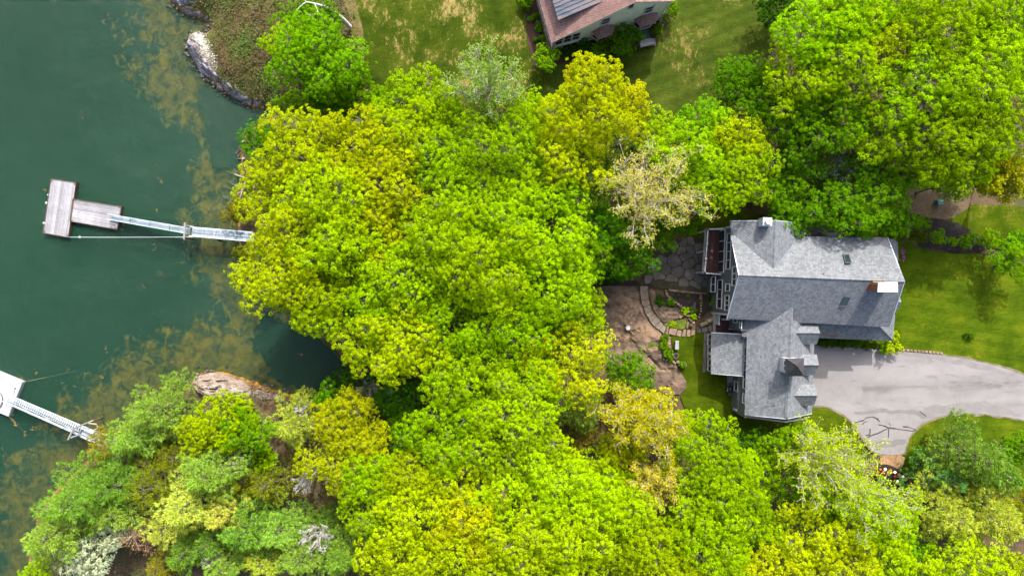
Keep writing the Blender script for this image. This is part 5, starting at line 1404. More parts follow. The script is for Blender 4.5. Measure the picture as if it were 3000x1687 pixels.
# green transformer box NE
q = G(*ZN(762, 445)); tb = empty("transformer_box", q, "teal green transformer box standing on bare soil beyond the north east bed", "transformer box")
MB().box(q + Vector((0, 0, .35)), .62, .55, .7, Vector((1, .2, 0))).build("cabinet", M['green_box'], tb, bevel=.03)
MB().box(q + Vector((0, 0, .72)), .68, .6, .06, Vector((1, .2, 0))).build("lid", M['green_box'], tb, bevel=.02)
MB().box(q + Vector((.1, .1, .76)), .3, .12, .03, Vector((1, .2, 0))).build("handle", M['alu'], tb)
# two rocks beside the mulch
q = G(*ZN(385, 735)); tag(MB().lathe(q, [(.9, -.1), (.95, .12), (.7, .3), (.3, .38), (.02, .4)], 9, 1.0, .5).build("garden_boulder", M['flag']), "flat grey boulder between the arborvitae and the dark mulch", "boulder")

# driftwood timbers at the shore by the wood
KD = zoomer(640, 480, 9.058)
for (a, b_), za, zb, lab in ((((230, 200), (745, 390)), -6.5, -5.4, "longest pale driftwood timber slanting into the shallows"), (((240, 470), (650, 670)), -6.5, -5.6, "second sunken driftwood timber parallel to the longest one"), (((110, 850), (430, 960)), -6.6, -5.9, "short sunken timber just above the olive shore shrub"), (((290, 895), (600, 745)), -6.6, -5.8, "sunken timber crossing the other way in the shallows"),
                            (((735, 385), (630, 740)), -5.3, -5.5, "whitish upright timber frame edge along the shore"), (((630, 740), (550, 945)), -5.4, -5.5, "bright white plank edge at the shore above the olive shrub"), (((890, 740), (830, 950)), -5.2, -5.4, "thin white plank leaning beside the shore shrub"), (((880, 840), (970, 970)), -5.0, -5.2, "short grey plank leaning under the yellow green maple"), (((500, 225), (680, 235)), -6.4, -6.1, "small sunken stick near the dark green shore tree")):
    tag(MB().bar(P(*KD(*a), za), P(*KD(*b_), zb), .16, .13).build("driftwood", M['drift']), lab, "driftwood", "driftwood timbers by the pier")
# floating weed
rr = np.random.RandomState(5)
M['weed'] = mottled('floating_weed', [(0.3, lin(120, 90, 40)), (0.7, lin(196, 150, 70))], 3, rough=.8, bump=.3)
wd = MB()
spots = [ZE(505, 225), ZE(950, 165), ZE(175, 860), ZE(225, 930), ZE(475, 980), ZE(358, 1080), ZE(295, 290), ZE(1435, 262), ZE(1450, 785), ZD(1420, 20), ZD(1465, 200), ZD(2225, 240), ZD(1030, 740), ZD(130, 300), ZD(1410, 965), (420, 840), (505, 1065), (600, 960), (540, 700), (460, 620), (630, 830), (310, 1020), (880, 1040), (560, 330), (470, 190), (700, 430), (700, 450), (240, 330), (520, 250)]
for (x, y) in spots:
    c = P(x, y, WATER + .02)
    for _ in range(rr.randint(3, 9)):
        d_ = Vector((rr.normal(0, .18), rr.normal(0, .22), rr.uniform(0, .015))); a = rr.uniform(0, 6.3); L = rr.uniform(.05, .16); w = rr.uniform(.03, .07)
        e1, e2 = Vector((math.cos(a), math.sin(a), 0)), Vector((-math.sin(a), math.cos(a), 0))
        wd.poly([c + d_ - e1 * L, c + d_ + e2 * w, c + d_ + e1 * L, c + d_ - e2 * w])
tag(wd.build("floating_seaweed", M['weed']), "scraps of orange brown seaweed floating on the green water", None, None, "stuff")
# ------------------------------------------------------------------ trees
rng = np.random.RandomState(42)
def unit(a): return a / np.maximum(np.linalg.norm(a, axis=1, keepdims=True), 1e-9)
def tubes_np(P0, P1, R0, R1, n=4):
    P0, P1 = np.asarray(P0, float), np.asarray(P1, float)
    R0, R1 = np.broadcast_to(R0, (len(P0),)), np.broadcast_to(R1, (len(P0),))
    d = unit(P1 - P0)
    ref = np.where(np.abs(d[:, 2:3]) < .9, np.array([[0, 0, 1.0]]), np.array([[1.0, 0, 0]]))
    a = unit(np.cross(d, ref)); b_ = np.cross(d, a)
    th_ = np.arange(n) * 2 * np.pi / n
    ring = a[:, None, :] * np.cos(th_)[None, :, None] + b_[:, None, :] * np.sin(th_)[None, :, None]
    co = np.concatenate([P0[:, None, :] + ring * R0[:, None, None], P1[:, None, :] + ring * R1[:, None, None]], 1).reshape(-1, 3)
    i = np.arange(n); j = (i + 1) % n
    q = np.stack([i, j, n + j, n + i], 1)
    return co, (np.arange(len(P0))[:, None, None] * 2 * n + q[None]).reshape(-1, 4)
def leaves_np(c, nrm, length, width, along=None):
    """one small folded-flat quad leaf per row"""
    k = len(c)
    nrm = unit(nrm)
    r = rng.normal(size=(k, 3)) if along is None else along + rng.normal(size=(k, 3)) * .25
    t = unit(np.cross(nrm, np.cross(r, nrm))) if along is None else unit(along)
    s = unit(np.cross(nrm, t))
    L, Wd = np.asarray(length).reshape(-1, 1), np.asarray(width).reshape(-1, 1)
    v = np.stack([c - t * L * .7 + s * Wd, c - t * L * .7 - s * Wd, c + t * L], 1).reshape(-1, 3)
    return v, np.arange(k * 3).reshape(-1, 3)
def bez(a, m_, b_, n):
    t = np.linspace(0, 1, n)[:, None]
    return (1 - t) ** 2 * a + 2 * t * (1 - t) * m_ + t ** 2 * b_
def limb_segments(a, b_, r0, r1, n=4, sag=0.25):
    a, b_ = np.asarray(a, float), np.asarray(b_, float)
    mid = (a + b_) / 2 + np.array([0, 0, np.linalg.norm(b_ - a) * sag]) + rng.normal(size=3) * np.linalg.norm(b_ - a) * .06
    p = bez(a, mid, b_, n)
    r = np.linspace(r0, r1, n)
    return p[:-1], p[1:], r[:-1], r[1:]
class Wood:
    def __init__(s): s.a, s.b, s.r, s.q = [], [], [], []
    def add(s, a, b_, r0, r1):
        s.a.append(np.atleast_2d(a)); s.b.append(np.atleast_2d(b_)); s.r.append(np.atleast_1d(r0)); s.q.append(np.atleast_1d(r1))
    def limb(s, a, b_, r0, r1, n=4, sag=.25): s.add(*limb_segments(a, b_, r0, r1, n, sag))
    def build(s, name, parent, col, n=4):
        if not s.a: return None
        co, q = tubes_np(np.vstack(s.a), np.vstack(s.b), np.concatenate(s.r), np.concatenate(s.q), n)
        o = np_mesh(name, co, q, M['bark'], parent, col, smooth=True)
        return o if name == "trunk" else tag(o, kind="stuff")
BARK = (0.15, 0.14, 0.085); PALE = (0.40, 0.36, 0.30); DARKB = (0.10, 0.085, 0.07)
HUE = dict(khaki=(176, 178, 16), bright=(160, 196, 10), green=(124, 172, 12), deep=(92, 142, 14), dark=(62, 104, 18), lime=(176, 200, 12), yellow=(194, 204, 14), gold=(196, 194, 16), ochre=(198, 184, 60),
           tan=(204, 192, 92), fresh=(158, 196, 12), sage=(130, 162, 62), pine=(112, 152, 52), bluepine=(84, 134, 64), palepine=(168, 182, 64), goldpine=(178, 186, 78), olive=(118, 126, 24), rust=(136, 130, 40), white=(222, 226, 200),
           dead=(168, 128, 100), silver=(150, 188, 66), midg=(110, 158, 14), hedge=(88, 122, 20), arbor=(92, 112, 20))
def hue(k, m_=0.78):
    c = lin(*HUE[k], m_); j = rng.uniform(.93, 1.07, 3) * rng.uniform(.86, 1.1)
    return tuple(float(a * b_) for a, b_ in zip(c, j))
def root_of(name, vx, vy, rv, top, label, cat, group):
    """the crown's middle as the photo shows it, and the ground under it"""
    zc = -2.0 + .65 * top
    for _ in range(3):
        c = V(vx, vy, zc); g_ = H(c.x, c.y); g_ = max(g_, WATER - .1); zc = g_ + top * .68
    c = V(vx, vy, zc)
    k = (CAM_H - zc) / CAM_H / 21.467
    r = empty(name, Vector((c.x, c.y, g_)), label, cat, group)
    return r, np.array([c.x, c.y]), g_, k

def leafy_tree(vx, vy, rx, ry, top, col, label, group=None, dens=1.0, tuft=.46, per=20, leaf=.092, bark=BARK, lobe=(.24, .36), twig=.22, name="leafy_tree", cat="tree", low=.35, gap=0.0, flat_=.85):
    root, c, g_, k = root_of(name, vx, vy, max(rx, ry), top, label, cat, group)
    grow = (1.0 if vx < 790 else 1.12) if name == 'leafy_tree' else 1.0
    ax, ay = rx * k * grow, ry * k * grow
    r = (ax + ay) / 2
    rz = min(top * .32, r * .7)
    zc = g_ + top - rz * 1.0
    # the lobes that make the crown
    lr_m = float(np.clip(r * np.mean(lobe), min(.55, r * .5), 1.75))
    if name == 'leafy_tree': q_s = rng.uniform(.88, 1.22); tuft, leaf = tuft * q_s, leaf * q_s ** .5
    nl = max(5, int(1.3 * (ax * ay) / lr_m ** 2 * dens))
    L = []
    i = 0
    while len(L) < nl and i < nl * 20:
        i += 1
        u = math.sqrt(rng.uniform()); t = rng.uniform(0, 2 * math.pi)
        rag = 1.0 + .16 * math.sin(t * 3 + vx) + .1 * math.sin(t * 5 + vy)
        p = np.array([math.cos(t) * u * ax * .86 * rag, math.sin(t) * u * ay * .86 * rag, math.sqrt(max(0, 1 - u * u * .9)) * rz * rng.uniform(.55, 1.08) - rz * .15])
        lr = lr_m * rng.uniform(.7, 1.2)
        if all(np.linalg.norm((p - q[0]) * (1, 1, .6)) > .62 * (lr + q[1]) * .8 for q in L): L.append((p, lr))
    wood = Wood(); twigs = Wood()
    base = np.array([c[0], c[1], g_ - .3]); fork = np.array([c[0] + rng.normal() * .3, c[1] + rng.normal() * .3, g_ + top * low])
    tr = max(.08, min(.32, r * .055))
    trunk = Wood(); trunk.limb(base, fork, tr * 1.25, tr * .8, 4, 0.0)
    trunk.limb(fork, np.array([fork[0], fork[1], zc + rz * .2]), tr * .8, tr * .3, 4, 0.0)
    trunk.build("trunk", root, bark, 7)
    C, Nn, Ls, T = [], [], [], []
    for p, lr in L:
        w = p + np.array([c[0], c[1], zc])
        wood.limb(fork + np.array([0, 0, rng.uniform(0, .2) * top * .3]), w - np.array([0, 0, lr * .35]), tr * .42, .035, 5, .12)
        n = max(6, int(2 * math.pi * lr * lr / tuft ** 2 * .92))
        u = rng.uniform(-.12, 1, n); t = np.arange(n) * 2.39996 + rng.uniform(0, 6)
        s = np.sqrt(1 - u * u)
        d = np.stack([s * np.cos(t), s * np.sin(t), u * flat_], 1) + rng.normal(size=(n, 3)) * .13
        pos = w + d * lr * rng.uniform(.72, 1.12, (n, 1))
        keep = rng.uniform(size=n) > gap
        pos, d = pos[keep], d[keep]
        for j in range(len(pos)):
            if rng.uniform() < twig: twigs.add(w - np.array([0, 0, lr * .2]), pos[j], .03, .012)
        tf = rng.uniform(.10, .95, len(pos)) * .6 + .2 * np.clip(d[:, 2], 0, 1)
        up = unit(d * .7 + np.array([0, 0, .75]))
        # every tuft: a small umbrella of leaves
        m_ = per
        tr_ = tuft * rng.uniform(.40, .62, (len(pos), 1, 1))
        th_ = rng.uniform(0, 2 * math.pi, (len(pos), m_)); ph = np.sqrt(rng.uniform(0, 1, (len(pos), m_)))
        e1 = unit(np.cross(up, rng.normal(size=up.shape))); e2 = np.cross(up, e1)
        off = (e1[:, None] * (np.cos(th_) * ph)[..., None] + e2[:, None] * (np.sin(th_) * ph)[..., None]) * tr_ + up[:, None] * ((1 - ph ** 2) * .55 - .2)[..., None] * tr_
        C.append((pos[:, None] + off).reshape(-1, 3))
        Nn.append((off / tr_ * .62 + up[:, None] * .7 + rng.normal(size=off.shape) * .3).reshape(-1, 3))
        T.append(np.repeat(tf, m_))
    # inner, lower leaves that close the crown
    nf = int(ax * ay * 3.14 * 19 * dens)
    t = rng.uniform(0, 6.283, nf); u = np.sqrt(rng.uniform(size=nf)) * .82
    C.append(np.stack([c[0] + np.cos(t) * u * ax, c[1] + np.sin(t) * u * ay, zc + rz * (np.sqrt(np.maximum(0, 1 - u * u)) * rng.uniform(-.5, .55, nf) - .1)], 1))
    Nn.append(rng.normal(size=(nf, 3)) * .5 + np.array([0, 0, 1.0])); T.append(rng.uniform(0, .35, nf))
    C, Nn, T = np.vstack(C), np.vstack(Nn), np.concatenate(T)
    ls = leaf * rng.uniform(.7, 1.25, len(C)); ls[-nf:] *= 2.0
    v_, q_ = leaves_np(C, Nn, ls, ls * .72)
    wood.build("branches", root, bark)
    if twigs.a: twigs.build("twigs", root, bark, 3)
    np_mesh("crown", v_, q_, M['leaf'], root, col, tint=T)
    return root

def bud_tree(vx, vy, rx, ry, top, col, label, group=None, bark=PALE, per=5, leaf=.10, lean=(0, 0), tips=1.0, name="budding_tree"):
    """a tree still half bare: pale limbs, branchlets and twigs, with small tufts at their ends"""
    root, c, g_, k = root_of(name, vx, vy, max(rx, ry), top, label, "tree", group)
    ax, ay = rx * k, ry * k; r = (ax + ay) / 2
    rz = top * .42; zc = g_ + top - rz
    tr = min(.26, max(.1, r * .05))
    base = np.array([c[0] + lean[0], c[1] + lean[1], g_ - .3]); fork = np.array([c[0] + lean[0] * .5, c[1] + lean[1] * .5, g_ + top * .4])
    trunk = Wood(); trunk.limb(base, fork, tr * 1.3, tr * .9, 4, 0.0); trunk.build("trunk", root, bark, 7)
    limbs, twigs = Wood(), Wood()
    C, T = [], []
    nl = int(11 + r * 2.2)
    for i in range(nl):
        u = math.sqrt((i + .6) / nl) * rng.uniform(.85, 1.06); t = i * 2.39996 + rng.uniform(-.4, .4)
        e = np.array([c[0] + math.cos(t) * u * ax * .9, c[1] + math.sin(t) * u * ay * .9, zc + rz * math.sqrt(max(.02, 1 - .9 * u * u)) * rng.uniform(.75, 1.0)])
        s = fork + np.array([0, 0, top * rng.uniform(-.05, .18)])
        mid = s * .45 + e * .55 + np.array([0, 0, -.12 * top * u]) + rng.normal(size=3) * .25
        p = bez(s, mid, e, 7); rr_ = np.linspace(tr * .6, .035, 7)
        limbs.add(p[:-1], p[1:], rr_[:-1], rr_[1:])
        for f in range(2, 7):
            for _ in range(2 if f < 6 else 3):
                o_ = p[f]; d = (p[f] - p[f - 1]); d = d / max(np.linalg.norm(d), 1e-6)
                q = o_ + (d * rng.uniform(.4, .9) + rng.normal(size=3) * .45 + np.array([0, 0, .35])) * r * .24 * rng.uniform(.6, 1.1)
                m_ = (o_ + q) / 2 + rng.normal(size=3) * .08
                twigs.add(np.vstack([o_, m_]), np.vstack([m_, q]), np.array([.04, .028]), np.array([.028, .016]))
                for _ in range(4):
                    w = q + rng.normal(size=3) * r * .075 + np.array([0, 0, .1])
                    st = o_ * .35 + q * .65 if rng.uniform() < .5 else q
                    twigs.add(st, w, .02, .01)
                    if rng.uniform() < tips:
                        n_ = per
                        C.append(w + rng.normal(size=(n_, 3)) * .14); T.append(np.full(n_, rng.uniform(.1, .95)))
                if rng.uniform() < tips * .8:
                    C.append(q + rng.normal(size=(per, 3)) * .2); T.append(np.full(per, rng.uniform(.2, .95)))
    limbs.build("branches", root, bark, 5); twigs.build("twigs", root, bark, 3)
    if C:
        C, T = np.vstack(C), np.concatenate(T)
        ls = leaf * rng.uniform(.7, 1.3, len(C))
        v_, q_ = leaves_np(C, rng.normal(size=C.shape) * .6 + np.array([0, 0, 1.0]), ls, ls * .65)
        np_mesh("crown", v_, q_, M['leaf'], root, col, tint=T)
    return root

def conifer(vx, vy, rx, ry, top, col, label, group=None, bark=DARKB, per=24, needle=.19, nw=.035, name="pine_tree", lean=(0, 0), dens=1.0, droop=.05, fluff=.2, bare=.0):
    """whorls of level boughs, each a spray of needle tufts; from above a ragged star"""
    col = tuple(min(.9, q * 1.25) for q in col)
    root, c, g_, k = root_of(name, vx, vy, max(rx, ry), top, label, "tree", group)
    ax, ay = rx * k * 1.15, ry * k * 1.15; r = (ax + ay) / 2
    tr = max(.08, min(.25, r * .05))
    tip = np.array([c[0] + lean[0], c[1] + lean[1], g_ + top])
    base = np.array([c[0] - lean[0], c[1] - lean[1], g_ - .3])
    trunk = Wood(); trunk.limb(base, tip, tr * 1.2, .03, 6, 0.0); trunk.build("trunk", root, bark, 6)
    boughs, tws = Wood(), Wood()
    C, A, T = [], [], []
    nlev = max(4, int(top * .62))
    for lv in range(nlev):
        f = lv / (nlev - 1)
        z = .30 + .68 * f
        o_ = base + (tip - base) * z
        Lm = (1 - f) ** .72 * .98 + .09
        nb = rng.randint(5, 8)
        a0 = rng.uniform(0, 6.28)
        for i in range(nb):
            t = a0 + i * 6.283 / nb + rng.normal() * .22
            Lx = Lm * rng.uniform(.5, 1.2)
            d = np.array([math.cos(t) * ax, math.sin(t) * ay, 0]) * Lx
            L_ = np.linalg.norm(d)
            if L_ < .3: continue
            e = o_ + d + np.array([0, 0, L_ * (.18 - droop)])
            mid = (o_ + e) / 2 + np.array([0, 0, -L_ * .05])
            p = bez(o_, mid, e, 5)
            rr_ = np.linspace(max(.03, tr * .35 * (1 - f) + .02), .015, 5)
            boughs.add(p[:-1], p[1:], rr_[:-1], rr_[1:])
            if rng.uniform() < bare: continue
            dn = d / L_; side = np.array([-dn[1], dn[0], 0])
            nt_ = max(3, int(L_ / .34 * dens))
            for s in range(nt_):
                g2_ = .22 + .78 * (s + rng.uniform(0, .6)) / nt_
                q0 = bez(o_, mid, e, 21)[min(20, int(g2_ * 20))]
                wid = L_ * .26 * math.sin(math.pi * min(1, g2_ * .8 + .12)) + .12
                for sg in (-1, 0, 1):
                    q = q0 + side * sg * wid * rng.uniform(.5, 1.1) + dn * (abs(sg) * wid * .5) + rng.normal(size=3) * .1
                    if sg: tws.add(q0, q, .014, .007)
                    n_ = per
                    dd = unit(dn * .75 + side * sg * .5 + np.array([0, 0, .35]) + rng.normal(size=(n_, 3)) * .5)
                    C.append(q + dd * needle * .55 + rng.normal(size=(n_, 3)) * fluff * .5); A.append(dd); T.append(np.full(n_, rng.uniform(.05, .95)))
    boughs.build("branches", root, bark, 4); tws.build("twigs", root, bark, 3)
    C, A, T = np.vstack(C), np.vstack(A), np.concatenate(T)
    ls = needle * rng.uniform(.6, 1.2, len(C))
    nn_ = np.cross(A, rng.normal(size=A.shape)) + np.array([0, 0, .6])
    v_, q_ = leaves_np(C, nn_, ls, nw * rng.uniform(.7, 1.3, len(C)), A)
    np_mesh("crown", v_, q_, M['needle'], root, col, tint=T)
    return root

CW = "leafy trees of the middle wood"; NE_ = "leafy trees of the north east wood"; SW_ = "leafy trees of the southern wood"; PN = "conifers on the southern point"; BD = "half bare budding trees"
LF = lambda vx, vy, rx, ry, top, h, label, grp, **kw: leafy_tree(vx, vy, rx, ry, top, hue('fresh' if grp == NE_ and h == 'lime' else h), label, grp, **kw)
# middle wood, shore to house
LF(665, 362, 62, 50, 9, 'deep', "dark green tree over the shallows at the shore above the driftwood", CW, tuft=.5)
LF(780, 372, 120, 92, 14, 'yellow', "yellow green maple crown at the shore just below the dark shore tree", CW)
LF(700, 478, 88, 88, 13, 'yellow', "yellow green maple leaning over the driftwood timbers", CW)
LF(840, 500, 105, 95, 16, 'lime', "tall yellow green maple inland of the driftwood timbers", CW)
LF(925, 390, 105, 85, 15, 'yellow', "olive yellow maple between the shore maples and the light green wood", CW)
LF(1010, 355, 95, 75, 14, 'lime', "lime maple below the bright green thicket edging the dry lawn", CW)
LF(980, 480, 95, 90, 15, 'yellow', "yellow maple in the middle of the wood with pale twigs showing", CW, twig=.5)
LF(752, 590, 100, 88, 15, 'yellow', "yellow green maple covering the landward end of the pier", CW)
LF(706, 690, 108, 92, 14, 'yellow', "brightest yellow maple jutting over the water below the pier", CW)
LF(800, 740, 90, 70, 12, 'lime', "lime green maple beside the brightest yellow maple", CW)
LF(870, 620, 100, 85, 15, 'lime', "lime maple inland of the pier maple", CW)
LF(815, 800, 78, 52, 11, 'lime', "low lime green tree drooping over the cove", CW)
LF(935, 580, 80, 75, 14, 'yellow', "small yellow green crown next to a brown gap in the wood", CW)
LF(960, 770, 95, 80, 13, 'bright', "bright green maple above the head of the cove", CW)
LF(930, 870, 66, 52, 12, 'lime', "lime green crown at the very head of the cove", CW)
LF(1020, 855, 105, 90, 15, 'lime', "broad lime maple inland of the head of the cove", CW)
LF(1060, 690, 95, 88, 15, 'bright', "bright green maple at the middle of the wood by the brown gap", CW)
LF(1140, 590, 115, 95, 16, 'bright', "dense bright green crown in the heart of the middle wood", CW)
LF(1110, 790, 105, 90, 14, 'bright', "bright maple south of the heart of the middle wood", CW)
LF(1250, 560, 105, 90, 15, 'bright', "bright green maple with small gaps below the light green crown", CW)
LF(1225, 690, 120, 105, 17, 'bright', "tallest bright green crown toward the bare ledge", CW)
LF(1360, 600, 115, 100, 15, 'bright', "bright green maple near the tan budding tree", CW)
LF(1385, 720, 108, 95, 15, 'bright', "bright green maple whose edge meets the bare ledge", CW)
LF(1260, 820, 112, 85, 14, 'bright', "bright green crown above the orange yellow maple", CW)
LF(1380, 815, 80, 60, 11, 'green', "small green tree at the ledge above the orange yellow maple", CW)
LF(1225, 385, 120, 95, 15, 'bright', "light green maple below the silvery half bare tree", CW, twig=.45)
LF(1130, 440, 85, 80, 14, 'bright', "green maple between the yellow and light green crowns", CW)
LF(1300, 450, 85, 80, 14, 'lime', "lime crown beside the light green maple with fine pale twigs", CW, twig=.5)
LF(1060, 262, 110, 72, 10, 'bright', "bright green thicket tree along the lower edge of the dry lawn", CW)
LF(955, 275, 70, 60, 8, 'green', "small green tree between the bank and the thicket", CW)
LF(1110, 320, 80, 60, 10, 'bright', "bright green tree tucked under the silvery half bare tree", CW)
LF(1480, 290, 115, 92, 15, 'yellow', "large yellow maple below the cream house", CW)
LF(1478, 212, 64, 42, 12, 'gold', "gold topped maple reaching toward the cream house bushes", CW)
LF(1565, 285, 65, 65, 12, 'gold', "gold maple edge beside the shaded part of the lawn", CW)
LF(1430, 400, 95, 85, 14, 'yellow', "yellow green maple under the large yellow maple", CW)
LF(1490, 460, 65, 75, 11, 'midg', "mid green tree next to the tan budding tree", CW)
LF(1400, 490, 85, 70, 13, 'bright', "bright green crown filling the gap beside the tan budding tree", CW)
LF(1745, 400, 95, 88, 13, 'bright', "bright green maple beside the tan budding tree north of the grey house", CW)
LF(1830, 440, 95, 95, 13, 'bright', "round bright green maple nearest the white flue of the grey house", CW)
LF(1770, 318, 85, 50, 10, 'green', "green tree on the lower edge of the shaded lawn", CW)
LF(1840, 352, 70, 55, 12, 'lime', "lime topped maple above the round bright maple", CW)
LF(1575, 640, 78, 62, 8, 'deep', "deep green tree shading the dark mulch below the tan budding tree", CW)
LF(1645, 590, 52, 40, 7, 'midg', "mid green tree overhanging the flagstone patio", CW, gap=.3)
LF(1722, 572, 36, 26, 6, 'midg', "small drooping green tree between patio and deck", CW, gap=.45)
LF(1520, 570, 60, 60, 10, 'deep', "deep green tree in the shade beneath the tan budding tree", CW)
LF(1530, 690, 34, 24, 2.4, 'dark', "dark rhododendron with white blossom on the mulch above the ledge", None, tuft=.35, name="shrub", cat="shrub", leaf=.1)
bud_tree(1225, 215, 108, 95, 15, hue('silver'), "silvery half bare tree with white limbs at the lower edge of the dry lawn", BD, per=5, leaf=.11)
bud_tree(1628, 492, 142, 130, 15, hue('tan'), "tan budding tree with radiating pale limbs between wood and grey house", BD, per=7, leaf=.085, bark=(.42, .385, .29))
# top left bank
LF(800, 165, 105, 95, 12, 'green', "large green tree on the scrubby bank with a brighter crown", None)
LF(740, 130, 65, 60, 11, 'bright', "light green crown leaning toward the northern shore rocks", None)
LF(850, 200, 75, 80, 9, 'midg', "mid green tree at the edge of bank and dry lawn", None)
LF(790, 55, 75, 50, 7, 'midg', "low green tree beside the leaning dead trunk", None, gap=.2)
LF(860, 250, 90, 55, 7, 'deep', "deep green tree in the shade below the bank trees", None)
LF(745, 265, 55, 32, 5, 'midg', "low green bush at the shore corner above the shallows", None)
LF(830, 290, 55, 40, 6, 'green', "small green tree just above the yellow shore maple", None)
# olive shrubs at the pier
LF(600, 532, 36, 34, 4, 'rust', "olive brown shrub at the shore just above the pier", None, tuft=.4, name="shrub", cat="shrub", leaf=.1)
LF(612, 635, 22, 24, 3, 'olive', "small olive shrub at the shore just below the pier", None, tuft=.4, name="shrub", cat="shrub", leaf=.1)
# north east wood
LF(1860, 215, 80, 62, 9, 'deep', "deep green tree at the edge of the shaded lawn in the north east wood", NE_)
LF(1905, 260, 90, 75, 11, 'deep', "deep green tree behind the lawn edge tree", NE_)
LF(1955, 25, 55, 60, 5, 'dark', "dark green tree at the top beside the shaded lawn", NE_)
LF(2035, 95, 110, 95, 15, 'lime', "lime maple at the top corner of the shaded lawn", NE_)
LF(2000, 200, 100, 85, 14, 'bright', "green maple with yellowish tips above the shaded hollow", NE_, twig=.5)
LF(2120, 60, 100, 85, 15, 'lime', "lime maple at the top edge of the north east wood", NE_)
LF(2110, 195, 105, 90, 15, 'bright', "green maple in the middle of the north east wood", NE_, twig=.5)
LF(1985, 305, 95, 80, 12, 'midg', "mid green tree over the shaded hollow north of the grey house", NE_)
LF(2090, 310, 90, 80, 13, 'midg', "shaded green maple beside the ochre flecked crown", NE_)
LF(2200, 140, 90, 80, 15, 'yellow', "ochre flecked maple in the north east wood", NE_, twig=.6)
LF(2250, 40, 95, 80, 15, 'lime', "yellow green maple at the top of the frame in the north east", NE_)
LF(2350, 90, 115, 95, 17, 'lime', "big lime maple near the top right of the wood", NE_)
LF(2480, 60, 115, 100, 17, 'lime', "big yellow green maple in the top right corner", NE_)
LF(2290, 235, 110, 95, 16, 'lime', "broad lime maple with bare sticks showing in the north east wood", NE_, twig=.55)
LF(2420, 215, 115, 100, 17, 'lime', "broad lime maple toward the right edge of the north east wood", NE_)
LF(2540, 190, 80, 95, 16, 'lime', "lime maple cut by the right edge of the photo", NE_)
LF(2200, 330, 95, 80, 13, 'bright', "bright green crown above the bare limbed hollow", NE_)
LF(2330, 350, 110, 85, 15, 'lime', "lime maple whose lower edge overhangs the bare soil", NE_)
LF(2440, 330, 95, 85, 15, 'lime', "lime maple just beside the tan tree at the right edge", NE_)
LF(2290, 430, 85, 55, 11, 'bright', "lower bright green crown above the transformer box", NE_)
LF(2400, 420, 75, 60, 12, 'bright', "green crown above and beyond the transformer box", NE_)
LF(2010, 400, 70, 65, 10, 'deep', "deep green tree near the bare limbs behind the grey house", NE_, gap=.2)
LF(1965, 480, 60, 60, 9, 'midg', "mid green tree between the round bright maple and the cross gable", NE_)
LF(2000, 545, 72, 48, 8, 'midg', "low green tree just north of the cross gable", NE_)
LF(2110, 525, 85, 62, 10, 'midg', "mid green maple overhanging the north wall of the grey house", NE_, twig=.5)
LF(2200, 490, 80, 75, 10, 'midg', "mid green maple north of the skylight roof", NE_)
LF(2150, 425, 65, 50, 9, 'deep', "deep green crown beside the bare limbs in the hollow", NE_, gap=.3)
LF(2245, 560, 42, 35, 7, 'midg', "small green crown at the north east corner of the grey house", NE_)
bud_tree(2100, 440, 75, 55, 9, hue('dark'), "bare grey limbed tree in the shaded hollow behind the grey house", BD, bark=(.26, .25, .24), tips=.08)
bud_tree(2540, 330, 60, 80, 13, hue('tan'), "tan budding tree cut by the right edge of the photo", BD, per=5)
bud_tree(2495, 450, 75, 65, 11, hue('khaki'), "gold leaved loose tree above the north east grass", BD, per=9, leaf=.14)
LF(2560, 440, 40, 70, 10, 'bright', "green tree at the right edge beside the gold leaved tree", NE_)
# southern wood
LF(1180, 965, 120, 88, 14, 'bright', "bright green maple just below the head of the cove", SW_)
LF(1290, 1060, 112, 95, 15, 'bright', "bright green crown west of the grey green pine", SW_, twig=.5)
LF(1150, 1085, 105, 90, 14, 'bright', "bright green maple at the edge of the cove thicket", SW_)
LF(1240, 900, 85, 55, 12, 'bright', "bright green crown touching the orange yellow maple", SW_)
LF(1350, 955, 75, 75, 12, 'bright', "bright green crown left under the orange yellow maple", SW_)
LF(1425, 905, 105, 85, 13, 'gold', "orange yellow maple beside the bare ledge", SW_)
LF(1585, 945, 66, 58, 6, 'midg', "mid green low tree at the lower end of the ledge", SW_)
LF(1640, 1015, 45, 40, 6, 'gold', "gold sapling beside the lower end of the ledge", SW_, gap=.3)
conifer(1462, 1040, 62, 56, 9, hue('sage'), "lone grey green pine between the two southern maple groups", None)
conifer(1455, 1105, 60, 40, 6, hue('rust'), "low rust tinged cedar under the lone grey green pine", None, needle=.15)
bud_tree(1575, 1040, 85, 85, 12, hue('gold'), "gold budding tree with pale limbs below the ledge", BD, per=6, leaf=.11)
bud_tree(1650, 1070, 70, 100, 13, hue('gold'), "gold budding tree next to the small west lawn", BD, per=5, leaf=.11)
bud_tree(1640, 1205, 72, 75, 12, hue('ochre'), "tan budding tree below the gold budding pair", BD, per=6, leaf=.11)
LF(875, 1055, 88, 75, 11, 'khaki', "olive yellow maple on the southern shore of the cove", SW_)
LF(865, 1155, 90, 70, 11, 'khaki', "gold olive maple just inland of the southern shore", SW_)
LF(930, 1110, 50, 55, 9, 'yellow', "yellow crown at the edge of the dark cove thicket", SW_)
LF(955, 1195, 95, 62, 12, 'bright', "pale bright green tree by the brown forest floor", SW_)
LF(935, 1270, 85, 60, 12, 'bright', "light green crown with pale twigs below the brown forest floor", SW_, twig=.6)
LF(1060, 1180, 95, 75, 13, 'lime', "lime maple below the cove thicket", SW_)
LF(1165, 1200, 88, 75, 13, 'lime', "lime maple in the middle of the southern wood", SW_)
LF(1060, 1290, 105, 85, 14, 'yellow', "yellow green maple toward the bottom of the southern wood", SW_)
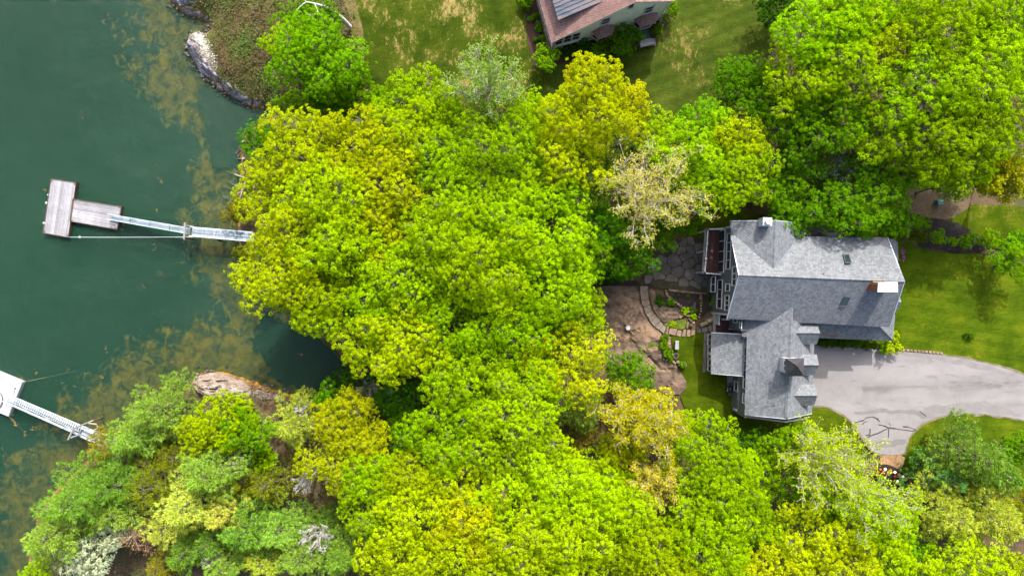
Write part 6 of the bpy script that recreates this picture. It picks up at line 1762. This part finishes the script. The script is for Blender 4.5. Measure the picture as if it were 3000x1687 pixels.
LF(1180, 1300, 95, 80, 14, 'yellow', "yellow maple with dark gaps near the bottom middle", SW_)
LF(1010, 1395, 95, 75, 13, 'yellow', "yellow maple at the bottom beside the grey pines", SW_)
LF(1140, 1410, 105, 75, 14, 'yellow', "yellow maple cut by the bottom edge at the middle", SW_)
LF(1300, 1235, 95, 78, 14, 'lime', "lime maple below the brown gap in the southern wood", SW_)
LF(1415, 1215, 105, 85, 15, 'lime', "broad lime maple left of the tan budding tree", SW_)
LF(1510, 1270, 95, 85, 14, 'lime', "lime maple nearest the tan budding tree", SW_)
LF(1300, 1350, 108, 85, 15, 'lime', "lime maple with bare sticks near the bottom edge", SW_, twig=.55)
LF(1420, 1345, 100, 85, 15, 'lime', "dense lime maple near the bottom edge", SW_)
LF(1290, 1440, 105, 55, 13, 'lime', "lime maple cropped at the bottom edge between two others", SW_)
LF(1430, 1435, 95, 55, 14, 'lime', "lime maple cropped at the bottom edge beside the brown gap", SW_)
LF(1550, 1370, 70, 60, 12, 'lime', "small lime crown above a brown gap at the bottom", SW_)
LF(1635, 1350, 85, 70, 13, 'lime', "lime crown to the east of the brown gap", SW_)
LF(1650, 1430, 100, 60, 13, 'lime', "lime maple at the bottom edge east of the brown gap", SW_)
LF(1770, 1140, 95, 90, 12, 'bright', "bright green maple just south of the small lawn", SW_)
LF(1825, 1225, 85, 80, 12, 'bright', "bright green maple below the south lawn bed", SW_)
LF(1745, 1260, 75, 70, 12, 'bright', "bright green crown next to the tan budding tree", SW_)
LF(1790, 1350, 90, 80, 13, 'bright', "bright green maple near the bottom above the ochre tree", SW_)
LF(1800, 1430, 80, 50, 12, 'lime', "lime maple cut by the bottom edge below the bright maple", SW_)
LF(1720, 1060, 45, 35, 6, 'lime', "small lime sapling on the mulch by the west lawn", SW_)
LF(1890, 1120, 45, 40, 4, 'deep', "deep green bush at the corner of the south lawn", SW_, gap=.2)
LF(1990, 1130, 75, 70, 8, 'green', "green tree under the white limbed tree", SW_)
bud_tree(2060, 1150, 125, 115, 14, hue('lime'), "white limbed half bare tree south of the garage", BD, per=6, leaf=.11, bark=(.36, .345, .27))
LF(2060, 1245, 100, 75, 9, 'green', "green tree beneath the white limbed trees", SW_)
bud_tree(2175, 1255, 115, 95, 13, hue('lime'), "second white limbed tree fanning out toward the tulip bed", BD, per=6, leaf=.11, bark=(.36, .345, .27))
LF(2210, 1310, 80, 70, 9, 'bright', "bright green crown under the second white limbed tree", SW_)
LF(2005, 1340, 100, 80, 12, 'yellow', "ochre yellow tree at the bottom below the white limbed trees", SW_, twig=.5)
LF(2090, 1410, 105, 60, 12, 'yellow', "yellow tree cut by the bottom edge below the ochre tree", SW_)
LF(1930, 1420, 75, 55, 12, 'yellow', "small yellow crown at the bottom edge", SW_)
LF(2220, 1400, 75, 60, 10, 'lime', "lime tree cut by the bottom edge beside the pines", SW_)
LF(2410, 1410, 105, 62, 12, 'lime', "bright lime tree at the bottom below the eastern pines", SW_)
LF(2530, 1420, 60, 50, 11, 'lime', "lime tree in the bottom right corner", SW_)
EP = "pines by the drive"
conifer(2452, 1152, 84, 80, 11, hue('pine'), "large blue green pine on the lawn below the drive", EP)
conifer(2380, 1205, 62, 52, 8, hue('bluepine'), "blue green pine leaning toward the tulip bed", EP)
conifer(2510, 1195, 72, 70, 10, hue('pine'), "blue green pine between the large pine and the right edge", EP)
conifer(2390, 1300, 88, 80, 11, hue('palepine'), "pale olive pine below the blue green pines", EP)
conifer(2500, 1310, 95, 90, 12, hue('palepine'), "pale olive pine toward the bottom right corner", EP)
conifer(2560, 1250, 50, 60, 8, hue('olive'), "olive cedar at the right edge among the pines", EP, needle=.15)
conifer(2460, 1260, 70, 60, 8, hue('pine'), "shaded green pine in the middle of the pine clump", EP)
LF(2555, 1125, 40, 45, 5, 'midg', "dark yellow green bush at the right edge below the drive", None, tuft=.4)
# southern point
conifer(395, 1035, 100, 92, 10, hue('sage'), "grey green pine at the tip of the southern point", PN)
conifer(330, 1105, 75, 60, 9, hue('sage'), "grey green pine beside the olive cedar at the pale pier", PN)
conifer(250, 1130, 55, 58, 7, hue('rust'), "rust tinged cedar over the end of the pale pier", PN, needle=.14)
LF(570, 1050, 95, 70, 9, 'lime', "yellow green tree just below the big tan boulder", SW_)
LF(625, 1075, 75, 62, 9, 'green', "vivid green tree beside the pale pine on the point", SW_)
LF(505, 1090, 62, 50, 8, 'lime', "lime tree between the tip pine and the yellow green tree", SW_, gap=.2)
conifer(735, 1075, 62, 66, 9, hue('palepine'), "pale sage pine inland of the big tan boulder", PN)
LF(670, 1150, 36, 32, 5, 'bright', "small vivid green sapling among the cedars", SW_)
conifer(190, 1265, 115, 95, 11, hue('pine'), "broad light green pine on the outer shore of the point", PN)
conifer(140, 1345, 105, 90, 11, hue('sage'), "yellowish green pine leaning over the water on the outer shore", PN)
conifer(270, 1230, 80, 70, 10, hue('pine'), "green pine just above the dark olive cedar", PN)
conifer(375, 1225, 85, 88, 9, hue('olive'), "dark olive cedar in the middle of the point", PN, needle=.14)
conifer(440, 1155, 75, 60, 8, hue('olive'), "olive cedar above the sage pine on the point", PN, needle=.14)
conifer(530, 1190, 105, 88, 12, hue('sage'), "sage pine with white dead twigs on the point", PN)
conifer(480, 1275, 108, 95, 12, hue('goldpine'), "golden pine in the middle of the point", PN)
conifer(560, 1290, 75, 68, 10, hue('goldpine'), "smaller golden pine beside the golden pine", PN)
conifer(665, 1225, 66, 66, 8, hue('olive'), "olive cedar at the edge of the brown forest floor", PN, needle=.14)
LF(640, 1140, 42, 36, 5, 'dark', "dark green bush among the southern cedars", None)
LF(225, 1400, 75, 60, 7, 'white', "white blossoming tree at the bottom of the point", None, tuft=.5, per=22, leaf=.09, gap=.25)
LF(285, 1335, 45, 50, 6, 'white', "smaller white blossoming tree beside the dead brown conifer", None, tuft=.5, per=22, leaf=.09, gap=.3)
conifer(342, 1345, 55, 60, 8, hue('dead'), "dead brown conifer beside the white blossom", PN, bark=(.3, .22, .17), per=5, needle=.16, nw=.03)
conifer(470, 1390, 75, 62, 9, hue('pine'), "bright green pine at the bottom near the dead conifer", PN)
conifer(610, 1335, 75, 75, 10, hue('pine'), "green pine inland of the golden pines", PN)
conifer(700, 1335, 70, 62, 9, hue('sage'), "grey green pine at the lower edge of the brown floor", PN)
conifer(570, 1420, 80, 50, 9, hue('sage'), "sage pine cut by the bottom edge of the photo", PN)
conifer(760, 1400, 88, 70, 10, hue('sage'), "grey pine with white bare twigs at the bottom", PN)
conifer(865, 1395, 78, 70, 10, hue('pine'), "grey green pine beside the yellow maple at the bottom", PN)
conifer(660, 1420, 60, 45, 8, hue('palepine'), "pale pine cut by the bottom edge between grey pines", PN)
LF(105, 1435, 42, 35, 6, 'bright', "bright green bush at the bottom by the outer shore", None)
conifer(400, 1430, 45, 40, 6, hue('rust'), "rust tinged small cedar at the bottom edge", PN, needle=.14)
# trees filling the lower storey where the wood closes up
LF(850, 1010, 50, 45, 6, 'midg', "mid green small tree at the shore beside the olive yellow maple", SW_)
LF(1010, 1090, 55, 50, 7, 'midg', "mid green tree in the shaded cove thicket", SW_, gap=.2)
LF(1010, 1010, 60, 45, 6, 'deep', "deep green tree under the maples at the head of the cove", SW_, gap=.2)
LF(1250, 1150, 70, 50, 9, 'bright', "bright low tree between the two lime maples above the brown gap", SW_)
LF(1360, 1120, 75, 62, 10, 'lime', "lime tree closing the wood below the western maples", SW_)
LF(1490, 1170, 70, 55, 9, 'lime', "lime tree beneath the rust tinged cedar", SW_)
LF(1560, 1130, 62, 52, 8, 'yellow', "yellow green tree under the gold budding pair", SW_)
LF(1570, 1230, 65, 62, 10, 'lime', "lime tree between broad lime maples and tan budding tree", SW_)
LF(1700, 1330, 62, 58, 9, 'bright', "bright tree closing the gap at the bottom by the bright maples", SW_)
LF(1880, 1310, 78, 70, 10, 'bright', "bright tree between the bottom maple and the ochre tree", SW_)
LF(1900, 1200, 70, 65, 8, 'bright', "bright low tree beside the white limbed tree", SW_)
LF(2130, 1330, 72, 60, 9, 'lime', "lime tree below the second white limbed tree", SW_)
LF(2290, 1400, 60, 55, 8, 'green', "green tree between the lime trees at the bottom by the pines", SW_)
LF(880, 690, 75, 62, 11, 'lime', "lime tree filling the wood by the brown gap", CW)
LF(1050, 560, 70, 62, 12, 'yellow', "yellow green tree closing the wood west of its heart", CW)
LF(1180, 890, 75, 55, 10, 'bright', "bright tree just inland of the broad lime maple at the cove", CW)
LF(1480, 790, 45, 60, 8, 'lime', "lime tree at the very edge of the bare ledge", CW)
LF(1460, 660, 60, 70, 11, 'green', "green tree by the dark mulch at the wood edge", CW)
LF(1620, 330, 62, 48, 9, 'lime', "lime tree at the lower corner of the shaded lawn", CW)
LF(1690, 470, 62, 70, 10, 'green', "green tree behind the tan budding tree", CW)
LF(1340, 310, 62, 60, 10, 'bright', "bright tree between the silvery tree and the large yellow maple", CW)
LF(1400, 290, 60, 52, 9, 'lime', "lime tree beside the large yellow maple at the lawn edge", CW)
LF(2150, 560, 60, 40, 7, 'midg', "mid green low tree along the north wall of the grey house", NE_)
LF(2080, 470, 55, 45, 7, 'deep', "deep green tree below the bare limbs", NE_)
LF(2380, 470, 55, 35, 8, 'bright', "bright low tree above the transformer box soil", NE_, gap=.2)
conifer(300, 1290, 75, 70, 9, hue('sage'), "sage pine behind the white blossom", PN)
conifer(420, 1330, 75, 70, 9, hue('goldpine'), "golden pine beside the dead conifer", PN)
conifer(610, 1210, 60, 55, 7, hue('olive'), "olive cedar under the sage pine with dead twigs", PN, needle=.14)
conifer(530, 1360, 60, 60, 9, hue('pine'), "green pine between golden and bottom pines", PN)
conifer(800, 1330, 60, 50, 6, hue('pine'), "low green pine on the brown forest floor", PN)
# dark shrubs at the head of the cove
conifer(985, 985, 62, 62, 6, hue('bluepine'), "dark blue green pine in the shade at the head of the cove", None)
LF(905, 985, 66, 52, 4, 'dark', "dark shaded bush over the water at the head of the cove", None)
LF(985, 930, 50, 35, 5, 'dark', "dark green bush between the cove and the lime maple", None)
LF(815, 1005, 34, 30, 4, 'deep', "green bush at the water below the cove", None)
bud_tree(930, 975, 34, 32, 5, hue('dark'), "small grey bare tree at the head of the cove", BD, tips=.0)
for vx, vy, r_, t_, lab in ((600, 1165, 36, 7, "whitish dead treetop beside the sage pine"), (800, 1345, 45, 8, "whitish dead treetop above the grey bottom pines"), (845, 1190, 30, 7, "bare pale twiggy tree by the gold olive maple"), (765, 1030, 26, 6, "bare pale twiggy tree at the shore by the pale pine"), (770, 1210, 30, 7, "bare grey twiggy tree on the brown forest floor"), (545, 1395, 30, 7, "bare pale twiggy tree between bottom pines")):
    bud_tree(vx, vy, r_, r_, t_, hue('tan'), lab, BD, tips=.0, bark=(.40, .385, .36))

# shrubs, hedges and bedding
SH = "shrubs round the houses"
def shrub(pxy, r_px, top, h, label, group=None, **kw):
    kw.setdefault("tuft", .36); kw.setdefault("leaf", .08); kw.setdefault("per", 22)
    return leafy_tree(pxy[0] / VS, pxy[1] / VS, (r_px if not isinstance(r_px, tuple) else r_px[0]) / VS, (r_px if not isinstance(r_px, tuple) else r_px[1]) / VS, top, hue(h), label, group, name="shrub", cat="shrub", low=.2, lobe=(.34, .5), **kw)
shrub(Z3(410, 735), 38, 2.6, 'green', "clipped round green bush at the corner of the cream house")
shrub(Z3(1410, 540), 50, 3.4, 'deep', "large dark rhododendron beside the green mat steps")
shrub(Z3(1100, 640), 34, 2.2, 'deep', "smaller dark rhododendron below the first bay window")
shrub(Z3(900, 580), 22, 1.6, 'dark', "low dark shrub under the lower windows of the cream house")
shrub(Z3(690, 660), (34, 14), 1.0, 'dark', "low dark green border under the triple windows")
shrub(Z3(1820, 350), 20, 1.8, 'hedge', "small yellow green bush beside the wooden steps")
shrub(Z3(1950, 180), 22, 2.2, 'hedge', "yellow green bush at the far corner of the cream house")
shrub(Z3(2010, 90), 20, 2.2, 'midg', "green bush behind the yellow green corner bush")
for x, y, r_, lab in ((240, 230, 8, "small green plant in the brown bed nearest the lawn edge"), (300, 195, 7, "small green plant by the stone edging, uppermost pair"), (205, 120, 6, "small green plant highest in the brown bed"), (325, 310, 7, "small green plant by the stone edging, middle of the bed"), (335, 375, 9, "wider green plant by the stone edging"), (370, 495, 9, "green plant lowest in the brown bed by the house corner"), (290, 500, 5, "tiny green plant low in the brown bed")):
    shrub(Z3(x, y), r_, .5, 'midg', lab, "small plants in the brown bed", tuft=.22, leaf=.08)
shrub(Z3(170, 12), 22, 1.5, 'green', "bright bush cut by the top edge near the cream house")
for x, y, r_, lab in ((575, 690, 27, "largest green shrub at the north west end of the dark mulch bed"), (770, 850, 24, "round green shrub second along the dark mulch bed"), (930, 905, 14, "smallest green shrub on the dark mulch bed"), (1090, 890, 24, "round green shrub fourth along the dark mulch bed"), (1330, 870, 28, "pale green shrub at the east end of the dark mulch bed")):
    shrub(ZN(x, y), r_, 1.6, 'green', lab, SH)
shrub(ZN(1500, 1020), 48, 4, 'green', "bright green tree at the edge of the east lawn below the mulch bed", None, tuft=.45)
shrub(ZN(1680, 1150), 50, 5, 'green', "second bright green tree on the lawn at the right edge", None, tuft=.45)
shrub(ZN(1680, 850), (30, 26), 1.5, 'midg', "pale low shrub at the right edge above the bright green trees", None, gap=.3)
# arborvitae lying out from the north east corner: three clipped columns seen from above
for x, y, lab in ((285, 810, "clipped arborvitae nearest the grey house corner"), (420, 845, "clipped arborvitae in the middle of the corner row"), (560, 815, "clipped arborvitae furthest from the grey house corner")):
    shrub(ZN(x, y), (25, 21), 3.6, 'arbor', lab, "arborvitae at the house corner", tuft=.26, leaf=.08, per=10)
for i, (x, y, r_) in enumerate(((160, 140, 11), (215, 145, 11), (275, 145, 12), (330, 152, 11), (385, 152, 12), (440, 160, 11), (495, 162, 12), (550, 165, 11), (600, 172, 9))):
    shrub(Z8(x, y), r_ * 1.25, .95, 'hedge', "clipped green hedge shrub in the row under the south porch eave", "hedge row under the porch", tuft=.26, leaf=.08)
shrub(Z8(770, 180), 27, 1.8, 'lime', "lime green shrub at the east end of the south porch by the drive", SH, gap=.15)
shrub(Z8(700, 200), 17, 1.0, 'green', "small green shrub beside the lime green porch shrub", SH, gap=.2)
shrub(Z8(1000, 1120), 26, 1.8, 'green', "bright shrub on the lawn between the pines and the drive end", SH)
shrub(Z8(1090, 1010), 20, 1.4, 'rust', "brownish shrub beside the large blue green pine", SH, gap=.3)
shrub(Z8(1240, 940), 16, 1.2, 'dark', "small dark ball shrub in front of the large blue green pine", SH)
shrub(Z8(1410, 90), 16, .5, 'hedge', "pale flowering clump on the east lawn", SH, gap=.5)
for x, y, r_, h, lab in ((1130, 600, 9, 'green', "green climber against the grey gable wall"), (885, 665, 10, 'bright', "bright green perennial between the two mulch beds"), (958, 720, 8, 'bright', "bright green perennial at the tip of the larger mulch bed"), (790, 785, 9, 'lime', "lime green clump on the mossy patch"), (712, 905, 12, 'midg', "green ground cover clump at the upper end of the edging strip"), (715, 960, 13, 'midg', "green ground cover clump midway down the edging strip"), (745, 1020, 13, 'midg', "green ground cover clump by the small round planter"), (775, 1065, 10, 'midg', "green ground cover clump lowest on the edging strip"), (670, 590, 12, 'dark', "dark sprawling plant on the smaller mulch bed"), (770, 590, 10, 'midg', "green sprawl beside the pale stone row")):
    shrub(Z5(x, y), r_, .5, h, lab, "plants in the garden beds", tuft=.22, leaf=.08)
rr = np.random.RandomState(9)
for i in range(16):
    x, y = rr.uniform(740, 1100), rr.uniform(520, 700)
    if y - 520 > 200 - abs(x - 960) * .7 or (y > 560 and x < 840): continue
    shrub(Z5(x, y), rr.uniform(3, 5), .3, 'hedge', "tiny bedding plant in the dark mulch beds by the patio", "bedding plants by the patio", tuft=.18, leaf=.07)
shrub(Z5(868, 1122), 8, .9, 'midg', "green planting inside the large round tub", None, tuft=.18, leaf=.06)
shrub(z1p(1345, 300, 0).xy and Z1(1346, 300), 7, .9, 'midg', "little bush with magenta flowers at the east end of the grey house", None, tuft=.2, leaf=.07)
# tulips
FLW = [(620, 1258, 0), (672, 1250, 0), (690, 1222, 1), (713, 1258, 0), (735, 1232, 0), (772, 1247, 1), (775, 1283, 0), (805, 1265, 0), (685, 1293, 1), (835, 1312, 0), (840, 1285, 1), (870, 1305, 0), (905, 1322, 0), (793, 1325, 1), (650, 1225, 0)]
for x, y, w in FLW:
    q = G(*Z8(x, y), .08)
    t = empty("tulip", q, "white tulip standing in the dark bed at the end of the drive" if w else "red tulip standing in the dark bed at the end of the drive", "tulip", "white tulips in the drive bed" if w else "red tulips in the drive bed")
    MB().tube(q, q + Vector((0, 0, .3)), .015, .012, 5).build("stem", M['leaf'], t, color=lin(70, 120, 40))
    mb = MB()
    for k_ in range(4):
        o_ = Vector((math.cos(k_ * 1.57) * .08, math.sin(k_ * 1.57) * .08, 0))
        mb.lathe(q + o_ + Vector((0, 0, .3)), [(.02, -.03), (.10, .04), (.11, .12), (.05, .17)], 7)
    mb.build("bloom", M['petal'], t, color=(.8, .8, .74) if w else lin(214, 30, 62), smooth=True)
q = G(*Z1(1343, 300), .1); q2_ = G(*Z1(1343, 335), .1)
for q_, lab in ((q, "magenta flower clump at the east end of the grey house, nearer the bay"), (q2_, "magenta flower clump at the east end of the grey house, nearer the lawn")):
    mb = MB()
    for k_ in range(22): mb.lathe(q_ + Vector((rr.normal(0, .12), rr.normal(0, .2), .9 + rr.uniform(0, .3))), [(.01, 0), (.07, .03), (.02, .07)], 6)
    tag(mb.build("flower_clump", M['petal'], color=lin(190, 60, 170)), lab, "flowers", None, "stuff")
# the leaning dead trunk at the top
q0, q1 = P(*ZG(0, 0), 0), None
dt = empty("dead_tree", V(880, 68, -1.2), "leaning dead grey trunk with bare forked limbs at the top of the bank", "tree")
W_ = Wood(); pth = [V(880, 68, -1.0), V(862, 48, .8), V(838, 30, 2.4), V(812, 16, 3.8), V(792, 10, 4.6)]
for a, b_, r0_, r1_ in zip(pth[:-1], pth[1:], (.26, .24, .2, .16), (.24, .2, .16, .11)): W_.add(np.array(a), np.array(b_), r0_, r1_)
W_.build("trunk", dt, (.50, .47, .44), 8)
W_ = Wood()
for a, b_, r_ in (((792, 10, 4.6), (770, 6, 5.2), .09), ((770, 6, 5.2), (745, 28, 5.3), .05), ((792, 10, 4.6), (800, 30, 5.3), .07), ((800, 30, 5.3), (786, 42, 5.6), .04), ((812, 16, 3.8), (808, -12, 5.2), .07), ((800, 30, 5.3), (815, 62, 5.0), .035), ((770, 6, 5.2), (752, -14, 6), .05), ((786, 42, 5.6), (772, 36, 6), .03)):
    W_.limb(np.array(V(*a)), np.array(V(*b_)), r_, r_ * .5, 4, .06)
W_.build("branches", dt, (.58, .55, .51), 5)

# undergrowth on the bank and in the gaps of the wood
def undergrowth(name, poly, n, cols, label, hmax=.45, z=None):
    ring = np.array(poly, float)
    q = rng.uniform(ring.min(0), ring.max(0), (n * 3, 2)); q = q[inside(ring, q)][:n]
    g3 = ground_pts(q); dd = shore_dist(g3[:, :2]); g3 = g3[dd > .8]
    k_ = 14
    C = np.repeat(g3, k_, 0) + np.column_stack([rng.normal(size=(len(g3) * k_, 2)) * .26, rng.uniform(0.02, hmax, len(g3) * k_)])
    T = np.repeat(np.clip(np.array([.5 + .9 * noise.noise(Vector((q0[0] * .35, q0[1] * .35, 2.0))) for q0 in g3]) + rng.normal(0, .18, len(g3)), 0, 1), k_)
    ls = rng.uniform(.05, .13, len(C))
    v_, q_ = leaves_np(C, rng.normal(size=C.shape) * .6 + np.array([0, 0, .9]), ls, ls * .7)
    o = np_mesh(name, v_, q_, cols, None, None, tint=T)
    return tag(o, label, None, None, "stuff")
def scrub_mat(name, a, b_, c):
    m, nt, bs = new_mat(name)
    nt.links.new(ramp(nt, attr_(nt, "tint"), [(0, a), (.5, b_), (1, c)]), bs.inputs["Base Color"]); bs.inputs["Roughness"].default_value = .9
    return m
M['scrub'] = scrub_mat('scrub_leaf', lin(112, 88, 56), lin(104, 108, 36), lin(84, 122, 16))
M['scrub_green'] = scrub_mat('woodland_leaf', lin(58, 72, 22), lin(78, 112, 18), lin(100, 92, 44))
undergrowth("bank_scrub", [(570, -20), (1000, -20), (1060, 150), (1050, 300), (820, 330), (740, 300), (660, 245), (610, 170), (590, 110)], 2600, M['scrub'], "brown and olive scrub covering the bank above the northern shore")
undergrowth("woodland_undergrowth", [(720, 320), (1900, 300), (2250, 600), (2050, 620), (1680, 900), (1500, 1050), (1100, 1060), (800, 800)], 2600, M['scrub_green'], "low undergrowth on the floor of the middle wood")
undergrowth("woodland_undergrowth", [(200, 1300), (600, 1160), (1200, 1100), (2000, 1280), (2600, 1420), (3000, 1690), (100, 1690)], 3200, M['scrub_green'], "low undergrowth on the floor of the southern wood")
